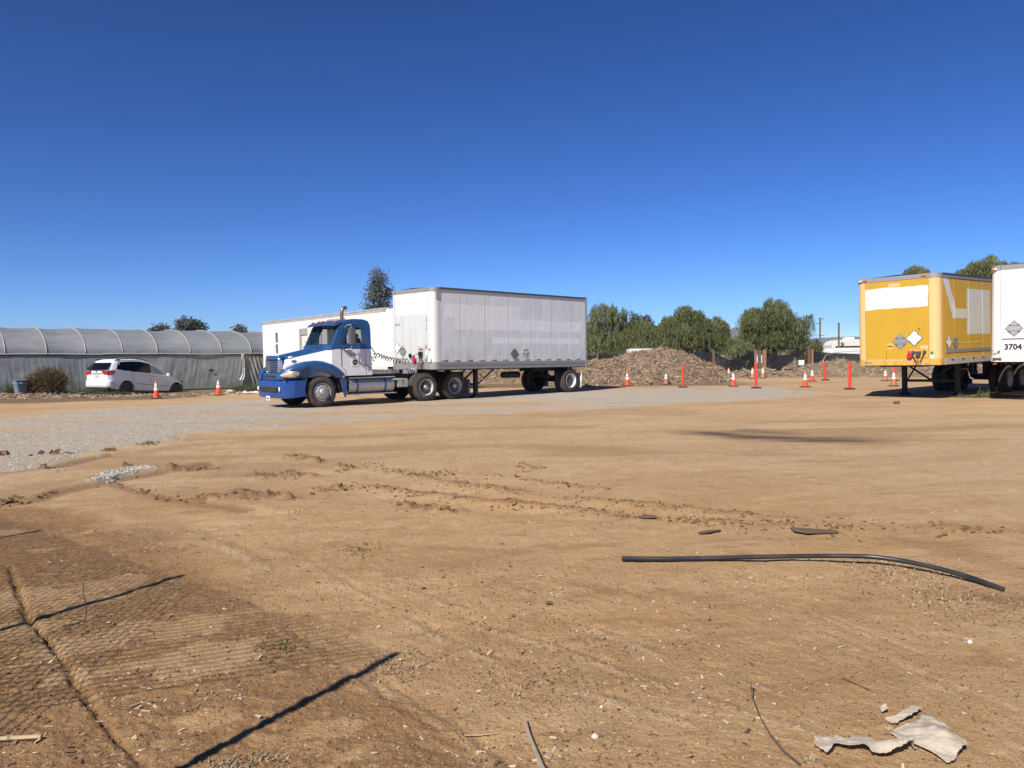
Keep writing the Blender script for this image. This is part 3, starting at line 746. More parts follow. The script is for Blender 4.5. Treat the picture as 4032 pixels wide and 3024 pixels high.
# blue panel between the grille and bumper, with the black intake
pn = MB(); pn.loft([[(x - .0, y, z) for (x, y, z) in r] for r in (rrect(-1.05, 1.0, .93, 1.17, .05), rrect(-1.24, .95, .94, 1.165, .05), rrect(-1.27, .80, .945, 1.15, .05))])
pn.build('front_panel', m_blue, TR, smooth=40)
it = MB(); it.loft([rrect(-1.265, .42, 1.0, 1.075, .03), rrect(-1.276, .42, 1.0, 1.075, .03)]); it.build('front_intake', m_rubber, TR, smooth=0)
# bumper
def bring(t):                                    # plan position of the bumper skin for lateral parameter t in -1..1
    y = 1.21 * t; x = -1.36 + .10 * abs(t) ** 2 + .62 * max(0, abs(t) - .8) ** 1.6 / (.2 ** 1.6) * .55
    return x, y
B = MB(); rings = []
for i in range(41):
    t = -1 + i / 20; x, y = bring(t); e_ = max(0, abs(t) - .85) / .15
    zb = .335 + .03 * e_; zt = .915
    rings.append([(x + .10, y * .985, zb), (x + .035, y, zb + .02), (x + .008, y, zb + .09), (x + .0, y, zb + .2), (x - .01, y, zt - .17), (x - .012, y, zt - .06), (x + .01, y, zt - .01), (x + .05, y * .99, zt), (x + .22, y * .97, zt)])
B.loft(rings, closed=False); 
bo = B.build('bumper', m_bumpblue, TR, smooth=50)
sd = bo.modifiers.new('s', 'SOLIDIFY'); sd.thickness = .012; sd.offset = -1; sd.use_rim = False
# side returns back to the arch
for sg in (-1, 1):
    r = MB(); r.prism([(-1.0, .36), (-1.0, .91), (-.55, .93), (-.63, .62), (-.60, .40)], sg * 1.19, sg * 1.205); r.build('bumper_end', m_bumpblue, TR, smooth=30, bevel=.006, seg=1)
op = MB(); op.loft([[(x, y * (1 if z > .6 else .93), z) for (x, y, z) in rrect(xx, .69, .535, .705, .05)] for xx in (-1.34, -1.374)]); op.build('bumper_opening', m_rubber, TR, smooth=0)
for sg in (-1, 1):
    fl = MB(); fl.ell((-1.352, sg * .85, .64), (.03, .05, .08), 14, 8); fl.build('fog_light', m_plate, TR, smooth=60)
ss = MB(); ss.bx(-1.25, -1.20, -1.1, 1.1, .90, .945); ss.build('bumper_gap', m_rubber, TR, smooth=0)
lp = MB(); lp.box((-1.385, -.02, .335), (.01, .30, .15)); lpo = lp.build('licence_plate', m_plate, TR, smooth=0)
lt = MB(); lt.box((-1.3915, -.02, .325), (.002, .22, .05)); lt.build('plate_number', pbr('plate_ink', (.12, .13, .2), .5, dirt=.5, dirtcol=(.7, .7, .7), dscale=60), lpo, smooth=0)
# headlights: long lens wrapped round the fender corner
m_lens = pbr('yellowed_headlight_lens', (.55, .44, .30), .18, dirt=.35, dirtcol=(.30, .22, .14), dscale=8)
for sg in (-1, 1):
    def hl(scale, off):
        n_ = 24; rg = []
        cxy = (-1.16, sg * 1.04); 
        for r_ in (1.0, .8, .55, .3, .05):
            ring = []
            for k in range(n_):
                a = 2 * pi * k / n_; u = r_ * cos(a) * scale; v = r_ * sin(a) * scale
                # the lens wraps from the nose (f = 0) to the fender side (f = 1)
                f = .10 + .76 * min(1.08, max(-.08, (u + 1) / 2)); fc = max(0, f); zz = 1.085 + .075 * f + v * .100 * (.55 + .5 * min(1, fc * 1.4))
                x = -1.345 + .60 * fc ** 1.25; y = .76 + .44 * min(1, fc / .62) ** .75
                bul = .030 * (1 - r_ ** 2) + off
                ring.append((x - bul * .8, sg * (y + bul * .7), zz))
            rg.append(ring)
        m = MB(); m.loft(rg); return m
    hl(1.16, .005).build('headlight_bezel', m_chrome, TR, smooth=60)
    h_ = hl(1.0, .022).build('headlight', m_lens, TR, smooth=60)
    mk = MB(); mk.ell((.76, sg * 1.175, .99), (.075, .02, .05), 16, 8); mk.build('side_marker', m_reflW, TR, smooth=60)
    mk = MB(); mk.ell((.765, sg * 1.19, .985), (.045, .02, .032), 16, 8); mk.build('side_marker_lens', m_amber, TR, smooth=60)
# white round emblem plate on the hood side
for sg in (-1, 1):
    em = MB(); em.ell((-.86, sg * .67, 1.665), (.10, .05, .042), 18, 8); em.build('hood_vent_cover', m_wht, TR, smooth=60)

# cab shell: closed solid, hollowed and pierced
prof = [(.40, 1.02), (.40, 2.03), (.46, 2.08), (.72, 2.70), (.84, 2.84), (1.05, 2.935), (1.35, 2.965), (1.72, 2.955), (1.87, 2.91), (1.94, 2.80), (1.955, 2.6), (1.955, 1.02)]
def hwid(z): return 1.075 if z < 1.95 else 1.075 - (z - 1.95) * .085
def cabsolid(ins, top=0, n=12):
    m = MB(); cx, cz = 1.14, 2.0; rings = []
    for y, f in ((-1, .93), (-.965, .975), (-.9, 1.0), (.9, 1.0), (.965, .975), (1, .93)):
        ring = []
        for (a, b) in prof:
            dx, dz = a - cx, b - cz
            a2 = cx + dx * (1 - (1 - f) * .35) ; b2 = cz + dz * (1 - (1 - f) * .55) if b > 2.5 else b
            L = hypot(dx, dz); a2 -= ins * np.sign(dx) if abs(dx) > .3 else 0; b2 -= ins * np.sign(dz) if abs(dz) > .6 else 0
            ring.append((a2, y * (hwid(b) - ins), b2))
        rings.append(ring)
    m.loft(rings); return m
cab = cabsolid(0).build('cab', m_cab, TR, smooth=0)
inn = cabsolid(.05).build('cutter', m_black, TR, smooth=0)
cuts = [inn]
def cut(f): m = MB(); f(m); o = m.build('cutter', m_rubber, TR, smooth=0); cuts.append(o)
cut(lambda m: m.prism([(.90, 2.13), (1.14, 2.66), (1.50, 2.67), (1.58, 2.62), (1.60, 2.20), (1.52, 2.13)], -1.3, 1.3))         # side windows
cut(lambda m: m.add([(.2, y, z) for (y, z) in ((-.97, 2.10), (.97, 2.10), (.90, 2.69), (-.90, 2.69))] + [(.85, y, z) for (y, z) in ((-.97, 2.10), (.97, 2.10), (.90, 2.69), (-.90, 2.69))], [(0, 1, 2, 3), (7, 6, 5, 4), (0, 4, 5, 1), (1, 5, 6, 2), (2, 6, 7, 3), (3, 7, 4, 0)]))
cut(lambda m: m.bx(1.7, 2.1, -.72, .72, 2.10, 2.62))
boolean(cab, cuts); resmooth(cab, 40)
def pane(name, vs, mat, parent=None, th=.006):
    m = MB(); m.add(vs, [tuple(range(len(vs)))]); o = m.build(name, mat, parent or TR, smooth=0, fix=False)
    return o
pane('windscreen', [(.455, -.98, 2.08), (.455, .98, 2.08), (.72, .91, 2.71), (.72, -.91, 2.71)], m_glass)
for sg in (-1, 1):
    pane('door_window', [(a, sg * (hwid(b) - .03), b) for a, b in ((.88, 2.11), (1.13, 2.68), (1.50, 2.69), (1.60, 2.63), (1.62, 2.19), (1.53, 2.11))], m_vglass2)
pane('rear_window', [(1.93, -.74, 2.08), (1.93, .74, 2.08), (1.93, .74, 2.64), (1.93, -.74, 2.64)], m_vglass2)
# visor over the windscreen
vz = MB(); rings = []
for i in range(21):
    t = -1 + i / 10; y = 1.02 * t; bx_ = .40 + .16 * t ** 2
    rings.append([(bx_, y, 2.735 - .02 * t * t), (bx_ + .02, y, 2.72 - .02 * t * t), (.80, y * 1.0, 2.84 - .05 * t ** 4), (.98, y * .97, 2.925 - .08 * t ** 4), (.80, y, 2.90 - .06 * t ** 4), (.62, y, 2.845 - .04 * t ** 4)])
vz.loft(rings); vz.build('sun_visor', m_blue, TR, smooth=50)
for y in (-.84, -.30, 0, .30, .84):
    l = MB(); l.box((.64 + .07 * y * y, y, 2.885 - .02 * abs(y)), (.11, .085, .045), ry=radians(-22)); l.build('roof_marker_light', m_amber, TR, smooth=40, bevel=.012)
for sg in (-1, 1):
    sq = MB(); sq.tube([(.405, sg * .992, 2.02), (.41, sg * 1.005, 1.6), (.41, sg * 1.01, 1.3)], .008, 5); sq.build('hood_seam', m_rubber, TR)
# wipers, door seams, handle, sticker, stripe
for y in (-.45, .45):
    w = MB(); w.tube([(.40, y + .1, 2.09), (.50, y + .30, 2.30), (.59, y + .42, 2.46)], .012, 6); w.build('wiper', m_rubber, TR)
for sg in (-1, 1):
    sm_ = MB()
    def seam(pts, r=.007): sm_.tube([(a, sg * (hwid(b) + .001), b) for a, b in pts], r, 5)
    seam([(1.06, 2.74), (.80, 2.12), (.765, 1.9), (.77, 1.35), (.90, 1.20), (.93, 1.06)]); seam([(1.06, 2.74), (1.60, 2.75), (1.68, 2.66), (1.70, 1.06)])
    sm_.build('door_seam', m_rubber, TR)
    st_ = MB(); st_.tube([(a, sg * 1.083, b) for a, b in ((.90, 1.90), (1.05, 1.80), (1.20, 1.68), (1.38, 1.52), (1.50, 1.44))], .016, 6); st_.tube([(a, sg * 1.083, b) for a, b in ((1.62, 1.42), (1.78, 1.32), (1.885, 1.22))], .016, 6); st_.build('door_stripe', m_galv, TR)  # thin grey diagonal line across the door, broken at the handle
    h = MB(); h.box((1.56, sg * 1.09, 1.44), (.15, .03, .10)); h.build('door_handle', m_chrome, TR, bevel=.01)
    h = MB(); h.box((1.53, sg * 1.108, 1.44), (.02, .006, .08)); h.build('handle_recess', m_rubber, TR)
s1 = MB(); s1.box((1.28, -1.080, 1.73), (.27, .006, .26)); so = s1.build('door_sign', m_wht, TR)
for z, w_, h_ in ((1.805, .04, .012), (1.755, .20, .026), (1.70, .10, .012), (1.675, .07, .014)):
    b = MB(); b.box((1.27, -1.0845, z), (w_, .003, h_)); b.build('print_line', m_ink, so)
s2 = MB(); s2.box((1.28, -1.080, 1.46), (.27, .006, .25)); so = s2.build('door_sign', m_wht, TR)
b = MB(); b.cyl((1.27, -1.083, 1.47), (1.27, -1.088, 1.47), .095, 24); b.build('round_logo', m_ink, so, smooth=0)
b = MB(); b.add([(1.19, -1.0895, 1.455), (1.35, -1.0895, 1.455), (1.30, -1.0895, 1.50), (1.25, -1.0895, 1.51)], [(0, 1, 2, 3)]); b.build('logo_shape', m_galv, so, smooth=0, fix=False)
bl = MB(); bl.bx(.42, 1.88, -1.04, 1.04, .98, 1.10); bl.build('cab_floor', m_black, TR, smooth=0)
# interior
m_seat = pbr('dark_seat_fabric', (.03, .03, .035), .85, dirt=.1)
for y in (-.55, .55):
    s_ = MB(); s_.bx(1.15, 1.62, y - .25, y + .25, 1.5, 1.7); s_.box((1.60, y, 2.0), (.14, .48, .62), ry=radians(8)); s_.box((1.62, y, 2.38), (.10, .28, .18)); s_.build('seat', m_seat, TR, bevel=.04)
d_ = MB(); d_.bx(.52, .92, -1.0, 1.0, 1.6, 2.02); d_.build('dashboard', m_seat, TR, bevel=.05)
w_ = MB(); w_.tube([(1.0 + .08 * sin(a) , -.55 + .22 * cos(a), 2.05 + .20 * sin(a)) for a in np.linspace(0, 2 * pi, 25)], .016, 6, cap=False); w_.tube([(.9, -.55, 1.9), (1.0, -.55, 2.05)], .03, 8); w_.tube([(1.0, -.77, 2.05), (1.0, -.33, 2.05)], .012, 6); w_.build('steering_wheel', m_rubber, TR)
# mirrors
for sg in (-1, 1):
    y0 = sg * 1.07; y1 = sg * 1.34
    br = MB(); br.tube([(.90, y0, 2.66), (.93, sg * 1.22, 2.73), (1.00, y1, 2.74), (1.02, y1, 2.70), (1.02, y1, 2.0), (1.00, y1, 1.93), (.90, sg * 1.2, 1.90), (.82, y0, 1.93)], .016, 8); br.build('mirror_bracket', m_alu, TR)
    mb_ = MB(); mb_.bx(.94, 1.12, y1 - .12, y1 + .12, 2.05, 2.64); mo = mb_.build('mirror', pbr('grey_mirror_shell', (.10, .104, .12), .55, dirt=.15), TR, bevel=.035)
    mg = MB(); mg.box((1.123, y1, 2.35), (.004, .2, .5)); mg.build('mirror_glass', m_chrome, mo)
    b2 = MB(); b2.bx(.72, 1.0, sg * 1.09, sg * 1.2, 1.955, 2.07); b2.build('lower_mirror', m_blue, TR, bevel=.03)
# exhaust: elbow stack behind the cab
ex = MB(); ex.tube([(1.98, 1.1, 1.2), (1.98, 1.1, 3.14)] + [(1.98 + .13 - .13 * cos(a), 1.1, 3.28 + .19 * sin(a)) for a in np.linspace(0, 2.0, 9)] , .066, 14); 
m_bronze = pbr('heat_stained_exhaust', (.30, .215, .14), .35, .9, dirt=.5, dirtcol=(.12, .10, .09), dscale=5)
ex.build('exhaust_stack', m_bronze, TR, smooth=50)
sh = MB(); sh.cyl((1.98, 1.1, 1.2), (1.98, 1.1, 2.6), .11, 16); sh.build('exhaust_shield', m_alu, TR, smooth=50)
# chassis
ch = MB()
for y in (-.43, .43): ch.bx(-.9, 6.35, y - .04, y + .04, .78, 1.02)
for x in (2.2, 3.3, 4.75, 6.3): ch.bx(x - .06, x + .06, -.42, .42, .80, .98)
ch.build('frame_rail', m_black, TR, smooth=0)
ax = MB(); ax.cyl((0, -1.0, .5), (0, 1.0, .5), .06, 10); ax.build('axle', m_black, TR)
for x in (4.13, 5.43):
    ax = MB(); ax.cyl((x, -1.0, .51), (x, 1.0, .51), .075, 10); ax.ell((x, 0, .52), (.22, .2, .22)); ax.box((x, -.45, .68), (1.0, .1, .08)); ax.box((x, .45, .68), (1.0, .1, .08)); ax.build('axle', m_black, TR)
en = MB(); en.bx(-.85, .5, -.38, .38, .60, 1.3); en.bx(.5, 2.2, -.2, .2, .5, .8); en.build('engine', m_black, TR, bevel=.04)
deck = MB(); deck.bx(1.95, 3.3, -.42, .42, 1.03, 1.045); dk_ = deck.build('deck_plate', m_alu, TR)
fw = MB(); fw.lathe([(0, 0), (.46, 0), (.46, .05), (0, .05)], c=(4.75, 0, 1.08), n=32); fw.box((5.2, 0, 1.06), (.5, .5, .04), ry=radians(8)); fw.bx(4.45, 5.05, -.4, .4, 1.02, 1.09); fw.build('fifth_wheel', m_black, TR)
for sg in (-1, 1):
    tk = MB(); tk.tube([(.99, sg * .88, .66), (1.0, sg * .88, .66), (2.78, sg * .88, .66), (2.79, sg * .88, .66)], [.24, .275, .275, .24], 28); tko = tk.build('fuel_tank', m_alu, TR, smooth=50)
    for x in (1.32, 2.42):
        b = MB(); b.lathe([(.278, -.035), (.285, -.035), (.285, .035), (.278, .035)], n=28, axis='z'); 
        vv = [(x + z, sg * .88 + a, .66 + b_) for (a, b_, z) in b.v]; b.v = vv; b.build('tank_strap', m_blue, tko, smooth=40)
    for z, x1 in ((.93, 2.80), (.37, 2.84)):
        b = MB(); b.bx(1.02, x1, sg * .93, sg * 1.19, z - .012, z + .02); b.build('step', m_alu, TR, bevel=.006, seg=1)
    for x in (1.34, 2.44): br = MB(); br.bx(x - .03, x + .03, sg * .55, sg * 1.14, .34, .375); br.build('step_bracket', m_black, TR)
    tcap = MB(); tcap.cyl((1.12, sg * .95, .95), (1.12, sg * .95, 1.0), .06, 12); tcap.build('fuel_cap', m_black, TR)
    bb = MB(); bb.bx(2.93, 3.36, sg * .72, sg * 1.14, .55, .86); bbo = bb.build('battery_box', pbr('battery_box_paint', (.42, .42, .40), .45, .2, dirt=.35), TR, bevel=.02)
    bb = MB(); bb.box((3.14, sg * 1.15, .74), (.012, .012, .17)); bb.box((3.14, sg * 1.15, .80), (.06, .012, .012)); bb.build('box_latch', m_rubber, bbo)
    wheel(TR, 0, sg * 1.17, .51, 'steer', side=sg, w=.28)
    wheel(TR, 4.13, sg * 1.17, .51, 'drive', side=sg, w=.25); wheel(TR, 5.43, sg * 1.17, .51, 'drive', side=sg, w=.25)
    # quarter fender ahead of the drive wheels and mud flap
    q = MB(); rg = []
    for i in range(13):
        a = radians(100 + 95 * i / 12); rg.append([(4.13 + .60 * cos(a), sg * .72, .51 + .60 * sin(a)), (4.13 + .60 * cos(a), sg * 1.15, .51 + .60 * sin(a)), (4.13 + .61 * cos(a), sg * 1.15, .51 + .61 * sin(a)), (4.13 + .61 * cos(a), sg * .72, .51 + .61 * sin(a))])
    mf = MB(); mf.box((6.13, sg * .92, .46), (.012, .5, .56), ry=radians(3)); mf.build('mud_flap', pbr('grey_mud_flap', (.30, .30, .28), .8, dirt=.4), TR)
    hg = MB(); hg.tube([(6.1, sg * .4, .85), (6.05, sg * 1.0, .80), (6.02, sg * 1.14, .80)], .02, 6); hg.build('flap_hanger', m_black, TR)
# white corrugated guard seen on the frame
cg = MB()
for k in range(6): cg.box((3.55 + k * .11, -.56, 1.10), (.07, .02, .20), ry=radians(24))
cg.build('frame_guard', m_wht, TR, bevel=.008, seg=1)
# air hoses: suspension spring, coils
sp = MB(); sp.tube([(1.92, -.30, 2.74), (1.99, -.30, 2.73)], .02, 6); sp.tube([(1.98, -.3, 2.73), (2.06, -.32, 2.50)], .006, 5)
sp.tube([(2.08 + .33 * t + .020 * cos(t * 170), -.34 - .2 * t + .020 * sin(t * 170), 2.36 - .62 * t) for t in np.linspace(0, 1, 260)], .007, 4); sp.tube([(2.04, -.32, 2.52), (2.08, -.34, 2.38)], .008, 5); sp.build('hose_spring', m_black, TR)
def coil(p0, p1, sag, turns, r, mat, ph=0, r2=None, rr_=.009, pre=(), post=()):
    pts = list(pre); p0, p1 = Vector(p0), Vector(p1); n_ = int(turns * 10)
    d = (p1 - p0).normalized(); a = d.cross(Vector((0, 0, 1))).normalized(); b = d.cross(a)
    for i in range(n_ + 1):
        t = i / n_; c = p0.lerp(p1, t) - Vector((0, 0, sag * 4 * t * (1 - t))); q = 2 * pi * turns * t + ph
        pts.append(tuple(c + (a * cos(q) + b * sin(q)) * r))
    pts += list(post)
    m = MB(); m.tube(pts, rr_, 5); return m.build('air_hose', mat, TR, smooth=50)
m_hb = pbr('black_hose', (.012, .012, .014), .4, dirt=0); m_hr = pbr('red_hose', (.40, .02, .03), .4, dirt=0); m_hg = pbr('green_hose', (.02, .12, .08), .4, dirt=0)
coil((1.95, -.28, 1.12), (2.42, -.54, 1.72), .02, 7, .075, m_hb); coil((2.0, -.40, 1.14), (2.44, -.52, 1.74), .03, 6, .085, m_hb)
coil((2.42, -.54, 1.74), (3.55, -.80, 1.50), .07, 13, .075, m_hb); coil((2.44, -.52, 1.72), (3.62, -.78, 1.47), .08, 11, .08, m_hg, 1.5, post=[(3.66, -.85, 1.52), (3.72, -.95, 1.66)])
coil((2.46, -.54, 1.70), (3.3, -.72, 1.49), .06, 8, .07, m_hr, 3)
coil((3.3, -.74, 1.48), (3.86, -1.22, 1.38), .05, 4, .07, m_hr, 2, post=[(3.88, -1.3, 1.40)])

# ================================================================= BOX TRAILERS (local: x back from the front, y from the near side, z above the box floor line)
def fitroot(name, o, yaw, pt, rl, zb):
    d = Vector((sin(yaw), cos(yaw), 0)); n = Vector((-cos(yaw), sin(yaw), 0)); z = Vector((0, 0, 1))
    d2 = d * cos(pt) + z * sin(pt); z2 = -d * sin(pt) + z * cos(pt); n2 = n * cos(rl) + z2 * sin(rl); z3 = -n * sin(rl) + z2 * cos(rl)
    e = empty(name); M_ = Matrix.Identity(4); p = Vector(o) - z3 * zb
    for i in range(3): M_[i][0] = d2[i]; M_[i][1] = n2[i]; M_[i][2] = z3[i]; M_[i][3] = p[i]
    e.matrix_world = M_; e['M'] = [v for r in M_ for v in r]
    return e, M_
def gz(M_, x, y, gw=0.0):                                # local z of world ground at local x, y
    A = Vector(M_.col[2][:3]); P0 = M_ @ Vector((x, y, 0)); return (gw - P0.z) / A.z
ZB = 1.15
def trailer(e, M_, L, Wd, Hb, mats, panel, axles, skirt=.26, lgx=2.35, rad=.22, capcol=None, railsplit=False, wheels=True):
    """mats: side, front, corner, rail, toprail"""
    z0, z1 = ZB + skirt, ZB + Hb - .15
    nP = int(round((L - .30 - .12) / panel))
    p0 = .30
    for side, (y0, y1) in (('n', (0.0, .03)), ('f', (Wd - .03, Wd))):
        x = p0; k = 0
        edges = [p0] + [panel * (i + 1) for i in range(20) if p0 + .3 < panel * (i + 1) < L - .5] + [L - .10]
        for a, b in zip(edges[:-1], edges[1:]):
            m = MB(); off = random.uniform(0, .003)
            m.bx(a + .004, b - .004, y0 + off, y1 - off, z0, z1); m.build('side_panel', mats['side'], e, smooth=0)
        if side == 'n':
            for a in edges[1:-1]:
                m = MB(); m.bx(a - .010, a + .010, -.006, -.001, z0, z1); m.build('seam_strip', mats.get('seam', mats['side']), e, smooth=0)
        # backing behind the seams
        m = MB(); m.bx(p0, L - .1, (y0 + .012 if side == 'n' else y0), (y1 if side == 'n' else y1 - .012), z0 + .01, z1 - .01); m.v = [(a_, b_ + (.02 if side == 'n' else -.02), c_) for a_, b_, c_ in m.v]; m.build('side_liner', m_darkrail, e, smooth=0)
    # rounded front corners, full height skin
    def corner(sy, zA, zB_, mat, name, ex=0.0, ea=.30, inn=rad):
        m = MB(); y_c = rad if sy < 0 else Wd - rad; pts = []
        for k in range(13):
            a = pi / 2 * k / 12; pts.append((rad - (rad + ex) * cos(a), y_c + sy * (rad + ex) * sin(a)))
        pts = [( -ex, y_c + (-sy) * (inn - rad + .06))] + pts + [(ea, (0 - ex) if sy < 0 else Wd + ex)]
        inner = [(p[0] + .02 if True else 0, p[1] - sy * .02) for p in pts]
        n_ = len(pts); vs = [(p[0], p[1], zA) for p in pts] + [(p[0], p[1], zB_) for p in pts]; 
        m.add(vs, [(i, i + 1, i + 1 + n_, i + n_) for i in range(n_ - 1)]); o = m.build(name, mat, e, smooth=50); s_ = o.modifiers.new('s', 'SOLIDIFY'); s_.thickness = .012; s_.offset = 0; s_.use_rim = False
        return o
    fm = MB(); fm.bx(.0, .03, rad + .07, Wd - rad - .07, z0, z1); fp = fm.build('front_panel', mats['front'], e, smooth=0)
    for sy in (-1, 1):
        corner(sy, z0, z1, mats['corner'], 'corner_post', .0, .305)
        corner(sy, ZB + .0, z0, mats['rail'], 'corner_rail', .012)
        corner(sy, z1, ZB + Hb - .01, mats['top'], 'corner_cap', .014)
    fr = MB(); fr.bx(-.012, .03, rad + .07, Wd - rad - .07, ZB, z0); fr.build('front_sill', mats['rail'], e, smooth=0, bevel=.004, seg=1)
    ft = MB(); ft.bx(-.012, .03, rad + .07, Wd - rad - .07, z1, ZB + Hb - .01); ft.build('front_header', mats['top'], e, smooth=0, bevel=.004, seg=1)
    for (y0, y1) in ((-.015, .03), (Wd - .03, Wd + .015)):
        m = MB(); m.bx(.30, L - .02, y0, y1, ZB, z0 - .13); m.bx(.30, L - .02, y0 - .01 if y0 < 1 else y0, y1 if y0 < 1 else y1 + .01, z0 - .128, z0 - .098); m.bx(.30, L - .02, y0 + .004 if y0 < 1 else y0, y1 if y0 < 1 else y1 - .004, z0 - .097, z0); m.build('bottom_rail', mats['rail'], e, smooth=0)
        m = MB(); m.bx(.30, L - .02, y0, y1, z1, z1 + .085); m.build('top_rail', mats['top'], e, smooth=0)
        m = MB(); m.bx(.30, L - .02, y0 - .006, y1 + .006, z1 + .088, ZB + Hb - .005); m.build('roof_rail', m_darkrail, e, smooth=0)
    rf = MB(); rf.add([(rad * .3, .05, ZB + Hb - .012), (L, .05, ZB + Hb - .012), (L, Wd / 2, ZB + Hb + .03), (rad * .3, Wd / 2, ZB + Hb + .03), (L, Wd - .05, ZB + Hb - .012), (rad * .3, Wd - .05, ZB + Hb - .012)], [(0, 1, 2, 3), (3, 2, 4, 5)])
    rf.build('roof', m_galv, e, smooth=0)
    # rear frame and doors
    m = MB()
    for y in (0.0, Wd): m.bx(L - .10, L, y - .03, y + .07 if y == 0 else y + .03, ZB - .02, ZB + Hb + .02)
    m.bx(L - .10, L, .07, Wd - .03, ZB - .02, ZB + .14); m.bx(L - .10, L, .07, Wd - .03, ZB + Hb - .18, ZB + Hb + .02); m.build('rear_frame', m_alu, e, smooth=0, bevel=.006, seg=1)
    for y0, y1 in ((.07, Wd / 2 - .004), (Wd / 2 + .004, Wd - .03)):
        m = MB(); m.bx(L - .05, L - .01, y0, y1, ZB + .14, ZB + Hb - .18); m.build('rear_door', mats['side'], e, smooth=0)
    m = MB(); m.bx(.05, L - .1, .05, Wd - .05, ZB + .02, ZB + .08)
    x = .5
    while x < L - .2: m.bx(x - .03, x + .03, .05, Wd - .05, ZB - .04, ZB + .02); x += .305
    m.build('floor_frame', m_black, e, smooth=0)
    # landing gear
    lg = []
    for y in (.42, Wd - .42):
        g = gz(M_, lgx, y); m = MB(); m.bx(lgx - .07, lgx + .07, y - .07, y + .07, g + .10, ZB); m.bx(lgx - .055, lgx + .055, y - .055, y + .055, g + .06, g + .4); m.loft([[(lgx - a, y - a, g + h), (lgx + a, y - a, g + h), (lgx + a, y + a, g + h), (lgx - a, y + a, g + h)] for a, h in ((.17, .0), (.15, .05), (.06, .13))]); m.build('landing_leg', m_black, e, smooth=0)
    m = MB(); g = gz(M_, lgx, 1.3); zc = g + .48
    m.bx(lgx - .03, lgx + .03, .42, Wd - .42, zc, zc + .09)
    for y in (.46, Wd - .46): m.tube([(lgx + .05, y, zc), (lgx + 1.0, y, ZB - .04)], .03, 6)
    m.tube([(lgx, .5, ZB - .05), (lgx, Wd / 2, zc + .08)], .035, 6); m.tube([(lgx, Wd - .5, ZB - .05), (lgx, Wd / 2, zc + .08)], .035, 6); m.build('landing_brace', m_black, e)
    m = MB(); m.tube([(lgx + .03, .33, ZB - .22), (lgx + .03, .12, ZB - .22), (lgx + .12, .08, ZB - .52), (lgx + .12, -.02, ZB - .56)], .018, 6); m.build('crank_handle', m_galv, e)
    # kingpin plate, axles
    m = MB(); m.bx(.3, 1.5, .6, Wd - .6, ZB - .06, ZB - .02); m.build('coupler_plate', m_black, e, smooth=0)
    for ax_ in axles:
        g0 = gz(M_, ax_, .1); g1 = gz(M_, ax_, Wd - .1); 
        m = MB(); m.cyl((ax_, .3, g0 + .51), (ax_, Wd - .3, g1 + .51), .07, 10)
        for y in (.8, Wd - .8): m.bx(ax_ - .55, ax_ + .55, y - .05, y + .05, g0 + .62, g0 + .72); m.bx(ax_ - .1, ax_ + .1, y - .06, y + .06, g0 + .72, ZB); m.cyl((ax_ + .3, y, g0 + .72), (ax_ + .3, y, ZB), .1, 10)
        m.build('axle', m_black, e)
        wheel(e, ax_, .03, g0 + .51, 'trailer', side=-1, w=.25); wheel(e, ax_, Wd - .03, g1 + .51, 'trailer', side=1, w=.25)
    xr = axles[-1]
    for y in (.32, Wd - .32):
        g = gz(M_, xr, y); m = MB(); m.box((xr + .68, y, g + .50), (.012, .55, .62), ry=radians(5)); m.build('mud_flap', mats.get('flap', m_rubber), e)
    m = MB(); g = gz(M_, L - .1, 1.3); m.bx(L - .16, L - .06, .4, Wd - .4, g + .50, g + .60); m.bx(L - .14, L - .08, .8, .9, g + .5, ZB); m.bx(L - .14, L - .08, Wd - .9, Wd - .8, g + .5, ZB); m.build('rear_guard', m_black, e, smooth=0)
    m = MB(); m.cyl((4.3, 1.0, ZB - .3), (4.3 + .9, 1.0, ZB - .3), .13, 14); m.bx(xr - 1.4, xr + .7, .85, .95, ZB - .18, ZB - .04); m.bx(xr - 1.4, xr + .7, Wd - .95, Wd - .85, ZB - .18, ZB - .04); m.build('air_tank', m_black, e)
    return fp
def placard(e, c, r, face, mat, frame=None, wr=0, tilt=0):
    """diamond plate; face 'f' on the front (x=-), 's' on the near side (y=-)"""
    m = MB()
    def P(a, b, o): return (-o, c[0] - a, c[1] + b) if face == 'f' else (c[0] + a, -o, c[1] + b)
    for (rr_, o0, o1, mi) in ((r, .012, .016, 0), (r * .86, .017, .021, 1)):
        pts = [(rr_, 0), (0, rr_), (-rr_, 0), (0, -rr_)]
        pts = [(a * cos(tilt) - b * sin(tilt), a * sin(tilt) + b * cos(tilt)) for a, b in pts]
        vs = [P(a, b, o0) for a, b in pts] + [P(a, b, o1) for a, b in pts]
        m.add(vs, [(0, 1, 2, 3), (7, 6, 5, 4), (0, 4, 5, 1), (1, 5, 6, 2), (2, 6, 7, 3), (3, 7, 4, 0)], mi)
    for a, b in ((.5, .5), (-.5, .5), (.5, -.5), (-.5, -.5)):
        m.box(P(a * r * .9, b * r * .9, .024), (.02, .03, .03) if face == 'f' else (.03, .02, .03), mi=2)
    if wr: 
        for b in (.32, -.32): m.box(P(0, b * r, .0225), (.004, r * 1.25, .012) if face == 'f' else (r * 1.25, .004, .012), mi=2)
    return m.build('placard_holder', [frame or m_galv, mat, m_darkrail], e, smooth=0)
def plate(name, e, face, a0, a1, z0, z1, mat, off=.005, th=.006, bev=0):
    m = MB()
    if face == 'f': m.bx(-off - th, -off, a0, a1, ZB + z0, ZB + z1)
    else: m.bx(a0, a1, -off - th, -off, ZB + z0, ZB + z1)
    return m.build(name, mat, e, smooth=0, bevel=bev)
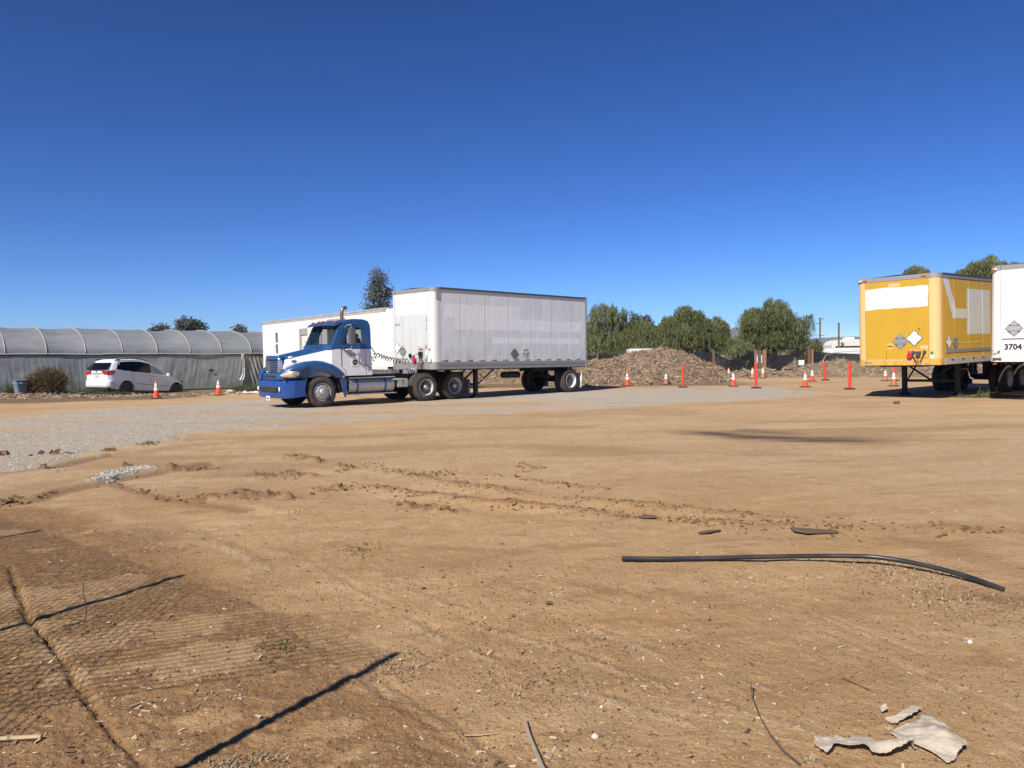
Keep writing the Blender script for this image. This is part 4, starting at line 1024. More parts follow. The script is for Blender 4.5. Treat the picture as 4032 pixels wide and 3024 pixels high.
def gladhand(e, y, z, mat, r=.09):
    m = MB(); m.cyl((-.03, y, ZB + z), (-.09, y, ZB + z), r, 18); m.box((-.06, y + .02, ZB + z + .10), (.06, .05, .12)); return m.build('gladhand', mat, e, bevel=.008)

# side paint of the coupled trailer: greyed white with fresher rolled-on patches
def patchmask(M, x, z, rects, amp=.03, sc=2.5):
    n = (M.noise(sc, 5, .6) - .5) * amp * 5; n2 = (M.noise(sc * 6, 4, .7) - .5) * amp * 2; acc = None
    for (x0, x1, za, zb_) in rects:
        w = ((x - x0 + n).mn(x * -1 + x1 + n)).mn((z - za + n + n2).mn(z * -1 + zb_ + n + n2)).st(0, .03)
        acc = w if acc is None else acc.mx(w)
    return acc
def main_side():
    M = Mat('old_white_trailer_side'); x, y, z = M.xyz(); zz = z - ZB
    base = M.mix(M.noise(1.2, 5, .6, vec=M.comb(x * 2.2, 0.0, z * .5)).st(.35, .7), (.69, .72, .735), (.61, .64, .66))
    dots = M.noise(1, 3, .7, vec=M.comb(x * 42, 0.0, z * 20)).st(.56, .72)
    bands = (M.noise(1, 2, .5, vec=M.comb(x * 3.2, 0.0, z * .25))).st(.5, .62)
    base = M.mix(dots * bands * .55, base, (.30, .31, .33))
    pm = patchmask(M, x, zz, [(.46, 4.38, 1.86, 2.40), (.98, 4.4, 1.44, 1.95), (4.30, 7.98, 1.44, 1.90), (2.84, 7.9, .94, 1.20)])
    base = M.mix(pm * .9, base, (.785, .80, .81))
    ribs = ((x / .305).fr() - .5).ab().st(.47, .495) * .22
    base = M.mix(ribs, base, (.36, .37, .39))
    rz = ((z / .055).fr() - .5).ab().st(.30, .18) * (((x / .305).fr() - .5).ab().st(.488, .492)) 
    base = M.mix(rz * .6, base, (.28, .29, .31))
    dirt = (zz - 0).st(1.3, .1) * M.noise(1, 6, .7, vec=M.comb(x * 5, 0.0, z * 1.1)).st(.40, .72) * .7
    base = M.mix(dirt, base, (.33, .33, .33))
    M.set('Base Color', base); M.set('Roughness', .55); M.bump(M.noise(1.4, 3, .5) * 1.0 + rz * .15, .5, .05); return M.m
def main_front():
    M = Mat('old_white_trailer_front'); x, y, z = M.xyz(); zz = z - ZB
    base = M.mix(M.noise(1, 5, .6, vec=M.comb(0.0, y * 3.5, z * .35)).st(.35, .7), (.60, .615, .61), (.53, .55, .55))
    pm = patchmask(M, y, zz, [(.33, 2.5, 2.0, 2.77)], .04, 3); drip = (M.noise(1, 2, .5, vec=M.comb(0.0, y * 6, z * .2))).st(.66, .7) * (zz.st(1.75, 1.8))
    base = M.mix(pm, base, (.72, .72, .71)); base = M.mix(M.noise(1, 6, .7, vec=M.comb(0.0, y * 7, z * 1.2)).st(.52, .75) * .35, base, (.36, .36, .35)); base = M.mix(((y / .6).fr() - .5).ab().st(.485, .497) * .3, base, (.35, .35, .36)); M.set('Base Color', base); M.set('Roughness', .5); M.bump(M.noise(1.3, 3, .5), .4, .05); return M.m
mats_main = dict(side=main_side(), front=main_front(), corner=pbr('old_white_corner', (.64, .65, .655), .5, dirt=.2, dirtcol=(.5, .51, .52), dscale=1.5, streak=True), rail=m_galv, top=m_galv, flap=m_wht, seam=pbr('greyed_seam', (.56, .575, .59), .5, dirt=.3, dirtcol=(.3, .3, .31)))
xm = [-2.8022, 27.4912, 1.1505, .8089, -.0075, .0036]
E1, M1 = fitroot('box_trailer', (xm[0], xm[1], xm[2] + .0), xm[3], xm[4], xm[5], ZB)
tag(E1, 'old white box trailer with lighter repainted patches, coupled to the blue and white truck', 'trailer')
L1, W1, H1 = 8.347, 2.59, 2.958
trailer(E1, M1, L1, W1, H1, mats_main, 1.22, [7.38])
for k in range(14):
    xx = .36 + k * .605
    if xx > 8.0: break
    t = plate('reflector_tape', E1, 's', xx, xx + .15, .285, .325, m_reflW, .001, .004); u = plate('reflector_tape', E1, 's', xx + .152, xx + .30, .285, .325, m_reflR, .001, .004)
placard(E1, (4.02, ZB + .55), .235, 's', pbr('bare_grey_placard', (.20, .21, .22), .4, .5), m_galv)
pc = placard(E1, (4.62, ZB + .62), .225, 's', pbr('yellowed_placard', (.55, .52, .42), .6, dirt=.4), m_wht, wr=1, tilt=.12)
placard(E1, (2.17, ZB + .80), .23, 'f', m_wht, m_galv); placard(E1, (1.83, ZB + .66), .23, 'f', m_galv, m_galv, wr=1)
plate('nose_box', E1, 'f', .48, .92, .33, .85, pbr('grey_nose_box', (.5, .5, .49), .5, dirt=.2), .0, .012)
plate('socket_recess', E1, 'f', .56, .84, .42, .76, pbr('nose_box_recess', (.36, .36, .35), .6), .013, .004)
plate('socket_slot', E1, 'f', .60, .80, .715, .745, m_rubber, .018, .006)
m = MB(); m.box((-.07, .66, ZB + .56), (.12, .14, .15)); m.tube([(-.12, .66, ZB + .5), (-.14, .62, ZB + .38), (-.12, .60, ZB + .30)], .022, 6); m.build('electrical_plug', m_hb, E1, bevel=.01)
m = MB(); m.cyl((-.02, 1.35, ZB + .50), (-.05, 1.35, ZB + .50), .08, 16); m.tube([(-.05, 1.35, ZB + .44), (-.15, 1.2, ZB + .42), (-.14, .9, ZB + .53), (-.1, .72, ZB + .57)], .012, 6); m.build('service_connector', m_hb, E1)
gladhand(E1, 1.07, .34, m_glove, .10)
m = MB()
for dy, zz in ((.0, .0), (.07, .02), (-.05, -.03), (.12, .03)): m.tube([(-.05, .62 + dy, ZB + .42), (-.10, .64 + dy * 1.6, ZB + .15 + zz), (-.08, .68 + dy, ZB - .02), (-.06, .58 + dy, ZB + .12), (-.04, .55 + dy, ZB + .3)], .008, 5)
m.build('hanging_cable', m_hb, E1)
for y, z, w_, h_, mt in ((.40, .82, .12, .13, m_reflW), (.20, .72, .07, .07, m_glove), (.38, .57, .10, .12, m_wht), (.36, .42, .07, .12, m_reflW), (.42, .33, .14, .12, m_galv), (.33, .31, .08, .10, m_galv)):
    plate('sticker', E1, 'f', y - w_ / 2, y + w_ / 2, z - h_ / 2, z + h_ / 2, mt, .013 if y > .3 else .02, .003)
plate('document_box', E1, 'f', .10, .26, .26, .42, m_wht, .03, .02, .004)
# cap over the upper corner
m = MB(); pts = [(.26 - .278 * cos(a), .26 - .278 * sin(a)) for a in np.linspace(.5, pi / 2, 8)] + [(.32, -.018)]
m.add([(p[0], p[1], ZB + 2.50) for p in pts] + [(p[0], p[1], ZB + 2.80) for p in pts], [(i, i + 1, i + 1 + len(pts), i + len(pts)) for i in range(len(pts) - 1)]); o = m.build('corner_plate', m_alu, E1, smooth=50, fix=False); s_ = o.modifiers.new('s', 'SOLIDIFY'); s_.thickness = .01; s_.use_rim = False
RF = Matrix(((0, 0, -1, 0), (-1, 0, 0, 0), (0, 1, 0, 0), (0, 0, 0, 1)))      # text facing the front (-x)
RS = Matrix(((1, 0, 0, 0), (0, 0, -1, 0), (0, 1, 0, 0), (0, 0, 0, 1)))       # text facing the near side (-y)
def tf(e, s, y, z, size, mat, rot=0, off=.006, bold=0.0): return text('lettering', s, size, mat, e, Matrix.Translation((-off, y, ZB + z)) @ RF @ Matrix.Rotation(rot, 4, 'Z'), bold=bold)
tf(E1, '2 8767', 2.18, 1.66, .13, m_galv)
for k, ch_ in enumerate('2A1761'): tf(E1, ch_, .365, 1.85 - k * .092, .09, m_darkrail, 0)
for y in (.42, .5): 
    pass
for y, z in ((.36, 2.86), (2.25, 2.86)):
    m = MB(); m.box((-.02, y, ZB + z), (.03, .09, .03)); m.build('clearance_light', m_amber, E1)

# ---- yellow trailer
def yel_side():
    M = Mat('yellow_trailer_side'); x, y, z = M.xyz(); zz = z - ZB
    n = (M.noise(2.2, 5, .6) - .5) * .14; n2 = (M.noise(14, 4, .7) - .5) * .06; e1 = n + n2
    base = M.mix(M.noise(2, 6, .6).st(.35, .7), (.66, .40, .045), (.60, .37, .045))
    # slanting stroke, foot bar and big rectangle of rolled-on grey white paint
    s0 = (zz * -1 + 2.77) * .62 + .36                     # left edge
    stroke = ((x - s0 + e1 + .02).mn(s0 * 1 - x + .42 + e1)).mn((zz - 1.5 + e1)).st(0, .012)
    foot = ((x - 1.08 + e1).mn(x * -1 + 2.4)).mn((zz - 1.47 + e1).mn(zz * -1 + 1.80 + e1)).st(0, .012)
    rect = ((x - 2.26 + e1).mn(x * -1 + 4.35 + e1)).mn((zz - .94 + e1).mn(zz * -1 + 2.46 + e1)).st(0, .012)
    base = M.mix(stroke.mx(foot).mx(rect), base, (.70, .69, .67))
    sp = M.voro(5, vec=M.comb(x * 1.0, 0.0, z)); M.set('Base Color', M.mix(((zz).st(.5, .1)) * .2, base, (.35, .30, .2))); M.set('Roughness', .5); M.bump(M.noise(1.5, 3), .35, .04); return M.m
def yel_front():
    M = Mat('yellow_trailer_front'); x, y, z = M.xyz(); zz = z - ZB
    e1 = (M.noise(2.2, 5, .6) - .5) * .13 + (M.noise(13, 4, .7) - .5) * .06
    base = M.mix(M.noise(1.6, 6, .6).st(.35, .7), (.54, .325, .025), (.50, .30, .027))
    pw = ((y - .30 + e1).mn(y * -1 + 2.36 + e1)).mn((zz - 1.86 + e1).mn(zz * -1 + 2.545 + e1)).st(0, .012)
    base = M.mix(pw, base, (.76, .76, .75))
    pk = ((y - 1.15).mn(y * -1 + 1.53)).mn((zz - 2.57).mn(zz * -1 + 2.68)).st(0, .01); base = M.mix(pk * (1 - pw) if False else pk * .8, base, (.72, .50, .36))
    base = M.mix(M.noise(6, 6, .7).st(.56, .8) * (zz.st(.8, .2)) * .5, base, (.40, .22, .07)); M.set('Base Color', base); M.set('Roughness', .42); return M.m
def yel_rail():
    M = Mat('yellow_scuffed_sill'); base = M.mix(M.noise(5, 6, .7).st(.40, .70), (.70, .40, .07), (.36, .23, .10)); base = M.mix(M.noise(22, 4, .7).st(.62, .72), base, (.10, .07, .05)); M.set('Base Color', base); M.set('Roughness', .6); return M.m
m_peach = pbr('faded_peach_corner', (.74, .475, .205), .55, dirt=.12, dirtcol=(.62, .38, .15), dscale=1.5)
my = dict(side=yel_side(), front=yel_front(), corner=m_peach, rail=yel_rail(), top=m_galv)
xy = [13.4205, 24.1546, 1.1248, .8774, .0147, -.0116]
E2, M2 = fitroot('box_trailer', xy[:3], xy[3], xy[4], xy[5], ZB)
tag(E2, 'yellow box trailer with white painted-over patches, standing on its landing legs', 'trailer')
trailer(E2, M2, 9.0, 2.59, 2.916, my, 1.22, [6.35, 7.7], skirt=.20, lgx=2.6)
m = MB(); m.bx(.43, 8.9, -.034, -.016, ZB + .0, ZB + .20); m.build('side_rail_cover', pbr('pale_grey_rail', (.50, .50, .48), .5, .2, dirt=.4, dirtcol=(.3, .28, .25)), E2, smooth=0)
for k in range(5): plate('reflector_tape', E2, 's', .90 + k * .87, 1.07 + k * .87, .115, .165, m_reflR, .036, .004)
plate('side_strip', E2, 's', .52, 4.4, .37, .48, m_galv, .001, .012)
m = MB()
for k in range(8): m.ell((1.55 + k * .26, -.004, ZB + .68), (.02, .008, .02), 8, 4)
m.build('rivet_spots', m_wht, E2)['kind'] = 'stuff'
m = MB()
for k in range(30): m.ell((-.016, .30 + k * .068, ZB + .165), (.008, .014, .014), 6, 4)
o = m.build('rivet_row', pbr('pale_rivet', (.75, .66, .45), .5), E2); o['kind'] = 'stuff'
placard(E2, (.75, ZB + .70), .24, 's', m_wht, m_galv); placard(E2, (1.27, ZB + .69), .235, 's', m_galv, m_galv)
placard(E2, (1.17, ZB + .78), .26, 'f', m_galv, m_alu, wr=1, tilt=.03); placard(E2, (.73, ZB + .87), .265, 'f', m_wht, m_alu)
tf(E2, 'T', .58, 1.13, .13, m_ink)
m = MB(); m.cyl((-.002, 1.5, ZB + .62), (-.006, 1.5, ZB + .62), .115, 26); ro = m.build('round_sticker', pbr('orange_sticker', (.72, .42, .12), .5), E2, smooth=0)
m = MB(); m.box((-.008, 1.5, ZB + .62), (.003, .19, .03)); m.box((-.008, 1.5, ZB + .655), (.003, .04, .012)); m.build('sticker_print', m_ink, ro)
plate('connector_panel', E2, 'f', .33, .90, .26, .50, pbr('panel_yellow', (.66, .40, .07), .5, dirt=.3), .0, .012)
gladhand(E2, .86, .30, m_glove, .088); 
m = MB(); m.cyl((-.02, .60, ZB + .36), (-.10, .60, ZB + .36), .075, 12); m.box((-.06, .60, ZB + .42), (.1, .15, .05)); m.build('socket', m_darkrail, E2, bevel=.006)
m = MB(); m.cyl((-.02, .76, ZB + .42), (-.09, .76, ZB + .42), .05, 10); m.cyl((-.02, .41, ZB + .42), (-.09, .41, ZB + .42), .05, 10); m.build('air_connector', m_darkrail, E2)
m = MB(); 
for a in (.78, .60, .42): m.tube([(-.08, a, ZB + .38), (-.10, .58 + (a - .58) * .25, ZB + .08)], .014, 6)
m.build('hanging_cable', m_rubber, E2)
plate('sticker', E2, 'f', .16, .25, .33, .43, m_green, .006, .003); plate('sticker', E2, 'f', .16, .25, .22, .33, m_wht, .006, .003); plate('sticker', E2, 'f', .33, .56, .52, .62, pbr('worn_label', (.70, .58, .36), .6, dirt=.5), .002, .003)
plate('sill_slot', E2, 'f', 2.12, 2.28, .05, .12, m_galv, .013, .004); plate('sill_slot', E2, 'f', .22, .42, .02, .07, m_galv, .013, .004)
for k, ch_ in enumerate('T970'): tf(E2, ch_, 1.62, .46 - k * .075, .07, m_ink)
for y in (.42, 2.30):
    m = MB(); m.box((-.03, y, ZB + 2.85), (.04, .15, .05)); m.build('clearance_light', m_amber, E2, bevel=.008)
m = MB(); m.box((-.03, 2.44, ZB + 2.84), (.04, .10, .05)); m.build('clearance_light', m_plate, E2)
m = MB()
for k in range(34): z = ZB + .3 + k * .072; m.ell((.002, 2.30, z), (.006, .008, .008), 6, 4); m.ell((.002, .32, z), (.006, .008, .008), 6, 4)
m.build('rivet_line', m_peach, E2)['kind'] = 'stuff'

# ---- white trailer 3704
m_w2 = pbr('white_trailer_side', (.70, .71, .72), .45, dirt=.12, dirtcol=(.5, .5, .5), dscale=1.5, streak=True)
def w2f():
    M = Mat('white_trailer_front'); x, y, z = M.xyz(); zz = z - ZB
    base = M.mix(M.noise(1.6, 6, .6).st(.4, .75), (.76, .76, .755), (.66, .665, .67))
    riv = ((zz / .07).fr() - .5).ab().st(.25, .12) * ((((y - .02) / .2).fr() - .5).ab().st(.03, .01))
    base = M.mix(riv * .35, base, (.4, .4, .42)); M.set('Base Color', base); M.set('Roughness', .45); M.bump(M.noise(1.4, 3), .25, .03); return M.m
def rustcorner():
    M = Mat('white_corner_rusted_foot'); x, y, z = M.xyz(); zz = z - ZB
    r = (M.noise(7, 6, .7) + zz.st(.75, .1) * .20).st(.66, .70) * zz.st(.8, .3)
    c = M.mix(r, (.74, .74, .73), (.13, .06, .045)); M.set('Base Color', c); M.set('Roughness', .5); return M.m
mw = dict(side=m_w2, front=w2f(), corner=rustcorner(), rail=pbr('white_sill', (.74, .73, .68), .5, dirt=.25, dirtcol=(.35, .22, .15), dscale=3), top=m_galv)
cw = (16.378, 21.708, 1.2104)
E3, M3 = fitroot('box_trailer', cw, .8774, 0, 0, ZB)
tag(E3, 'white box trailer numbered 3704 with a rusty lower corner, cut by the right edge', 'trailer')
trailer(E3, M3, 9.0, 2.59, 2.94, mw, 1.22, [6.6, 7.9], skirt=.20, lgx=2.5)
tf(E3, '3704', 1.955, .445, .235, m_navy, off=.016, bold=.008)
placard(E3, (1.93, ZB + 1.01), .25, 'f', m_reflW, m_galv, wr=1)
plate('front_band', E3, 'f', .35, 2.26, .675, .705, m_darkrail, .001, .014); plate('lower_skin', E3, 'f', .35, 2.26, .205, .672, pbr('cream_lower_skin', (.74, .73, .69), .45, dirt=.15), .0, .008)
plate('raised_frame', E3, 'f', .35, 2.26, .895, .91, m_reflW, .001, .006)
plate('corner_bumper', E3, 'f', 2.26, 2.50, .04, .12, m_darkrail, .0, .02); 
m = MB(); m.box((-.04, 2.50, ZB + 2.83), (.05, .07, .06)); m.build('clearance_light', m_amber, E3)
m = MB(); m.box((-.04, 2.43, ZB + 2.83), (.05, .06, .06)); m.build('clearance_light', m_plate, E3)

# ---- office trailer behind the truck
yaw = atan2(-9.76, 12.8); d0 = Vector((sin(yaw), cos(yaw), 0)); n0 = Vector((-cos(yaw), sin(yaw), 0))
pc_ = Vector((-5.34, 34.0, 1.18)); o0 = pc_ - n0 * 2.59
E4, M4 = fitroot('office_trailer', tuple(o0), yaw, 0, 0, ZB + .03)
tag(E4, 'long white trailer with door and windows parked behind the blue truck cab', 'trailer')
Wd, L, Hb = 2.59, 16.1, 2.62
m_ow = pbr('office_white', (.76, .76, .75), .5, dirt=.12, dirtcol=(.55, .54, .5), dscale=1.2, streak=True)
m_weath = pbr('weathered_board', (.36, .34, .31), .8, dirt=.6, dirtcol=(.12, .10, .09), dscale=6)
z0, z1 = ZB + .03, ZB + Hb
def opening(x0, x1, a, b): return (x0, x1, ZB + a, ZB + b)
ops = [opening(13.55, 13.95, .75, 1.95), opening(9.15, 10.35, .1, 2.05), opening(4.5, 6.7, 1.1, 2.40)]
xs = sorted([.3, L] + [v for o_ in ops for v in o_[:2]] + [1.5, 2.7, 3.9, 7.7, 8.6, 11.4, 12.5, 15.0])
for a, b in zip(xs[:-1], xs[1:]):
    hit = [o_ for o_ in ops if o_[0] <= a + .001 and o_[1] >= b - .001]
    m = MB()
    if hit: m.bx(a, b, Wd - .04, Wd, z0, hit[0][2]); m.bx(a, b, Wd - .04, Wd, hit[0][3], z1)
    else: m.bx(a + .002, b - .002, Wd - .04, Wd, z0, z1)
    m.build('side_panel', m_ow, E4, smooth=0)
m = MB(); m.bx(.3, L, 0, .04, z0, z1); m.build('side_panel', m_ow, E4, smooth=0)
m = MB(); m.bx(L - .04, L, .04, Wd - .04, z0, z1); m.build('end_panel', m_ow, E4, smooth=0)
for sy in (-1, 1):
    m = MB(); yc = .3 if sy < 0 else Wd - .3; pts = [(0, yc + (.3 if sy < 0 else -.3) + .0)] + [(.3 - .3 * cos(a), yc + sy * .3 * sin(a)) for a in np.linspace(0, pi / 2, 10)]
    m.add([(p[0], p[1], z0) for p in pts] + [(p[0], p[1], z1) for p in pts], [(i, i + 1, i + 1 + len(pts), i + len(pts)) for i in range(len(pts) - 1)]); o = m.build('corner_post', m_ow, E4, smooth=50, fix=False); s_ = o.modifiers.new('s', 'SOLIDIFY'); s_.thickness = .02; s_.use_rim = False
m = MB(); m.bx(0, .03, .6, Wd - .6, z0, z1); m.build('front_panel', m_ow, E4, smooth=0)
m = MB(); m.bx(.05, L, .02, Wd - .02, z1 - .01, z1 + .03); m.build('roof', m_galv, E4, smooth=0)
m = MB(); m.bx(.2, L + .02, Wd, Wd + .03, z1 - .02, z1 + .045); m.bx(.2, L + .02, Wd + .0, Wd + .012, z1 - .14, z1 - .022); m.build('roof_edge', pbr('grimy_roof_edge', (.42, .41, .40), .7, dirt=.6, dirtcol=(.12, .11, .12), dscale=3), E4, smooth=0)
m = MB(); m.bx(.3, L, Wd - .02, Wd + .015, z0 - .13, z0 - .002); m.bx(.02, .05, .3, Wd - .3, z0 - .13, z0 - .002); m.build('bottom_rail', pbr('cream_rail', (.66, .62, .55), .6, dirt=.35, dirtcol=(.4, .28, .2)), E4, smooth=0)
m = MB(); m.bx(.2, L, .1, Wd - .1, z0 - .10, z0 - .03)
for x in (3.0, 13.2, 14.4): 
    for y in (.4, Wd - .4): m.bx(x - .08, x + .08, y - .08, y + .08, .02, z0 - .1)
m.build('floor_frame', m_black, E4, smooth=0)
# door
def frame_(name, x0, x1, a, b, w, mat, th=.025):
    m = MB(); y0, y1 = Wd + .0, Wd + th; a += ZB; b += ZB
    m.bx(x0 - w, x0, y0, y1, a, b + w); m.bx(x1, x1 + w, y0, y1, a, b + w); m.bx(x0, x1, y0, y1, b, b + w); return m.build(name, mat, E4, smooth=0)
frame_('door_frame', 9.15, 10.35, .10, 2.05, .06, m_ow)
m = MB(); m.bx(9.15, 10.35, Wd - .06, Wd + .012, ZB + 1.72, ZB + 2.05); m.bx(10.12, 10.35, Wd - .05, Wd + .005, ZB + .10, ZB + 1.72); m.bx(9.15, 9.24, Wd - .05, Wd + .005, ZB + .10, ZB + 1.72); m.build('door_boarding', m_weath, E4, smooth=0)
m = MB(); m.bx(9.24, 10.12, Wd - .08, Wd - .045, ZB + .10, ZB + 1.70); do = m.build('door', pbr('cream_door', (.72, .68, .60), .5, dirt=.15), E4, smooth=0)
m = MB(); m.bx(9.55, 9.75, Wd - .044, Wd - .04, ZB + 1.30, ZB + 1.36); m.bx(9.60, 9.72, Wd - .044, Wd - .04, ZB + .85, ZB + 1.05); m.build('door_notice', m_reflW, do, smooth=0)
def win(x0, x1, a, b, mull, horiz=False):
    fr = frame_('window', x0, x1, a, b, .04, m_ow, .02)
    m = MB(); m.bx(x0, x1, Wd, Wd + .02, ZB + a - .04, ZB + a); 
    for q in mull:
        if horiz: m.bx(x0, x1, Wd - .03, Wd + .01, ZB + q - .05, ZB + q + .05)
        else: m.bx(q - .03, q + .03, Wd - .03, Wd + .01, ZB + a, ZB + b)
    m.build('window_frame', m_ow, fr, smooth=0)
    m = MB(); m.bx(x0, x1, Wd - .04, Wd - .03, ZB + a, ZB + b); m.build('pane', pbr('dark_pane', (.05, .055, .06), .12, dirt=.25, dirtcol=(.25, .25, .25), dscale=3), fr, smooth=0)
win(13.55, 13.95, .75, 1.95, [1.32], True)
win(4.5, 6.7, 1.1, 2.15, [5.6])
m = MB(); m.bx(4.5, 6.7, Wd - .03, Wd + .008, ZB + 2.15, ZB + 2.40); m.build('window_board', m_weath, E4, smooth=0)
m = MB(); m.tube([(13.6, Wd + .01, ZB + .62), (13.62, Wd + .03, ZB + .3), (13.58, Wd + .02, ZB + .05)], .02, 6); m.tube([(13.5, Wd + .02, ZB + .42), (13.62, Wd + .03, ZB + .35)], .02, 6); m.build('cable', m_rubber, E4)

# ================================================================= MINIVAN (local: x from the tail forward along the car, y across to the far side, z up)
vpsi = radians(26)
VAN = empty('minivan', (-20.577, 39.3, -.2), pi / 2 - vpsi); tag(VAN, 'white minivan without front bumper or front wheels, sagging beside the plastic greenhouse', 'minivan')
m_van = pbr('white_van_paint', (.76, .77, .79), .3, dirt=.22, dirtcol=(.42, .39, .35), dscale=1.5)
HW = .94; YC = .94
ip = lambda x, xs, ys: float(np.interp(x, xs, ys))
SX = [0, .12, .45, .7, 1.5, 2.1, 2.5, 2.85, 3.2, 3.55, 3.85, 4.2, 4.5, 4.66, 4.74]
TOP = [1.36, 1.47, 1.79, 1.84, 1.86, 1.82, 1.70, 1.53, 1.30, 1.05, .89, .77, .62, .47, .34]
BELT = [1.34, 1.34, 1.32, 1.30, 1.20, 1.10, 1.05, 1.01, .96, .93, .86, .76, .60, .45, .32]
BOT = [.42, .40, .33, .30, .23, .19, .16, .14, .11, .09, .06, .02, -.0, .02, .05]
WID = [.80, .88, .92, .94, .95, .95, .95, .95, .94, .93, .91, .88, .82, .72, .6]
def vy(x, z):                                        # half width of the skin
    w = ip(x, SX, WID); t = ip(x, SX, TOP); b = ip(x, SX, BELT); bo = ip(x, SX, BOT)
    if z <= b:
        return w * (1 - .05 * max(0, (bo + .22 - z) / .22) ** 2 - .02 * max(0, (z - (bo + .35)) / .9) ** 2 + .012 * sin((z - bo) * 5))
    f = (z - b) / max(t - b, .05); return w * (.975 - .165 * min(f, 1))
def rk(x, z):                                        # tail rake
    if z > 1.32: r = 0
    elif z < .84: r = 0
    else: r = 0
    return r * max(0, 1 - x / .9) + (0)
def vring(x):
    t = ip(x, SX, TOP); b = ip(x, SX, BELT); bo = ip(x, SX, BOT); zs = [bo, bo + .05, bo + .18, bo + .34, bo + (b - bo) * .55, bo + (b - bo) * .8, b - .03, b]
    pts = [(vy(x, z), z) for z in zs]; g = t - b
    for f in (.25, .5, .75, .88): pts.append((vy(x, b + g * f), b + g * f))
    wt = vy(x, t); pts += [(wt - .02, t - .02 * min(1, g * 3)), (wt - .10, t + .02 * min(1, g * 3)), (wt * .5, t + .05 * min(1, g * 3 + .3)), (0, t + .06 * min(1, g * 3 + .3))]
    R = [(x + rk(x, z), YC - y, z) for y, z in pts]; Lr = [(x + rk(x, z), YC + y, z) for y, z in pts[-2::-1]]
    return R + Lr
V_ = MB(); st_ = [0.0, .04, .12, .25, .45, .7, 1.0, 1.3, 1.6, 1.9, 2.2, 2.5, 2.7, 2.9, 3.1, 3.3, 3.5, 3.7, 3.9, 4.1, 4.3, 4.5, 4.62, 4.7, 4.74]
V_.loft([vring(x) for x in st_]); vb = V_.build('body', m_van, VAN, smooth=0)
cts = []
for cx, cz, r in ((1.0, .33, .445), (4.16, .05, .50)):
    m = MB(); m.lathe([(0, -.6), (r, -.6), (r, 2.6), (0, 2.6)], c=(cx, 0, cz), n=40, axis='y'); cts.append(m.build('cutter', m_rubber, VAN, smooth=0))
boolean(vb, cts, solver='FAST'); resmooth(vb, 42)
def vpatch(name, top, bot, mat, side=-1, off=.006, n=10, parent=None):
    """curved patch on the side skin between two polylines (x,z)"""
    m = MB(); vs = []
    for i in range(n + 1):
        t = i / n
        def at(pl):
            ls = [0]; 
            for a, b in zip(pl[:-1], pl[1:]): ls.append(ls[-1] + hypot(b[0] - a[0], b[1] - a[1]))
            return np.interp(t * ls[-1], ls, [p[0] for p in pl]), np.interp(t * ls[-1], ls, [p[1] for p in pl])
        a, b = at(top), at(bot)
        for k in range(5):
            f = k / 4; x = a[0] + (b[0] - a[0]) * f; z = a[1] + (b[1] - a[1]) * f
            vs.append((x + rk(x, z), YC + side * (vy(x, z) + off), z))
    fs = [(i * 5 + k, (i + 1) * 5 + k, (i + 1) * 5 + k + 1, i * 5 + k + 1) for i in range(n) for k in range(4)]
    m.add(vs, fs); return m.build(name, mat, parent or VAN, smooth=60, fix=False)
def vline(pts, r, mat, name, side=-1, off=.002):
    m = MB(); q = []
    for (x, z) in pts: q.append((x + rk(x, z), YC + side * (vy(x, z) + off), z))
    m.tube(q, r, 5); return m.build(name, mat, VAN)
m_blk = pbr('gloss_black_trim', (.006, .006, .008), .15, dirt=.0, spec=.3)
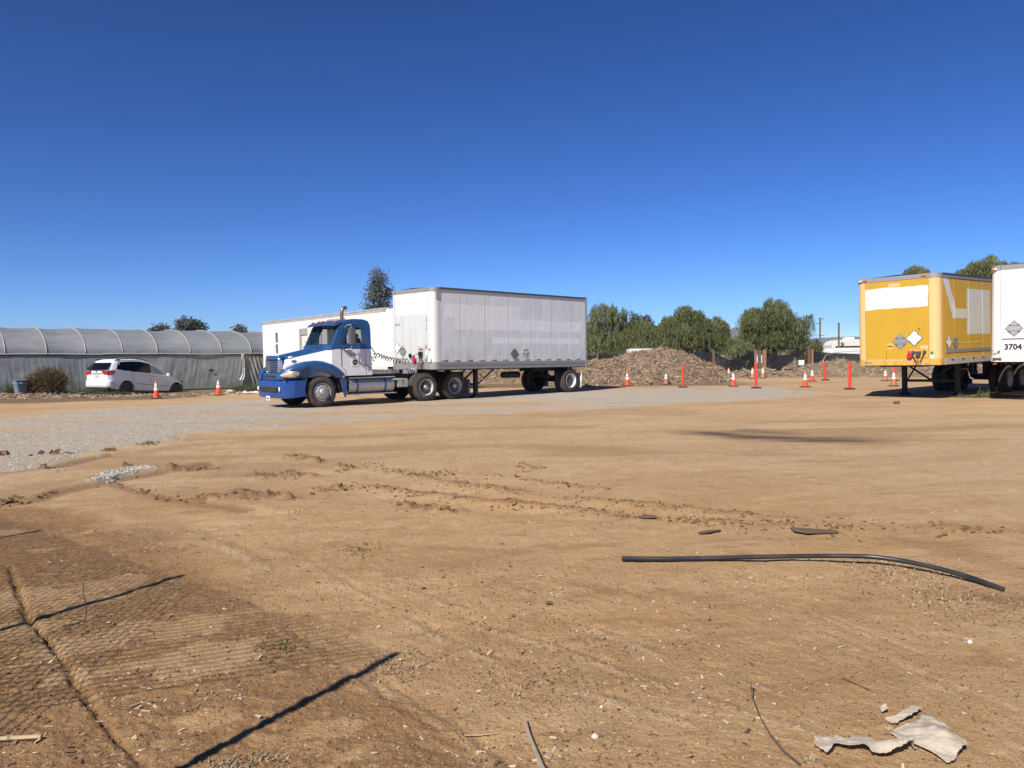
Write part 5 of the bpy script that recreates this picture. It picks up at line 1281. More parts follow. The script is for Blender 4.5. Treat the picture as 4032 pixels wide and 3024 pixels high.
for sd in (-1, 1):
    vpatch('window_surround', [(.66, 1.74), (1.4, 1.765), (1.95, 1.74), (2.52, 1.62)], [(.44, 1.335), (1.4, 1.215), (2.0, 1.14), (2.56, 1.065)], m_blk, sd, .003)
    vpatch('side_window', [(.74, 1.70), (1.33, 1.735)], [(.50, 1.36), (1.33, 1.24)], m_vglass, sd)
    vpatch('side_window', [(1.36, 1.735), (1.9, 1.715), (2.40, 1.63)], [(1.36, 1.235), (2.44, 1.10)], m_vglass, sd)
    vpatch('door_window', [(2.52, 1.58), (2.85, 1.44), (3.2, 1.22), (3.50, 1.0)], [(2.58, 1.08), (2.9, 1.05), (3.2, 1.0), (3.52, .965)], m_vglass2, sd)
    vline([(1.34, 1.22), (1.36, .8), (1.40, .62)], .006, m_rubber, 'door_seam', sd); vline([(2.47, 1.08), (2.5, .7), (2.5, .3)], .006, m_rubber, 'door_seam', sd)
    vline([(3.52, .95), (3.56, .7), (3.60, .4), (3.6, .16)], .005, m_rubber, 'door_seam', sd)
    vline([(1.6, .58), (2.4, .49), (3.56, .35)], .020, pbr('grey_moulding', (.35, .355, .37), .5), 'side_moulding', sd, .0)
    for x, z in ((2.36, .965), (2.66, .925)):
        m = MB(); m.box((x, YC + sd * (vy(x, z) + .015), z), (.16, .03, .035), ry=.1); m.build('door_handle', m_chrome, VAN, bevel=.008)
    m = MB(); m.box((3.52, YC + sd * 1.04, 1.0), (.12, .2, .15)); m.build('wing_mirror', m_van, VAN, bevel=.03)
    m = MB(); m.tube([(.50, YC + sd * .72, 1.80), (.62, YC + sd * .74, 1.88), (1.5, YC + sd * .74, 1.92), (2.2, YC + sd * .72, 1.86), (2.42, YC + sd * .70, 1.76)], .022, 6); m.box((.66, YC + sd * .74, 1.86), (.22, .05, .05)); m.build('roof_rail', m_rubber, VAN)
    # tail lamp wrapped round the corner
    vpatch('tail_light', [(.02, 1.30), (.40, 1.33)], [(.02, 1.09), (.34, 1.12)], m_red, sd, .012)
    m = MB(); ys = YC + sd * .84; m.add([(-.006, ys, 1.30), (-.006, YC + sd * .40, 1.30), (-.006, YC + sd * .46, 1.10), (-.006, ys, 1.09)], [(0, 1, 2, 3)]); m.build('rear_lamp', m_red, VAN, smooth=0, fix=False)
    m = MB(); m.box((-.024, YC + sd * .55, 1.115), (.01, .12, .045)); m.build('reverse_lamp', m_plate, VAN, bevel=.01)
def rp(y, z, off=.006): x = 0.0; return (x + rk(x, z) - off, y, z)
m = MB(); zz_ = np.linspace(1.36, 1.72, 6); vs = []
for z in zz_:
    hw_ = .84 - (z - 1.36) * .40; xr_ = float(np.interp(z, [1.36, 1.47, 1.79], [0, .12, .45]))
    for k in range(5): vs.append((xr_ - .035 - .075 * (1 - (k / 2 - 1) ** 2), YC - hw_ + 2 * hw_ * k / 4, z))
m.add(vs, [(i * 5 + k, i * 5 + k + 1, (i + 1) * 5 + k + 1, (i + 1) * 5 + k) for i in range(5) for k in range(4)]); m.build('rear_window', m_vglass, VAN, smooth=60, fix=False)
m = MB(); m.bx(-.026, .01, YC - .40, YC + .40, 1.17, 1.33); m.build('tailgate_garnish', m_van, VAN, bevel=.012)
m = MB(); m.bx(-.024, -.0, YC - .36, YC + .36, 1.135, 1.165); m.build('number_plate_recess', m_galv, VAN, bevel=.006)
m = MB(); m.ell((-.030, YC, 1.25), (.006, .05, .036), 14, 6); m.build('round_badge', m_chrome, VAN)
m = MB(); m.bx(-.014, -.0, YC - .16, YC + .16, .94, 1.09); m.build('licence_plate', pbr('dull_plate', (.50, .50, .50), .5, dirt=.4, dscale=30), VAN)
m = MB(); rg = []
for i in range(25):
    t = -1 + i / 12; y = YC + .95 * t; x = -.13 + .09 * abs(t) ** 3 + .22 * max(0, abs(t) - .85) / .15
    rg.append([(x + .06, y, .43), (x, y, .46), (x - .01, y, .60), (x, y, .74), (x + .03, y, .80), (x + .12, y, .84)])
m.loft(rg, closed=False); bo_ = m.build('rear_bumper', m_van, VAN, smooth=60, fix=False); s_ = bo_.modifiers.new('s', 'SOLIDIFY'); s_.thickness = .02
for y in (.6, 1.28):
    m = MB(); m.ell((-.142, y, .64), (.006, .022, .022), 10, 5); m.build('parking_sensor', m_galv, bo_)
m = MB(); m.bx(-.06, .5, .1, 1.78, .33, .44); m.cyl((-.0, 1.4, .34), (.5, 1.4, .34), .04, 10); m.build('underbody_apron', m_rubber, VAN)
m = MB(); m.box((.47, YC, 1.80), (.06, .24, .03)); m.build('high_brake_light', m_rubber, VAN)
m = MB(); m.bx(.35, 4.5, .15, 1.73, .18, .34); m.bx(.6, 1.4, .1, 1.78, .25, .7); m.bx(3.7, 4.6, .12, 1.76, .05, .42); m.cyl((4.12, .3, .20), (4.12, 1.6, .20), .20, 14); m.build('underbody', m_rubber, VAN)
for y, sd in ((.13, -1), (1.75, 1)):
    e = empty('wheel', (1.0, y, .33), 0, VAN); T = MB(); T.lathe([(.19, .02), (.20, 0), (.30, 0), (.325, .03), (.325, .18), (.30, .21), (.2, .21)], n=32, axis='y'); T.v = [(a, -sd * b, c) for a, b, c in T.v]; T.build('tyre', m_rubber, e, smooth=40)
    T = MB(); T.lathe([(.195, .015), (.18, .04), (.08, .05), (.06, .03), (0, .03)], n=24, axis='y'); T.v = [(a, -sd * b, c) for a, b, c in T.v]; T.build('rim', m_greyhub, e, smooth=40)
# torn nose: dark headlamp bracket and hanging strip
m = MB(); m.box((4.58, .28, .62), (.20, .10, .05), ry=.5); m.box((4.60, .20, .55), (.12, .06, .14), ry=-.5); m.tube([(4.5, .25, .66), (4.68, .3, .60), (4.74, .36, .42)], .02, 5); m.build('broken_lamp_mount', m_rubber, VAN)
m = MB(); m.loft([[(4.66, .12, .02), (4.70, .6, .02), (4.70, .6, .40), (4.66, .12, .36)], [(4.74, .2, .02), (4.78, .6, .02), (4.78, .6, .34), (4.74, .2, .30)]]); m.build('front_fender_edge', m_van, VAN)

# ================================================================= PLASTIC GREENHOUSE
gyaw = atan2(.75, .66); ge = Vector((.7507, .6607, 0)); gn = Vector((-.6607, .7507, 0))
GH = empty('greenhouse', (-25.68, 39.0, 0)); tag(GH, 'long grey plastic sheeted tunnel greenhouse behind the white minivan', 'greenhouse')
M_ = Matrix.Identity(4)
ge3 = Vector((ge.x, ge.y, -.017)).normalized()
for i in range(3): M_[i][0] = ge3[i]; M_[i][1] = gn[i]; M_[i][2] = (0, 0, 1)[i]
M_[0][3], M_[1][3], M_[2][3] = -25.68, 39.0, 0
GH.matrix_world = M_
def film(name, roof):
    M = Mat(name); x, y, z = M.xyz()
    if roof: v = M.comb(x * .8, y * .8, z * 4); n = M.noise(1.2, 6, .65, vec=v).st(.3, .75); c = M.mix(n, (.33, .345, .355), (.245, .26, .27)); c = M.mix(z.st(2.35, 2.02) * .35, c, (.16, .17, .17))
    else:
        v = M.comb(x * 3.2 + z * .5, 0.0, z * .7); n = M.noise(1.0, 6, .7, vec=v).st(.32, .7); c = M.mix(n, (.26, .283, .272), (.355, .375, .365)); c = M.mix((M.noise(.8, 3, vec=v)).st(.55, .7) * .5, c, (.35, .36, .35))
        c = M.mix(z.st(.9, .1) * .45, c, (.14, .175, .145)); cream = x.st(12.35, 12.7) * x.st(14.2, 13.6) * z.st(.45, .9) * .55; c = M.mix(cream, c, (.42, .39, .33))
    M.set('Base Color', c); M.set('Roughness', .42); M.set('Specular IOR Level', .45); M.bump(M.noise(3, 5, .6, vec=M.comb(x * (1 if roof else 4), y, z * (3 if roof else 1))), .35, .03); M.translucent(.22, (.30, .32, .32)); return M.m
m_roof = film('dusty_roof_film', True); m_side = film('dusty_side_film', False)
m_pipe = pbr('pale_hoop_tape', (.40, .41, .42), .5, dirt=.3)
EV, HR, HWD = 2.0, 1.52, 3.9
SP = 1.83; B0, B1 = -4, 15
def arc(a, sag=0): return (HWD * (1 - cos(a)), EV + (HR - sag) * max(sin(a), 0) ** .92)
for b in range(B0, B1):
    NX, NA = 12, 26; T_g, K_g = np.meshgrid(np.arange(NX + 1) / NX, np.arange(NA + 1), indexing='ij'); A_g = pi * K_g / NA
    y = HWD * (1 - np.cos(A_g)); z = EV + HR * np.clip(np.sin(A_g), 0, 1) ** .92; sp = np.clip(np.sin(pi * T_g), 0, 1); bul = .055 * sp * (1 + .5 * sin(b * 2.1)); f = fbm(b * 1.83 + T_g * 1.6, K_g * .35, 3, 201) * .035 * sp ** .3
    V = np.stack([b * SP + T_g * SP, y + np.cos(A_g) * bul - np.cos(A_g) * f, z - np.sin(A_g) * (bul - f)], 2).reshape(-1, 3)
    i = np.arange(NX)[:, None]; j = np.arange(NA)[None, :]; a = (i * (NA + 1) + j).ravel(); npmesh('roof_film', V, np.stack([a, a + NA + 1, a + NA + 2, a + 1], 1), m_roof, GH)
for b in range(B0, B1 + 1):
    m = MB(); pts = [(b * SP, .16, 0.0), (b * SP, .14, EV - .05)] + [(b * SP, arc(a)[0] - .02 * cos(a), arc(a)[1] + .02 * sin(a)) for a in np.linspace(.06, pi - .06, 30)] + [(b * SP, 2 * HWD - .14, EV - .05), (b * SP, 2 * HWD - .16, 0)]
    m.tube(pts, .022, 6); m.build('hoop', m_pipe, GH)
for b in range(B0, B1):
    NX, NZ = 44, 22; T_g, K_g = np.meshgrid(b * SP + np.arange(NX + 1) / NX * SP, np.arange(NZ + 1) / NZ, indexing='ij'); z = EV * K_g; env = np.clip(np.sin(pi * K_g), 0, 1) ** .5
    sl_ = (.25 + .25 * fbm(T_g * .2, T_g * 0, 2, 215)) * np.where(fbm(T_g * .15, T_g * 0 + 3, 2, 216) > 0, 1, -1)
    f = fbm(T_g * 4.5 + z * sl_ * 4, z * .25, 3, 211, .6) * .030 * env + fbm(T_g * .7, z * .9, 3, 212) * .06 * env
    f = f + .05 * np.clip(1 - abs(T_g - 13.0) / .9, 0, 1) * np.sin((T_g - 13.0 - (EV - z) * .28) * 26) * env
    V = np.stack([T_g, f - .05 * (1 - K_g), z - .03], 2).reshape(-1, 3)
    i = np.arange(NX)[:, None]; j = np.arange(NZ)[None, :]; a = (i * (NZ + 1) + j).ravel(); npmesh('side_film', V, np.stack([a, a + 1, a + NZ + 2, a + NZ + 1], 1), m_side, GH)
m = MB(); m.tube([(x, -.05 + .012 * sin(x * 1.7), EV + .02 + .02 * sin(x * 1.1) + (.03 if abs(x - 5.2) < .8 else 0)) for x in np.arange(B0 * SP, B1 * SP + .1, .3)], .032, 6); m.build('gutter_batten', pbr('cream_batten', (.50, .49, .45), .6, dirt=.4, dirtcol=(.12, .12, .12), dscale=1.5), GH)
m = MB(); m.tube([(x, -.035, EV - .045) for x in np.arange(B0 * SP, B1 * SP + .1, .6)], .02, 6); m.build('film_hem', m_darkrail, GH)
for x0 in (B0 * SP, B1 * SP):
    m = MB(); pts = [(x0, 0, 0)] + [(x0, *arc(a)) for a in np.linspace(0, pi, 20)] + [(x0, 2 * HWD, 0)]; m.add(pts, [tuple(range(len(pts)))]); m.build('end_film', m_side, GH, smooth=0, fix=False)
m = MB(); V = []
for i in range(9):
    for k in range(9):
        z = EV - .02 - k / 8 * 1.55; x = 12.22 + (i / 8 - .5) * .16 * (1 + 1.0 * max(0, k - 4) / 4) + .18 * max(0, (k - 5) / 3) ** 2 * -1; V.append((x, -.10 - .06 * sin(i * 1.6 + k * .4) - .10 * max(0, (k - 4) / 4), z))
m.add(V, [(i * 9 + k, i * 9 + k + 1, (i + 1) * 9 + k + 1, (i + 1) * 9 + k) for i in range(8) for k in range(8)]); m.build('loose_flap', pbr('white_plastic_flap', (.66, .65, .60), .4, dirt=.2), GH, smooth=60, fix=False)
m = MB(); m.ell((10.3, -.10, 1.05), (.14, .02, .07), 10, 6); m.build('tear', m_rubber, GH)

# wheeled bin
def gz1(x, y): return float(ground_z(x, y)[0])
BIN = empty('trash_bin', (-24.75, 38.7, gz1(-24.75, 38.7)), .25); tag(BIN, 'blue grey plastic bin with open rim beside the dry bush', 'trash bin')
m_bin = pbr('blue_grey_plastic', (.15, .205, .26), .5, dirt=.25, dirtcol=(.3, .28, .25))
def rr4(hx, hy, z, r=.09, n=4, cx=0):
    out = []
    for (a, b, a0) in ((hx - r, hy - r, 0), (-hx + r, hy - r, 90), (-hx + r, -hy + r, 180), (hx - r, -hy + r, 270)):
        for k in range(n + 1): q = radians(a0 + 90 * k / n); out.append((cx + a + r * cos(q), b + r * sin(q), z))
    return out
m = MB(); m.loft([rr4(.23, .25, 0), rr4(.25, .28, .30), rr4(.275, .31, .58), rr4(.30, .33, .585), rr4(.31, .34, .80)], caps=False); m.add(rr4(.22, .24, .02), [tuple(range(20))]); m.build('bin_body', m_bin, BIN, smooth=40)
m = MB(); m.loft([rr4(.31, .34, .80), rr4(.345, .375, .80), rr4(.345, .375, .84), rr4(.30, .33, .84)], caps=False); m.build('bin_rim', m_bin, BIN, smooth=30)
m = MB(); m.loft([rr4(.36, .39, .845), rr4(.36, .39, .86), rr4(.2, .2, .885)], caps=True); m.build('bin_lid', m_bin, BIN, smooth=30)
m = MB(); m.box((.34, -.1, .70), (.02, .16, .10)); m.build('bin_handle', m_wht, BIN); m = MB(); m.box((.1, -.345, .72), (.10, .01, .14)); m.build('bin_label', m_reflW, BIN)
BIN.rotation_euler = (0, 0, -.62); BIN.scale = (.86, .86, .82)

# hose and sheeting heap in front of the bush
m_hosepale = pbr('pale_green_hose', (.34, .36, .30), .6, dirt=.4)
m = MB()
hp = [gd(*p) for p in ((62, 846), (90, 846), (105, 842), (130, 841), (142, 838), (128, 848), (112, 852), (150, 851), (190, 848), (222, 845), (230, 838), (240, 845), (250, 841), (254, 834))]
m.tube([(a, b, gz1(a, b) + .05 + .05 * (i % 3)) for i, (a, b) in enumerate(hp)], .028, 6)
hp = [gd(*p) for p in ((70, 850), (84, 843), (100, 842), (120, 846), (140, 845), (133, 850))]; m.tube([(a, b, gz1(a, b) + .12 - .03 * (i % 2)) for i, (a, b) in enumerate(hp)], .028, 6)
o = m.build('hose', m_hosepale); tag(o, 'pale crumpled hose lying on mulch in front of the dry bush', 'hose')
# white plastic debris near the truck nose
def crumple(name, cx, cy, lx, ly, hz, mat, rz=0, seed=0, n=26, ztop=0):
    V = []; 
    for i in range(n + 1):
        for k in range(n + 1):
            u, v = i / n * 2 - 1, k / n * 2 - 1
            s_ = 1 + .3 * fbm(np.array([u * 1.5 + seed]), np.array([v * 1.5]), 3, 301)[0]; x, y = u * lx * s_, v * ly * s_
            z = abs(fbm(np.array([u * 2.2 + seed]), np.array([v * 2.2 + seed]), 4, 302, .6)[0]) * hz * 2.2 * (1 - .6 * max(abs(u), abs(v)) ** 4) + .005
            X_, Y_ = cx + x * cos(rz) - y * sin(rz), cy + x * sin(rz) + y * cos(rz); V.append((X_, Y_, gz1(X_, Y_) + z))
    m = MB(); m.add(V, [(i * (n + 1) + k, (i + 1) * (n + 1) + k, (i + 1) * (n + 1) + k + 1, i * (n + 1) + k + 1) for i in range(n) for k in range(n)]); return m.build(name, mat, None, smooth=50, fix=False)
m_wsheet = pbr('white_sheeting', (.58, .56, .52), .5, dirt=.35, dirtcol=(.4, .34, .28))
a = gd(545, 841); o = crumple('plastic_sheet', a[0], a[1], .80, .25, .085, m_wsheet, .1, 1); tag(o, 'crumpled white sheeting lying left of the blue truck bumper', 'plastic sheet')
a = gd(508, 844); o = crumple('plastic_sheet', a[0], a[1], .3, .12, .05, m_wsheet, 0, 5); tag(o, 'small white plastic scrap left of the crumpled sheeting', 'plastic sheet')
a = gd(500, 841); b_ = MB(); b_.ell((a[0] - .35, a[1] + .9, gz1(*a) + .06), (.28, .14, .09), 10, 6); o = b_.build('rock', m_wsheet); tag(o, 'pale rock near the torn greenhouse flap', 'rock')

# ================================================================= CONES AND DELINEATORS
m_orange = pbr('orange_cone_plastic', (.80, .085, .022), .45, dirt=.12, dirtcol=(.35, .12, .06)); m_oldor = pbr('faded_orange_cone', (.62, .19, .085), .6, dirt=.3, dirtcol=(.3, .15, .09)); m_dirtor = pbr('muddy_orange_cone', (.42, .165, .09), .75, dirt=.45, dirtcol=(.22, .13, .08))
m_collar = pbr('white_reflective_collar', (.74, .74, .72), .4, dirt=.12, dirtcol=(.5, .45, .4)); m_base = pbr('black_cone_base', (.025, .023, .022), .8, dirt=.5, dirtcol=(.16, .12, .09))
def cone(x, y, mo, label, h=.71, tilt=0, group='traffic cones'):
    e = empty('traffic_cone', (x, y, gz1(x, y) + .01), random.random()); tag(e, label, 'traffic cone', group); e.rotation_euler = (tilt, tilt * .5, random.random()); k = h / .71
    b = MB(); b.loft([rr4(.19, .19, 0, .03, 2), rr4(.185, .185, .03, .03, 2), rr4(.15, .15, .04, .03, 2)]); b.build('base', m_base, e, smooth=30)
    R = lambda z: .135 - (.135 - .032) * z / .70
    b = MB(); b.lathe([(R(.03), .03), (R(.335), .335)], n=28); b.lathe([(R(.455) , .455), (R(.485), .485)], n=28); b.lathe([(R(.62), .62), (R(.69), .69), (.022, .705), (0.0, .706)], n=28)
    b.lathe([(R(.335) - .002, .335), (R(.62) - .002, .62)], n=28); b.build('cone_body', mo, e, smooth=40)
    b = MB(); b.lathe([(R(.335) + .001, .335), (R(.455) + .001, .455)], n=28); b.build('reflective_collar', m_collar, e, smooth=40)
    b = MB(); b.lathe([(R(.485) + .001, .485), (R(.62) + .001, .62)], n=28); b.build('reflective_collar', m_collar, e, smooth=40)
    e.scale = (1, 1, k); return e
CO = [((-14.99, 32.36), m_orange, 'orange traffic cone standing in front of the white minivan', .74),
      ((-13.15, 34.41), m_orange, 'orange traffic cone between the white minivan and the blue truck', .73),
      ((5.67, 37.78), m_orange, 'orange traffic cone nearest the rear of the coupled white trailer', .68),
      ((7.81, 38.96), m_dirtor, 'muddy brown cone without its orange tip in front of the mulch pile', .60),
      ((10.13, 42.03), m_orange, 'orange cone at the right foot of the big mulch pile', .71),
      ((12.55, 44.51), m_orange, 'orange cone just left of and behind another, in front of the black fence', .68),
      ((10.29, 35.72), m_orange, 'bright orange cone nearest the pale gravel, front one of a close pair', .67),
      ((14.16, 45.24), m_oldor, 'faded orange cone just left of the middle red post', .66),
      ((14.99, 45.91), m_oldor, 'faded narrow cone just right of the wide timber fence post', .66),
      ((13.02, 34.12), m_orange, 'bright orange cone left of the rightmost clear red post', .67),
      ((15.76, 40.34), m_orange, 'weathered orange cone between bright cone and leaning red post', .63),
      ((16.75, 33.71), m_dirtor, 'dirty brown orange cone in front of the yellow trailer leg', .66),
      ((19.44 * .98, 40.01 * .98), m_dirtor, 'small dirty cone seen under the left corner of the yellow trailer', .58)]
for (p, mt, lb, h) in CO: cone(p[0], p[1], mt, lb, h)
m_post = pbr('red_orange_post', (.78, .055, .035), .4, dirt=.1)
def delin(x, y, label, h=1.12, tilt=0):
    e = empty('delineator_post', (x, y, gz1(x, y) + .01)); tag(e, label, 'delineator post', 'red delineator posts'); e.rotation_euler = (0, tilt, .3)
    b = MB(); b.lathe([(.0, .0), (.22, .0), (.225, .02), (.20, .05), (.06, .06), (0, .06)], n=8); b.build('base', m_base, e, smooth=20)
    b = MB(); b.lathe([(.062, .05), (.058, h * .80), (.075, h * .81), (.075, h * .83), (.052, h * .84), (.050, h * .97), (.04, h), (0, h)], n=18); b.build('tube', m_post, e, smooth=40); return e
delin(7.85, 35.3, 'red delineator post in front of the mulch pile', 1.06); delin(10.67, 33.6, 'red delineator post in front of the timber fence posts', 1.13); delin(16.77, 41.14, 'leaning red delineator post before the small mulch ridge', 1.0, -.07)
delin(13.98, 31.8, 'red delineator post nearest the yellow trailer', 1.16); delin(19.86 * .985, 39.84 * .985, 'red delineator post behind a cone under the yellow trailer', .95)
delin(24.2, 38.5, 'red delineator post seen between the wheels of the yellow trailer', 1.1)

# ================================================================= FENCE WITH BLACK SHADE CLOTH
FE = empty('shade_cloth_fence', (14, 58, 0)); tag(FE, 'timber post fence hung with sagging black shade cloth behind the cones', 'fence')
m_timber = pbr('brown_timber_post', (.16, .095, .06), .85, dirt=.5, dirtcol=(.07, .045, .035), dscale=4, streak=True); m_timber2 = pbr('lighter_timber_post', (.26, .155, .085), .85, dirt=.5, dirtcol=(.12, .07, .045), dscale=4, streak=True)
def lx(X): return X - 14
for X, w, z, mt in ((6.46, .16, 1.66, m_timber), (-2.5, .16, 1.66, m_timber), (-11, .16, 1.7, m_timber), (15.17, .19, 1.74, m_timber), (18.30, .13, 1.72, m_timber2), (18.62, .20, 1.70, m_timber), (18.98, .27, 1.71, m_timber2), (22.58, .16, 1.72, m_timber2), (22.33, .16, 1.92, m_timber), (27.5, .18, 1.7, m_timber), (33, .18, 1.7, m_timber), (39, .18, 1.7, m_timber)):
    m = MB(); m.bx(lx(X) - w / 2, lx(X) + w / 2, -.30, -.12, -.1, z); m.build('post', mt, FE, smooth=0, bevel=.01, seg=1)
def cloth():
    M = Mat('black_shade_cloth'); x, y, z = M.xyz(); n = M.noise(1.2, 4, vec=M.comb(x, 0.0, z * 6)).st(.4, .7)
    M.set('Base Color', M.mix(n, (.008, .009, .011), (.022, .025, .029))); M.set('Roughness', .75); M.set('Specular IOR Level', .2); M.holes(.05); return M.m
m_cloth = cloth()
def panel(X0, X1, top, bot, seed):
    NX, NZ = 40, 12; V = []
    for i in range(NX + 1):
        t = i / NX; X = X0 + (X1 - X0) * t; zt, zb = top(t), bot(t)
        for k in range(NZ + 1):
            z = zb + (zt - zb) * k / NZ; f = fbm(np.array([X * 1.2 + z * 1.5]), np.array([z * .8 + seed]), 3, 401)[0] * .10; V.append((lx(X), .02 + f, z))
    m = MB(); m.add(V, [(i * (NZ + 1) + k, (i + 1) * (NZ + 1) + k, (i + 1) * (NZ + 1) + k + 1, i * (NZ + 1) + k + 1) for i in range(NX) for k in range(NZ)]); return m.build('shade_cloth', m_cloth, FE, smooth=60, fix=False)
g0 = lambda t: -.05
panel(-20, 6.46, lambda t: 1.42 + .06 * sin(t * 9), g0, 1)
panel(6.46, 15.17, lambda t: 1.56 + .12 * max(0, t - .55) - .12 * sin(pi * t) * (t < .7), g0, 2)
panel(15.17, 18.30, lambda t: 1.62 - .62 * max(sin(pi * min(t * 1.1, 1)), 0) ** 1.3, g0, 3)
panel(18.98, 22.33, lambda t: 1.62 - .34 * max(sin(pi * min(1, t / .85)), 0) + .12 * (t > .9), lambda t: .1 + 1.25 * abs(t - .28) ** 1.3 * (2.0 if t > .28 else 1.2) if t > .02 else .5, 4)
panel(22.58, 27.5, lambda t: 1.62 - .38 * t ** .5, g0, 5); panel(27.5, 45, lambda t: 1.35, g0, 6)
m = MB()                                              # chain link wires, real crossing strands
for X in np.arange(-4, 32, .14):
    for s_ in (-1, 1): m.add([(lx(X), .0, 0), (lx(X) + .007, .0, 0), (lx(X) + s_ * 1.6 * .6 + .007, .0, 1.6), (lx(X) + s_ * 1.6 * .6, .0, 1.6)], [(0, 1, 2, 3)])
o = m.build('chain_link', m_darkrail, FE, smooth=0, fix=False); o['kind'] = 'stuff'
m = MB(); m.tube([(lx(27.3), -.2, 1.62), (lx(24.3), -.22, 1.42), (lx(23.6), -.22, 1.25), (lx(23.3), -.22, .6), (lx(23.25), -.22, 0)], .02, 6); m.build('cable', m_galv, FE)
m = MB(); m.box((lx(21.8), -.1, .70), (.42, .06, .38)); m.build('white_board', m_wht, FE); m = MB(); m.bx(lx(21.25), lx(21.3), -.2, -.15, 0, 1.1); m.build('white_stake', m_galv, FE)

# ================================================================= MULCH
def mulchmat():
    M = Mat('shredded_wood_mulch'); x, y, z = M.xyz(); n = M.noise(2.0, 6, .7).st(.35, .7); c = M.mix(n, (.20, .145, .095), (.33, .25, .17)); c = M.mix(M.noise(14, 5, .75).st(.5, .7) * .7, c, (.07, .045, .03)); c = M.mix(M.noise(.5, 3).st(.5, .62) * .4, c, (.20, .11, .08))
    M.set('Base Color', c); M.set('Roughness', .95); M.bump(M.noise(12, 5, .75), .9, .06); return M.m
m_mulch = mulchmat()
M = Mat('mulch_strand'); t = M.attr('tone'); c = M.mix(t.st(.15, .55), (.15, .10, .062), (.42, .31, .21)); c = M.mix(t.st(.75, .95), c, (.58, .47, .33)); M.set('Base Color', c); M.set('Roughness', .9); m_strand = M.m
def heap(name, x0, x1, y0, y1, hf, nchip, label, size=.09, res=.10, seed=0):
    nx, ny = int((x1 - x0) / res), int((y1 - y0) / res); gx_, gy_ = np.meshgrid(np.linspace(x0, x1, nx), np.linspace(y0, y1, ny), indexing='ij')
    def H(x, y):
        h = hf(x, y); r = fbm(x * .9, y * .9, 4, 501 + seed, .62) * .34 + fbm(x * 4, y * 4, 4, 502 + seed, .65) * .13
        return np.where(h > .02, h + r * np.clip(h * 2.2, 0, 1), h - .12) + base_h(x, y)
    z = H(gx_, gy_); V = np.stack([gx_.ravel(), gy_.ravel(), z.ravel()], 1); i = np.arange(nx - 1)[:, None]; j = np.arange(ny - 1)[None, :]; a = (i * ny + j).ravel()
    F = np.stack([a, a + ny, a + ny + 1, a + 1], 1); o = npmesh(name, V, F, m_mulch); tag(o, label, 'mulch pile')
    x = x0 + (x1 - x0) * rng.random(nchip); y = y0 + (y1 - y0) * rng.random(nchip); k = hf(x, y) > .0; x, y = x[k], y[k]
    if len(x):
        s_ = size * (.8 + 4.2 * rng.random(len(x)) ** 2.2); strands(len(x), x, y, s_, .012 + .03 * rng.random(len(x)) ** 2, m_strand, 'mulch_strands', H, parent=o)
    return o
def pile(x, y):
    d1 = ((x - 8.4) / 4.2) ** 2 + ((y - 45.0) / 5.6) ** 2; h = 1.72 * np.clip(1 - d1, 0, 1) ** 1.0
    d1b = ((x - 9.8) / 3.2) ** 2 + ((y - 45.6) / 4.2) ** 2; h = np.maximum(h, 1.28 * np.clip(1 - d1b, 0, 1) ** .9)
    d2 = ((x - 1.0) / 9.2) ** 2 + ((y - 48.2) / 5.6) ** 2; h = np.maximum(h, 1.22 * np.clip(1 - d2, 0, 1) ** .6)
    d3 = ((x - 5.6) / 4.2) ** 2 + ((y - 43.5) / 5.2) ** 2; h = np.maximum(h, 1.05 * np.clip(1 - d3, 0, 1) ** .8)
    return h
heap('mulch_pile', -8.4, 15, 38.2, 54, pile, 120000, 'big brown pile of shredded wood mulch behind the white trailer tail')
def ridge(x, y):
    c = 49.5 - .22 * (x - 14); amp = .20 + .16 * fbm(x * .45, x * 0, 3, 511) + .52 * sm(x, 17, 20.5) * (1 - .35 * sm(x, 22.5, 26)); amp = np.where(x < 14, amp * .7, amp)
    return np.clip(amp, .1, 1) * np.clip(1 - ((y - c) / (2.6 + amp)) ** 2, 0, 1)
heap('mulch_ridge', 11.5, 36, 39.5, 53, ridge, 44000, 'low ridge of mulch and branches along the black fence', seed=5)
m = MB()
for _ in range(34):
    x, y = 15.8 + random.gauss(0, .8), 47.3 + random.gauss(0, .4); a = random.random() * pi; l = .3 + .5 * random.random(); z = .25 + .25 * random.random()
    m.tube([(x, y, z), (x + l * cos(a), y + l * sin(a) * .4, z + random.gauss(0, .15))], [.035, .015], 5)
o = m.build('branch_pile', pbr('pale_branch', (.36, .28, .19), .8, dirt=.4)); tag(o, 'tangle of pale broken branches on the mulch ridge', 'branch pile')
# strands of mulch strewn over the ground by the van
x = rng.random(22000) * 22 - 28; y = 33.5 + rng.random(22000) * 7; k = rng.random(22000) < ground_fields(x, y)[5] * .9; x, y = x[k], y[k]
o = strands(len(x), x, y, .08 + .3 * rng.random(len(x)) ** 2, .012 + .02 * rng.random(len(x)), m_strand, 'straw_litter', ground_z, .4); tag(o, 'straw coloured mulch strands on the ground before the van', 'straw litter')

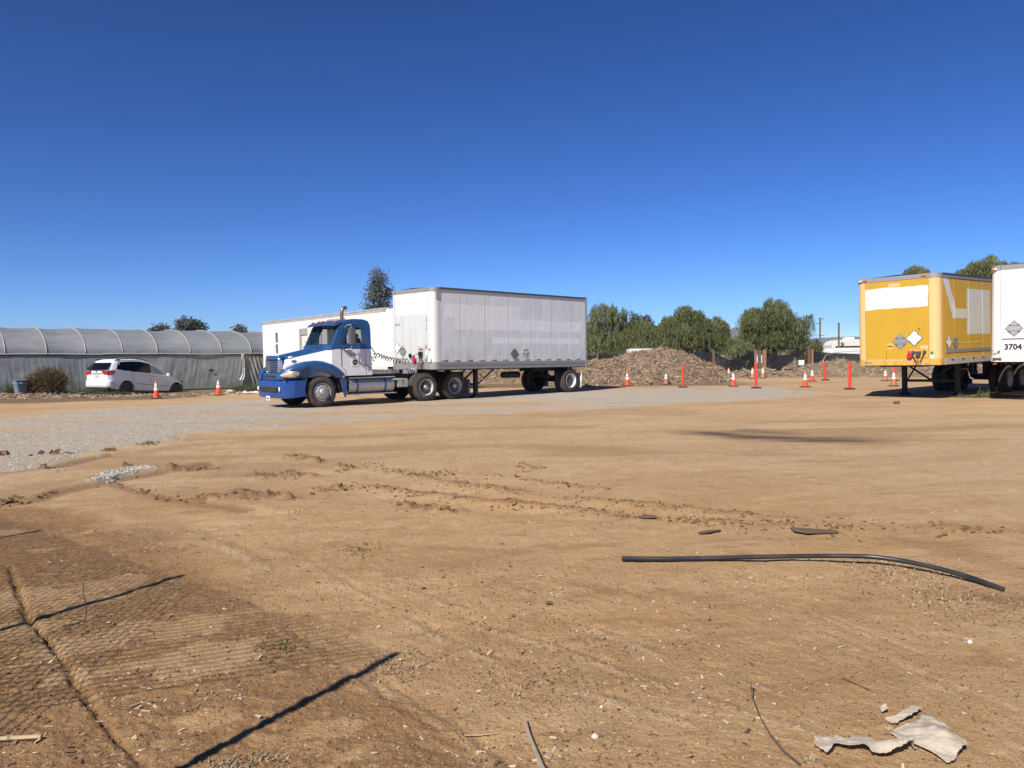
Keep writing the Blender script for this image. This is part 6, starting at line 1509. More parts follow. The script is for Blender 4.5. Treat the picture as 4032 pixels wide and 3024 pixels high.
# ================================================================= TREES
def leafmat(name, a, b, tr=.3):
    M = Mat(name); t = M.attr('tone'); c = M.mix(t, a, b); M.set('Base Color', c); M.set('Roughness', .6); M.set('Specular IOR Level', .25); M.translucent(tr, c); return M.m
m_pep = leafmat('pepper_leaf', (.095, .112, .042), (.235, .255, .115)); m_euc = leafmat('eucalyptus_leaf', (.075, .09, .078), (.165, .185, .155), .2); m_bark = pbr('grey_brown_bark', (.14, .10, .075), .9, dirt=.5, dirtcol=(.06, .045, .035), bump=.5)
m_dry = leafmat('dry_twig', (.09, .068, .04), (.20, .145, .08), .25)
def tree(name, x, y, lobes, label, kind='pepper', nstr=420, nleaf=34, droop=1.3, trunk_r=.28, mat=None, lw=.055, ll=.17, group=None, seed=1, spread=1.0):
    if kind == 'pepper': nstr = int(nstr * 1.35); lw = .034; ll = .21
    r = np.random.default_rng(seed); z0 = float(base_h(x, y)); e = empty(name, (x, y, z0)); tag(e, label, 'tree' if name != 'dry_bush' else 'bush', group)
    lob = np.array(lobes, float)
    if kind in ('pepper', 'euc') and len(lob) > 0:
        sub_ = []
        for l in lob:
            for _ in range(8 if kind == 'pepper' else 5):
                u = r.normal(size=3); u[2] = u[2] * .8 + .25; u /= np.linalg.norm(u); k = .34 + .22 * r.random() if kind == 'pepper' else .4 + .2 * r.random()
                q = .78 if kind == 'pepper' else .6; sub_.append([l[0] + u[0] * l[3] * q, l[1] + u[1] * l[4] * q, l[2] + u[2] * l[5] * q, l[3] * k, l[4] * k, l[5] * k])
        main_lob = lob; lob = np.array(sub_)
    else: main_lob = lob
    w = (lob[:, 3] * lob[:, 4] * lob[:, 5]) ** .67; w = w / w.sum(); n = nstr
    li = r.choice(len(lob), n, p=w); L = lob[li]
    u = r.normal(size=(n, 3)); u /= np.linalg.norm(u, axis=1)[:, None]
    if kind == 'pepper': u[:, 2] = np.abs(u[:, 2]) * .9 - .25
    rad = .5 + .5 * r.random(n) ** .5 + (.22 * r.random(n) ** 3 if kind == 'pepper' else 0)
    st = L[:, :3] + u * L[:, 3:6] * rad[:, None]
    out = u.copy(); out[:, 2] = 0; out += r.normal(size=(n, 3)) * .3; out[:, 2] *= .2
    leng = droop * (.45 + .8 * r.random(n)) * (1 if kind == 'pepper' else .45)
    t = np.linspace(0, 1, nleaf)[None, :, None]; bend = .45 if kind == 'pepper' else .9
    if kind == 'pepper': P = st[:, None] + out[:, None] * leng[:, None, None] * bend * .55 * t ** .8 + np.array([0, 0, -1.])[None, None] * leng[:, None, None] * (t ** 1.25) + np.array([0, 0, .35])[None, None] * leng[:, None, None] * t * (1 - t)
    else: P = st[:, None] + r.normal(size=(n, nleaf, 3)) * (np.array([.26, .26, .22]) * spread)[None, None]
    P = P + r.normal(size=P.shape) * (.055 if kind == 'pepper' else .02); P = P.reshape(-1, 3); N = len(P)
    if kind == 'pepper': d = np.stack([r.normal(size=N) * .38, r.normal(size=N) * .38, -1 + .35 * r.normal(size=N)], 1)
    elif kind == 'bush': d = r.normal(size=(N, 3)) * np.array([.6, .6, .5]) + (P - lob[:, :3].mean(0)) * .9 + np.array([0, 0, .5])
    else: d = r.normal(size=(N, 3)) * np.array([1, 1, .7]) + np.array([0, 0, -.5])
    d /= np.linalg.norm(d, axis=1)[:, None]; q = np.cross(d, r.normal(size=(N, 3))); q /= np.linalg.norm(q, axis=1)[:, None] + 1e-9
    s_ = (.6 + .8 * r.random(N))[:, None]; A = P - q * lw * s_ * .5; Bv = P + q * lw * s_ * .5; Cc = P + d * ll * s_ + q * lw * .3 * s_; D = P + d * ll * s_ - q * lw * .3 * s_
    V = np.stack([A, Bv, Cc, D], 1); keep = V[:, :, 2].min(1) > .05; V = V[keep]; M_n = len(V)
    lt = r.random(len(lob)); tone = np.clip(np.repeat(r.random(n) * .4 + lt[li] * .6, nleaf) + r.normal(size=N) * .15, 0, 1)[keep]
    c = npmesh('crown', V.reshape(-1, 3), np.arange(M_n * 4).reshape(-1, 4), mat or (m_pep if kind == 'pepper' else m_euc), e, smooth=False, attrs={'tone': np.repeat(tone, 4)})
    m = MB(); top = main_lob[:, :3].mean(0)
    if trunk_r:
        hb = max(.8, top[2] * .45); m.tube([(0, 0, -.3), (.05, .0, hb * .5), (top[0] * .3, top[1] * .3, hb)], [trunk_r * 1.2, trunk_r, trunk_r * .8], 9)
        for k, l in enumerate(main_lob): m.tube([(top[0] * .3, top[1] * .3, hb - .1), ((l[0] + top[0] * .3) * .5 + .1, (l[1] + top[1] * .3) * .5, (l[2] + hb) * .5 + .2), (l[0], l[1], l[2] + l[5] * .3)], [trunk_r * .55, trunk_r * .32, .03], 6)
        for k in range(min(n, 60)): l = L[k]; m.tube([tuple(l[:3]), tuple(st[k])], [.04, .01], 4)
    else:
        for k in range(min(n, 220)): m.tube([(r.normal() * .15, r.normal() * .15, 0), tuple(st[k] * np.array([.5, .5, .55])), tuple(st[k])], [.012, .009, .005], 4)
    m.build('trunk' if trunk_r else 'stems', m_bark, e); return e
GP = 'pepper trees behind the fence'
tree('pepper_tree', 7.9, 64, [(0, 0, 4.5, 1.4, 1.5, 1.5), (-2.0, 0, 3.6, 1.7, 1.6, 1.6), (1.3, 0, 4.0, 1.4, 1.5, 1.3), (2.4, 0, 3.1, 1.6, 1.6, 1.4), (-.5, -1, 2.6, 2.6, 1.6, 1.4), (-3.6, .2, 2.6, 1.6, 1.6, 1.5)], 'weeping pepper tree just right of the coupled white trailer tail', group=GP, nstr=820, seed=2, droop=1.5)
tree('pepper_tree', 11.2, 62.5, [(0, 0, 2.3, 2.4, 1.5, 1.5), (1.6, 0, 3.2, 1.0, 1.2, 1.2), (-1.6, 0, 2.3, 1.4, 1.3, 1.3)], 'lower pepper foliage between two taller trees, above the mulch pile', group=GP, nstr=480, seed=3, droop=1.2)
tree('pepper_tree', 14.6, 62.5, [(-.1, 0, 4.7, .8, 1.0, .8), (-.3, 0, 4.0, 1.3, 1.5, 1.3), (1.3, 0, 3.9, 1.2, 1.4, 1.2), (-1.9, 0, 3.4, 1.1, 1.4, 1.2), (0, -.3, 3.2, 2.4, 1.6, 1.2), (2.1, 0, 3.0, .9, 1.3, 1.2), (-2.5, 0, 2.6, 1.0, 1.3, 1.1)], 'broad rounded pepper tree above the right slope of the mulch pile', group=GP, nstr=1050, seed=4, droop=1.45)
tree('pepper_tree', 21.1, 61.8, [(.1, 0, 5.1, .8, 1.0, .85), (0, 0, 4.6, 1.2, 1.5, 1.2), (-1.3, 0, 4.0, 1.1, 1.4, 1.15), (1.5, 0, 4.1, 1.3, 1.4, 1.2), (-1.5, 0, 4.2, 1.1, 1.3, 1.0), (0, 0, 3.4, 2.1, 1.6, 1.3), (-.2, -.2, 2.7, 2.3, 1.4, 1.0), (2.5, 0, 2.3, 1.2, 1.2, .8), (-2.0, -.3, 2.5, .9, 1.3, .9)], 'domed pepper tree standing alone left of the utility pole', group=GP, nstr=1000, seed=5, droop=1.4)
tree('pepper_tree', 17.9, 60.3, [(0, -1.2, 1.6, .85, .8, .9), (-.7, -1.0, 1.9, .6, .8, .8)], 'pepper branches hanging down over the black cloth between the posts', group=GP, nstr=200, seed=6, droop=1.1, trunk_r=.15)
tree('pepper_tree', 1.5, 66, [(0, 0, 3.0, 2.6, 1.8, 1.7), (-3.5, 0, 2.8, 2.0, 1.6, 1.5)], 'pepper foliage hidden mostly behind the coupled trailer', group=GP, nstr=420, seed=7)
tree('dark_tree', 11.9, 71, [(0, 0, 4.3, .9, 1, 1.0), (-.9, 0, 3.7, .9, 1, .9), (.8, 0, 3.4, .8, 1, .9)], 'small dark tree rising between two pepper trees', 'euc', nstr=150, nleaf=40, mat=m_euc, lw=.11, ll=.17, seed=8, trunk_r=.16)
tree('leafless_scrub', 20.1, 78, [(0, 0, 2.2, 1.6, 1, .9), (-1.2, 0, 1.7, 1.2, 1, .9)], 'dull brownish scrub seen through the gap between the pepper trees', 'euc', nstr=130, nleaf=36, lw=.12, ll=.2, seed=9, trunk_r=.14)
tree('eucalyptus_tree', -12.0, 70, [(.1, 0, 8.7, .8, .9, .8), (.6, 0, 7.5, .7, 1, .8), (-.5, 0, 7.2, .6, 1, .6), (.4, 0, 6.2, .75, 1, .8), (-.8, 0, 5.8, .55, 1, .6), (.1, 0, 4.8, .9, 1.1, .9), (-.1, 0, 3.6, 1.0, 1.1, .9)], 'tall dark eucalyptus rising behind the white trailers', 'euc', nstr=170, nleaf=42, lw=.075, ll=.19, seed=10, spread=1.15, trunk_r=.3)
GF = 'distant trees beyond the greenhouse'
tree('distant_tree', -33.3, 80, [(-.4, 0, 4.9, .9, 1, .8), (.6, 0, 4.9, .9, 1, .8), (0, 0, 4.0, 1.4, 1, .8)], 'largest dark round tree above the greenhouse roof', 'euc', nstr=190, nleaf=40, lw=.11, ll=.20, seed=11, group=GF)
tree('distant_tree', -36.5, 80, [(0, 0, 4.7, .5, 1, .5), (.5, 0, 4.2, .8, 1, .5), (-.6, 0, 4.1, .6, 1, .4)], 'thin spiky tree left of the round tree above the greenhouse', 'euc', nstr=70, nleaf=34, lw=.11, ll=.22, seed=12, group=GF, trunk_r=.1)
tree('distant_tree', -35.2, 81, [(0, 0, 4.3, .35, 1, .5)], 'tiny tree crown touching the round tree above the greenhouse', 'euc', nstr=24, nleaf=30, lw=.11, ll=.22, seed=17, group=GF, trunk_r=.1)
tree('distant_tree', -28.2, 80, [(0, 0, 4.3, .35, 1, .55), (.3, 0, 3.8, .5, 1, .4)], 'small dark shrub top above the greenhouse near the white office trailer', 'euc', nstr=40, nleaf=34, lw=.11, ll=.22, seed=13, group=GF, trunk_r=.1)
tree('pepper_tree', 28.4, 55, [(0, 0, 6.4, 1.3, 1.2, 1.2), (-.9, 0, 5.8, .9, 1, .9), (1.0, 0, 5.9, .9, 1, .9)], 'pepper tree top showing over the yellow trailer roof', group='trees behind the parked trailers', nstr=360, seed=14, droop=1.2)
tree('pepper_tree', 30.9, 50, [(0, 0, 6.7, 1.2, 1.2, 1.1), (-1.0, 0, 6.0, 1.0, 1, 1.0), (1.0, 0, 6.3, .9, 1, 1.0), (0, 0, 5.2, 1.7, 1.2, 1.0)], 'loose pepper tree top between the yellow and white trailers', group='trees behind the parked trailers', nstr=480, seed=15, droop=1.1)
B = tree('dry_bush', -23.75, 39.3, [(0, 0, .62, .72, .55, .60), (.35, 0, .62, .55, .5, .45), (-.5, 0, .52, .45, .45, .40)], 'rounded dry brown bush between the blue bin and the minivan', 'bush', nstr=340, nleaf=44, mat=m_dry, lw=.014, ll=.13, trunk_r=0, seed=21, spread=.5)
for (x, y, h, sd, lb) in ((-20.3, 38.5, .16, 22, 'green weeds growing under the tail of the minivan'), (-14.2, 41.2, .38, 23, 'low green weeds at the foot of the greenhouse right of the minivan'), (-12.4, 42.4, .42, 24, 'yellow green weeds by the greenhouse beside the truck nose'), (-25.6, 39.1, .5, 25, 'pale weeds behind the blue bin'), (-21.9, 39.4, .20, 26, 'dark green weeds between the bush and the minivan')):
    tree('weeds', x, y, [(0, 0, h * .4, .9, .35, h * .5), (.6, 0, h * .35, .6, .3, h * .4)], lb, 'bush', nstr=110, nleaf=30, mat=leafmat('weed_leaf', (.05, .075, .025), (.13, .15, .06)), lw=.016, ll=.08, trunk_r=0, seed=sd, group='weeds along the greenhouse', spread=.3)['category'] = 'weeds'

# ================================================================= FAR VEHICLES, SHED, POLES
def simplecar(name, x, y, z, prof, w, rz, label, cat, mat=m_wht, wins=()):
    e = empty(name, (x, y, z), rz); tag(e, label, cat); m = MB(); m.prism(prof, -w / 2, w / 2); m.build('body', mat, e, bevel=.06, seg=2)
    for wn_ in wins:
        for s_ in (-1, 1): m = MB(); m.prism(wn_, s_ * w / 2 - .006 * s_, s_ * (w / 2 + .012)); m.build('window', m_vglass, e, smooth=0)
    return e
D = 75; s_ = D / 58
simplecar('pickup_truck', 19.6, D, 0, [(0, .4), (0, 1.25), (1.9, 1.25), (2.0, 1.62), (2.15, 1.67), (3.2, 1.67), (3.75, 1.28), (4.9, 1.15), (5.1, .95), (5.1, .4)], 1.8, 0, 'white pickup truck seen over the sagging black fence', 'pickup truck', wins=([(2.3, 1.3), (2.3, 1.6), (2.75, 1.6), (2.75, 1.3)], [(2.9, 1.3), (2.9, 1.6), (3.2, 1.6), (3.6, 1.3)]))
PK = empty('pickup_topper', (18.9, D, 0)); 
bpy.data.objects.remove(PK)
m = MB(); m.bx(17.1 * 1.0, 21.3, 78, 80.4, .5, 1.66); 
bt = empty('flatbed_trailer', (11.8, 66.5, 0)); tag(bt, 'small white trailer top showing over the crest left of the mulch pile', 'trailer'); m = MB(); m.bx(-1.05, .75, -1.1, 1.1, 1.0, 1.93); m.build('box', m_wht, bt, bevel=.03); m = MB(); m.bx(-1.05, .75, -1.12, 1.12, 1.55, 1.6); m.build('trim_line', m_galv, bt); m = MB(); m.cyl((-.1, -1, .35), (-.1, 1, .35), .35, 16); m.build('wheels', m_rubber, bt)
bt.location = (10.2, 60.9, 0)
D = 78
def at(px, py, D): d = ray(px, py); t = D / d.y; return d.x * t, CAM_H + d.z * t
x0, zt = at(1788, 735, D); x1, _ = at(1900, 735, D)
simplecar('camper_van', x0, D, 0, [(0, .5), (0, zt - .5), (.25, zt - .15), (.7, zt), (x1 - x0 + 1.2, zt), (x1 - x0 + 1.6, zt - .5), (x1 - x0 + 1.6, .5)], 2.3, 0, 'cream white camper roof beyond the fence left of the yellow trailer', 'camper', pbr('cream_roof', (.70, .68, .60), .5), wins=([(.3, zt - .85), (.3, zt - .62), (x1 - x0 + .8, zt - .62), (x1 - x0 + .8, zt - .85)],))
e = bpy.data.objects['camper_van']; m = MB(); ax_, az = at(1820, 728, D); m.box((2.1, 0, zt + .13), (.9, .8, .26)); m.build('roof_unit', m_wht, e, bevel=.04)
for q in (2.9, 3.2): m = MB(); m.tube([(q, -1.16, zt - .5), (q, -1.0, zt - .03), (q, 0, zt + .02), (q, 1.0, zt - .03)], .03, 6); m.build('roof_band', m_wht, e)
D = 66; x0, zt = at(1782, 752, D); x1, _ = at(1900, 752, D)
simplecar('panel_van', x0, D, 0, [(0, .5), (0, zt - .45), (.35, zt - .06), (.8, zt), (x1 - x0 + 1.5, zt), (x1 - x0 + 1.9, zt - .5), (x1 - x0 + 1.9, .5)], 2.0, 0, 'white van roof just above the black cloth left of the yellow trailer', 'van', m_wht)
SH = empty('shed', (0, 0, 0)); D = 69; ax_, az = at(1745, 737, D); bx_, bz = at(1779, 729.5, D); SH.location = (ax_, D, 0); tag(SH, 'dark open shed with a sloping pale roof beside the pepper tree', 'shed')
m = MB(); w = bx_ - ax_; m.add([(-.2, -1, az - .25), (w, -1, bz + .0), (w, 2.5, bz), (-.2, 2.5, az - .25), (-.2, -1, az - .33), (w, -1, bz - .1), (w, 2.5, bz - .1), (-.2, 2.5, az - .33)], [(0, 1, 2, 3), (7, 6, 5, 4), (0, 4, 5, 1), (1, 5, 6, 2), (2, 6, 7, 3), (3, 7, 4, 0)]); m.build('roof', m_alu, SH, smooth=0)
m = MB(); m.bx(0, w - .1, 0, 2.4, 0, az - .35); m.build('wall', m_rubber, SH, smooth=0)
PO = empty('utility_pole', (48.1, 120, 0)); tag(PO, 'wooden utility pole with short crossarms left of the yellow trailer', 'utility pole'); m = MB(); m.cyl((0, 0, 0), (0, 0, 6.6), .13, 8); m.build('pole', m_timber, PO)
for z, w in ((6.45, .55), (5.7, .55), (3.9, .8)): m = MB(); m.box((.2 if z > 6 else -.25 if z > 5 else .1, 0, z), (w * 1.5, .12, .10), ry=.1); m.build('crossarm', m_timber, PO)
x_p, z_p = at(1812, 697, 75); PM = empty('metal_pole', (x_p, 75, 0)); tag(PM, 'plain dark metal pole rising in front of the camper roof', 'pole'); m = MB(); m.cyl((0, 0, 0), (0, 0, z_p), .09, 8); m.build('pole', m_timber, PM)
x_p, z_p = at(1823, 741, 72); PM = empty('metal_pole', (x_p, 72, 0)); tag(PM, 'short dark pole right of the tall one before the camper', 'pole'); m = MB(); m.cyl((0, 0, 0), (0, 0, z_p), .05, 8); m.build('pole', m_timber, PM)

# ================================================================= THINGS ON THE NEAR GROUND
m_pp = pbr('black_poly_pipe', (.022, .025, .028), .32, dirt=.35, dirtcol=(.13, .10, .075), dscale=3)
pp = [(1343, 1213), (1440, 1213.5), (1560, 1214), (1700, 1216), (1800, 1218), (1880, 1222), (1950, 1231), (2030, 1246), (2100, 1262), (2168, 1280)]
pz = [.03, .03, .032, .04, .055, .065, .06, .05, .035, .015]
pts = []
for (a, b), z in zip(pp, pz): gx0, gy0 = gd(a, b); pts.append((gx0, gy0, gz1(gx0, gy0) + z))
# resample smoothly
P_ = np.array(pts); tt = np.linspace(0, len(P_) - 1, 60); Q_ = np.stack([np.interp(tt, np.arange(len(P_)), P_[:, k]) for k in range(3)], 1)
for _ in range(3): Q_[1:-1] = (Q_[:-2] + Q_[1:-1] * 2 + Q_[2:]) / 4
m = MB(); m.tube([tuple(q) for q in Q_], .0175, 14); o = m.build('plastic_pipe', m_pp, None, smooth=50); tag(o, 'black plastic pipe lying across the dirt at right', 'pipe')
# torn paper sheets: outlines in ground space with curl
def sheet(outline, label, hfun, seed=0, n=34, mat=None, lift=.004):
    poly = [gd(*p) for p in outline]; xs = [p[0] for p in poly]; ys = [p[1] for p in poly]; x0, x1, y0, y1 = min(xs), max(xs), min(ys), max(ys)
    N1, N2 = n * 3, n * 2; gx_, gy_ = np.meshgrid(np.linspace(x0, x1, N1), np.linspace(y0, y1, N2), indexing='ij')
    wx = gx_ + .008 * fbm(gx_ * 34, gy_ * 34, 4, 600 + seed, .7); wy = gy_ + .008 * fbm(gx_ * 40, gy_ * 40 + 9, 3, 601 + seed); ins = inpoly(wx, wy, poly)
    z = ground_z(gx_.ravel(), gy_.ravel()).reshape(gx_.shape) * 0 + float(ground_z(np.mean(xs), np.mean(ys))[0]) + lift + hfun(gx_, gy_, (gx_ - x0) / (x1 - x0), (gy_ - y0) / (y1 - y0)) + .010 * (fbm(gx_ * 9, gy_ * 9, 4, 610 + seed, .6) + .6) + .010 * np.abs(fbm(gx_ * 13 + gy_ * 5, gy_ * 13, 2, 612 + seed)) + .0035 * np.abs(fbm(gx_ * 28, gy_ * 28, 3, 611 + seed))
    V = np.stack([gx_.ravel(), gy_.ravel(), z.ravel()], 1); F = []
    for i in range(N1 - 1):
        for j in range(N2 - 1):
            if ins[i, j] and ins[i + 1, j] and ins[i, j + 1] and ins[i + 1, j + 1]: a = i * N2 + j; F.append((a, a + N2, a + N2 + 1, a + 1))
    m = MB(); used = sorted({k for f in F for k in f}); mp = {k: i for i, k in enumerate(used)}
    m.add([tuple(V[k]) for k in used], [tuple(mp[k] for k in f) for f in F]); o = m.build('torn_paper', mat, None, smooth=60, fix=False); s_ = o.modifiers.new('s', 'SOLIDIFY'); s_.thickness = .0015; s_.offset = 0
    tag(o, label, 'torn sheet'); return o
M = Mat('weathered_grey_paper'); c = M.mix(M.noise(9, 5, .6).st(.4, .7), (.58, .50, .39), (.43, .36, .275)); c = M.mix(M.noise(25, 4).st(.6, .75) * .4, c, (.34, .27, .2)); M.set('Base Color', c); M.set('Roughness', .8); M.bump(M.noise(30, 5, .6), .5, .006); M.translucent(.15, (.5, .44, .35)); m_paper = M.m
def c9(a, b): return ((3180 + .30741 * a) * 2212 / 4032, (2780 + .30741 * b) * 2212 / 4032)
o1 = [c9(*p) for p in ((95, 425), (260, 440), (370, 412), (470, 448), (700, 440), (1000, 480), (1200, 530), (1380, 580), (1400, 600), (1250, 640), (1100, 690), (850, 695), (700, 610), (500, 600), (345, 560), (285, 655), (240, 660), (110, 560), (70, 530))]
sheet(o1, 'long torn strip of grey white paper at lower right', lambda x, y, u, v: .045 * np.clip(u * 1.3, 0, 1) * np.exp(-((v - .25) / .3) ** 2) * (u < .97), 1, mat=m_paper)
o2 = [c9(*p) for p in ((1090, 310), (1230, 270), (1400, 240), (1430, 160), (1600, 150), (1640, 200), (1720, 260), (1800, 320), (1840, 400), (1880, 470), (1930, 510), (2060, 520), (2040, 620), (1900, 750), (1790, 794), (1740, 760), (1560, 640), (1400, 560), (1330, 545), (1150, 460), (1050, 400))]
sheet(o2, 'largest crumpled grey white paper sheet at lower right', lambda x, y, u, v: .05 * np.exp(-(((u - .62) / .25) ** 2 + ((v - .42) / .3) ** 2)) + .035 * np.clip(u - .5, 0, 1) * np.clip(1 - v, 0, 1), 2, mat=m_paper)
o3 = [c9(*p) for p in ((990, 200), (1150, 160), (1240, 100), (1320, 40), (1400, 60), (1450, 110), (1410, 170), (1300, 230), (1160, 240), (1080, 275), (1040, 250))]
sheet(o3, 'upper torn paper piece lifting off the dirt at lower right', lambda x, y, u, v: .055 * np.clip(u - .2, 0, 1) * np.clip(1.2 - v, 0, 1), 3, mat=m_paper)
o4 = [c9(*p) for p in ((920, 75), (1000, 65), (1045, 115), (990, 125), (950, 120))]
sheet(o4, 'smallest paper scrap above the other torn sheets', lambda x, y, u, v: .02 * u, 4, n=10, mat=m_paper)
# sticks, twigs, stones
m_twig = pbr('brown_twig', (.10, .065, .04), .8, dirt=.3); m_grey = pbr('grey_dead_wood', (.34, .27, .20), .85, dirt=.5, dirtcol=(.10, .075, .055), dscale=12); m_bam = pbr('tan_cane', (.46, .33, .20), .6, dirt=.4, dirtcol=(.2, .13, .08), dscale=14)
def stick(pix, r0, r1, mat, label, name='twig', z=.01, zs=None, cat='twig'):
    q = []
    for i, (a, b) in enumerate(pix): X0, Y0 = gd(a, b); q.append((X0, Y0, gz1(X0, Y0) + (zs[i] if zs else z) + r0 * .6))
    m = MB(); m.tube(q, list(np.linspace(r0, r1, len(q))), 7); o = m.build(name, mat, None, smooth=50); tag(o, label, cat); return o
f6 = lambda a, b: ((1400 + a * .5425) * .54861, (2150 + b * .5425) * .54861)
stick([f6(1235, 1290), f6(1260, 1390), f6(1300, 1490), f6(1345, 1611), f6(1370, 1680)], .006, .012, m_grey, 'grey split dead stick at the bottom centre', 'stick', cat='stick')
f8 = lambda a, b: ((2300 + a * .783) * .54861, (2100 + b * .783) * .54861)
stick([f8(838, 795), f8(845, 850), f8(880, 925), f8(935, 1030), f8(1000, 1110), f8(1085, 1180)], .0025, .005, m_twig, 'long thin dark twig left of the torn paper', zs=[.05, .03, .012, .012, .01, .01])
stick([f8(1295, 735), f8(1360, 760), f8(1440, 795)], .0025, .002, m_twig, 'short thin twig above the torn paper')
f7 = lambda a, b: (a * .7685 * .54861, (2150 + b * .7685) * .54861)
stick([f7(-60, 985), f7(0, 992), f7(100, 993), f7(215, 1002)], .010, .009, m_bam, 'tan cane at the lower left edge', 'cane', cat='cane')
X0, Y0 = gd(*f7(437, 385)); m = MB(); z0 = gz1(X0, Y0); m.tube([(X0, Y0, z0), (X0 + .01, Y0, z0 + .09), (X0 - .004, Y0, z0 + .17), (X0 - .01, Y0 + .01, z0 + .25)], [.004, .003, .0028, .002], 5); m.tube([(X0, Y0, z0), (X0 - .08, Y0 - .04, z0 + .03)], .003, 5); m.tube([(X0, Y0, z0), (X0 - .07, Y0 - .14, z0 + .015), (X0 + .0, Y0 - .17, z0 + .012)], .004, 5); o = m.build('twig', m_twig); tag(o, 'thin upright twig sprouting from a hole at left', 'twig')
stick([f6(190, 1388), f6(620, 1380)] if False else [f6(790, 1390), f6(900, 1382), f6(1025, 1376)], .003, .002, m_bam, 'pale straw stalk near the bottom centre')
f3 = lambda a, b: ((2200 + a * .8282) * .54861, (1500 + b * .8282) * .54861)
def slab(pix, th, mat, label, name='bark_slab'):
    q = [gd(*p) for p in pix]; z = gz1(*q[0]) + .01; m = MB(); n_ = len(q); m.add([(a, b, z) for a, b in q] + [(a, b, z + th * (1 + .4 * sin(i * 2.3))) for i, (a, b) in enumerate(q)], [tuple(range(n_ - 1, -1, -1)), tuple(range(n_, 2 * n_))] + [(i, (i + 1) % n_, (i + 1) % n_ + n_, i + n_) for i in range(n_)]); o = m.build(name, mat, None, smooth=0, bevel=.004, seg=1); tag(o, label, 'bark'); return o
m_dbark = pbr('dark_bark', (.11, .07, .045), .85, dirt=.4)
slab([f3(1100, 702), f3(1150, 708), f3(1330, 716), f3(1330, 725), f3(1180, 726), f3(1120, 716)], .018, m_dbark, 'largest dark bark slab in front of the rut at right')
slab([f3(375, 646), f3(450, 644), f3(475, 650), f3(440, 653), f3(385, 651)], .014, m_dbark, 'dark bark piece at the edge of the rut near centre')
slab([f3(660, 718), f3(700, 712), f3(770, 703), f3(770, 708), f3(700, 720), f3(665, 722)], .012, m_dbark, 'thin dark bark strip left of the largest slab')
slab([f3(1590, 108), f3(1620, 107), f3(1622, 111), f3(1592, 112)], .05, m_dbark, 'small dark bar lying before the yellow trailer shadow')
slab([f6(1378, 424), f6(1430, 421), f6(1430, 428), f6(1380, 433)], .012, m_dbark, 'small dark wood piece right of the brown stones')
def rock(a, b, r, mat, label, sq=.75, seed=0):
    X0, Y0 = gd(a, b); m = MB(); m.ell((0, 0, 0), (r, r * .85, r * sq), 14, 9)
    m.v = [(x * (1 + .22 * fbm(np.array([x / r * 1.5 + seed]), np.array([(y + z) / r * 1.5]), 3, 700)[0]), y, z * (1 + .2 * fbm(np.array([y / r * 1.5 + seed]), np.array([x / r * 1.5]), 3, 701)[0])) for x, y, z in m.v]
    o = m.build('stone', mat, None, smooth=50); o.location = (X0, Y0, gz1(X0, Y0) + r * sq * .45); tag(o, label, 'stone', 'single stones on the near dirt')
m_st1 = pbr('pale_stone', (.55, .50, .43), .8, dirt=.4, bump=.5); m_st2 = pbr('brown_stone', (.17, .12, .08), .85, dirt=.4, bump=.5)
rock(*f6(1740, 1400), .017, m_st1, 'round pale stone at the bottom centre right', seed=1); rock(*f6(1786, 1166), .010, m_st1, 'small white stone above the round pale stone', seed=2); rock(*f6(1135, 512), .016, m_st2, 'brown stone near the image centre foreground', seed=3)
rock(*f6(962, 608), .018, m_st2, 'dark jagged clod below the brown stone', seed=4); rock(*f6(942, 522), .009, m_st1, 'small tan stone left of the brown stone', seed=5); rock(*f7(1395, 650), .014, m_st2, 'dark stone on the soil crack at left', seed=6)
rock(*f7(258, 640), .016, m_st2, 'dark lump at the left edge of the soil crack', seed=7); rock(*f8(1940, 545), .014, m_wht, 'broken white plastic bit below the pipe end', seed=8)
# grass
def grass(cx, cy, rx, ry, n, h, mat, label, seed=0):
    r = np.random.default_rng(seed); a = r.random(n) * 2 * pi; q = r.random(n) ** .6; x = cx + rx * q * np.cos(a); y = cy + ry * q * np.sin(a); z = ground_z(x, y); hh = h * (.35 + .65 * r.random(n)) * (1 - .5 * q); b = r.random(n) * 2 * pi; l = hh * ((1.2 + 2 * r.random(n)) if mat is m_drygrass else (.25 + .5 * r.random(n))); w = .004 + .004 * r.random(n)
    w = np.maximum(w, h * .02)
    P0 = np.stack([x, y, z - .01], 1); P1 = np.stack([x + l * .4 * np.cos(b), y + l * .4 * np.sin(b), z + hh * .6], 1); P2 = np.stack([x + l * np.cos(b), y + l * np.sin(b), z + hh], 1); s_ = np.stack([-np.sin(b), np.cos(b), 0 * b], 1) * w[:, None]
    V = np.stack([P0 - s_, P0 + s_, P1 + s_ * .7, P1 - s_ * .7, P2 + s_ * .15, P2 - s_ * .15], 1); F = (np.array([(0, 1, 2, 3), (3, 2, 4, 5)])[None] + (np.arange(n) * 6)[:, None, None]).reshape(-1, 4)
    o = npmesh('grass_tuft', V.reshape(-1, 3), F, mat, smooth=False, attrs={'tone': np.repeat(r.random(n), 6)}); tag(o, label, 'grass', kind='stuff')
m_grass = leafmat('short_grass', (.07, .09, .035), (.16, .17, .08)); m_drygrass = leafmat('dry_grass', (.26, .19, .11), (.52, .42, .28))
a = gd(2135, 858); grass(a[0], a[1], 1.25, .55, 1500, .13, m_grass, 'patch of green grass in front of the parked trailers', 1)
for (px, h, k) in ((2118, .42, 2), (2135, .38, 3), (2152, .40, 4)): b_ = gd(px, 855); grass(b_[0], b_[1], .14, .1, 40, h, m_grass, 'taller green tuft in the grass patch by the parked trailers', k)
a = gd(780, 1188); grass(a[0], a[1], .22, .3, 120, .03, m_grass, 'faint green tuft on the dirt left of centre', 5)
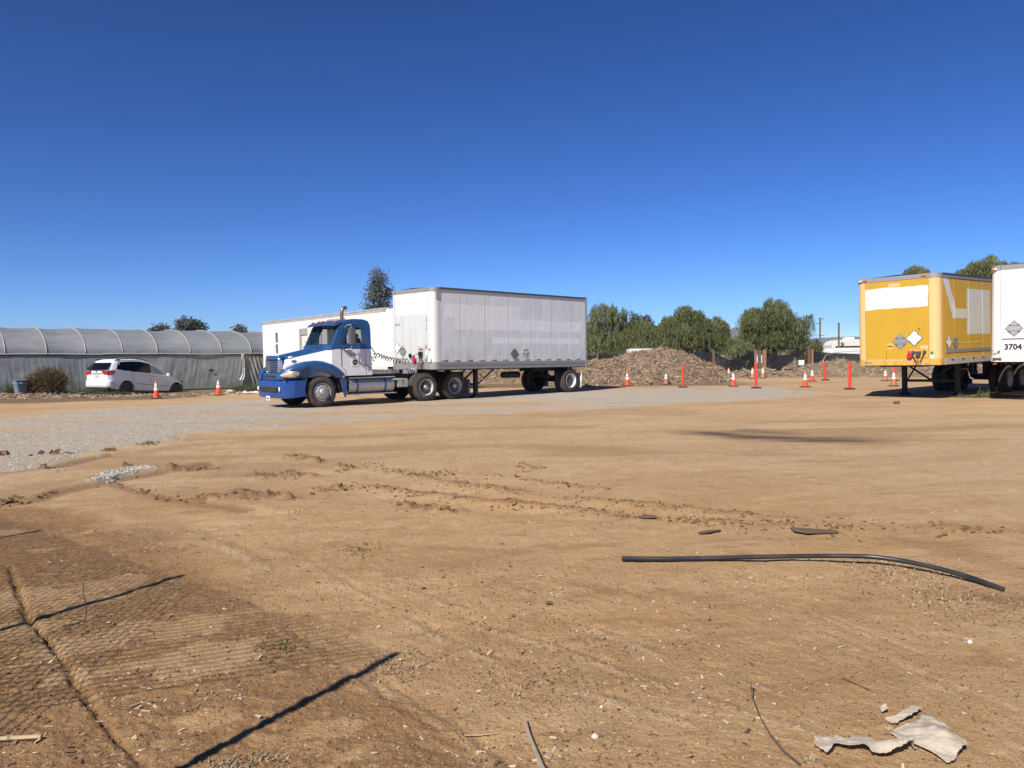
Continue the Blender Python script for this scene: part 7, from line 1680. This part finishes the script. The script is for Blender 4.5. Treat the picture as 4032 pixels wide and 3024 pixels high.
a = gd(605, 1400); grass(a[0], a[1], .17, .25, 160, .018, m_grass, 'sparse green sprouts in the brown soil', 6)
a = gd(860, 1440); grass(a[0], a[1], .20, .22, 240, .02, m_drygrass, 'dry straw patch beside the post shadow', 7); a = gd(530, 1650); grass(a[0], a[1], .18, .1, 260, .02, m_drygrass, 'dry straw at the bottom left of centre', 8)
a = gd(1960, 1240); grass(a[0], a[1], .5, .45, 420, .025, m_drygrass, 'dry grass litter below the black pipe', 9); a = gd(2080, 1300); grass(a[0], a[1], .4, .35, 320, .025, m_drygrass, 'dry grass litter near the pipe end', 10)
a = gd(1150, 1480); grass(a[0], a[1], .35, .35, 300, .018, m_drygrass, 'dry straw scattered at the bottom centre', 11); a = gd(320, 957); grass(a[0], a[1], .25, .3, 90, .08, m_grass, 'small green weed on the gravel', 12)
a = gd(1730, 1640); grass(a[0], a[1], .05, .05, 10, .02, m_drygrass, 'dry stalks by the thin twig', 13)

# ================================================================= FENCE BEHIND THE PHOTOGRAPHER (its shade falls on the lower left)
NF = empty('chain_link_fence', (0, 0, 0)); 
sv = Vector((sin(SUN_AZ) , cos(SUN_AZ), 0)); HF = 2.7; LSH = HF / tan(SUN_EL)
tips = [gd(855, 1412), gd(395, 1245), gd(89, 1146)]
bases = [Vector((a + sv.x * LSH, b + sv.y * LSH, 0)) for a, b in tips]
step = (bases[2] - bases[0]) / 2; bases = [bases[0] - step * k for k in ()] + bases + [bases[2] + step * k for k in (1, 2, 3, 4, 5, 6)]
tag(NF, 'pipe post chain link fence running just behind the camera', 'fence')
for b in bases: m = MB(); m.cyl((b.x, b.y, -.1), (b.x, b.y, HF), .028, 12); m.build('post', m_galv, NF)
m = MB(); LN = (bases[-1] - bases[0]).length; dv = (bases[-1] - bases[0]).normalized(); off = Vector((.61, .79, 0)) * .04; hh = HF - .06
for k in range(int(-hh / .074), int(LN / .074)):
    for s_ in (-1, 1):
        a0 = k * .074 if s_ > 0 else k * .074 + hh * .8; a1 = a0 + s_ * hh * .8; z0_, z1_ = .03, .03 + hh
        if min(a0, a1) < 0 or max(a0, a1) > LN: continue
        p, q = bases[0] + dv * a0 + off, bases[0] + dv * a1 + off; m.tube([(p.x, p.y, z0_), (q.x, q.y, z1_)], .0042, 4, cap=False)
o = m.build('chain_link', pbr('coated_fence_wire', (.05, .055, .05), .5, dirt=0), NF, smooth=0, fix=False); o['kind'] = 'stuff'

# ================================================================= HAZE
hz = MB(); hz.bx(-3600, 3600, -3600, 3700, -8, 150); ho = hz.build('haze', bpy.data.materials.new('haze'), None, smooth=0, fix=True); tag(ho, kind='stuff')
hm = ho.data.materials[0]; hm.use_nodes = True; hm.node_tree.nodes.clear(); _o = hm.node_tree.nodes.new('ShaderNodeOutputMaterial'); _v = hm.node_tree.nodes.new('ShaderNodeVolumePrincipled')
_v.inputs['Color'].default_value = (.62, .76, 1, 1); _v.inputs['Density'].default_value = 1.3e-4; _v.inputs['Anisotropy'].default_value = .3; hm.node_tree.links.new(_v.outputs[0], _o.inputs['Volume'])
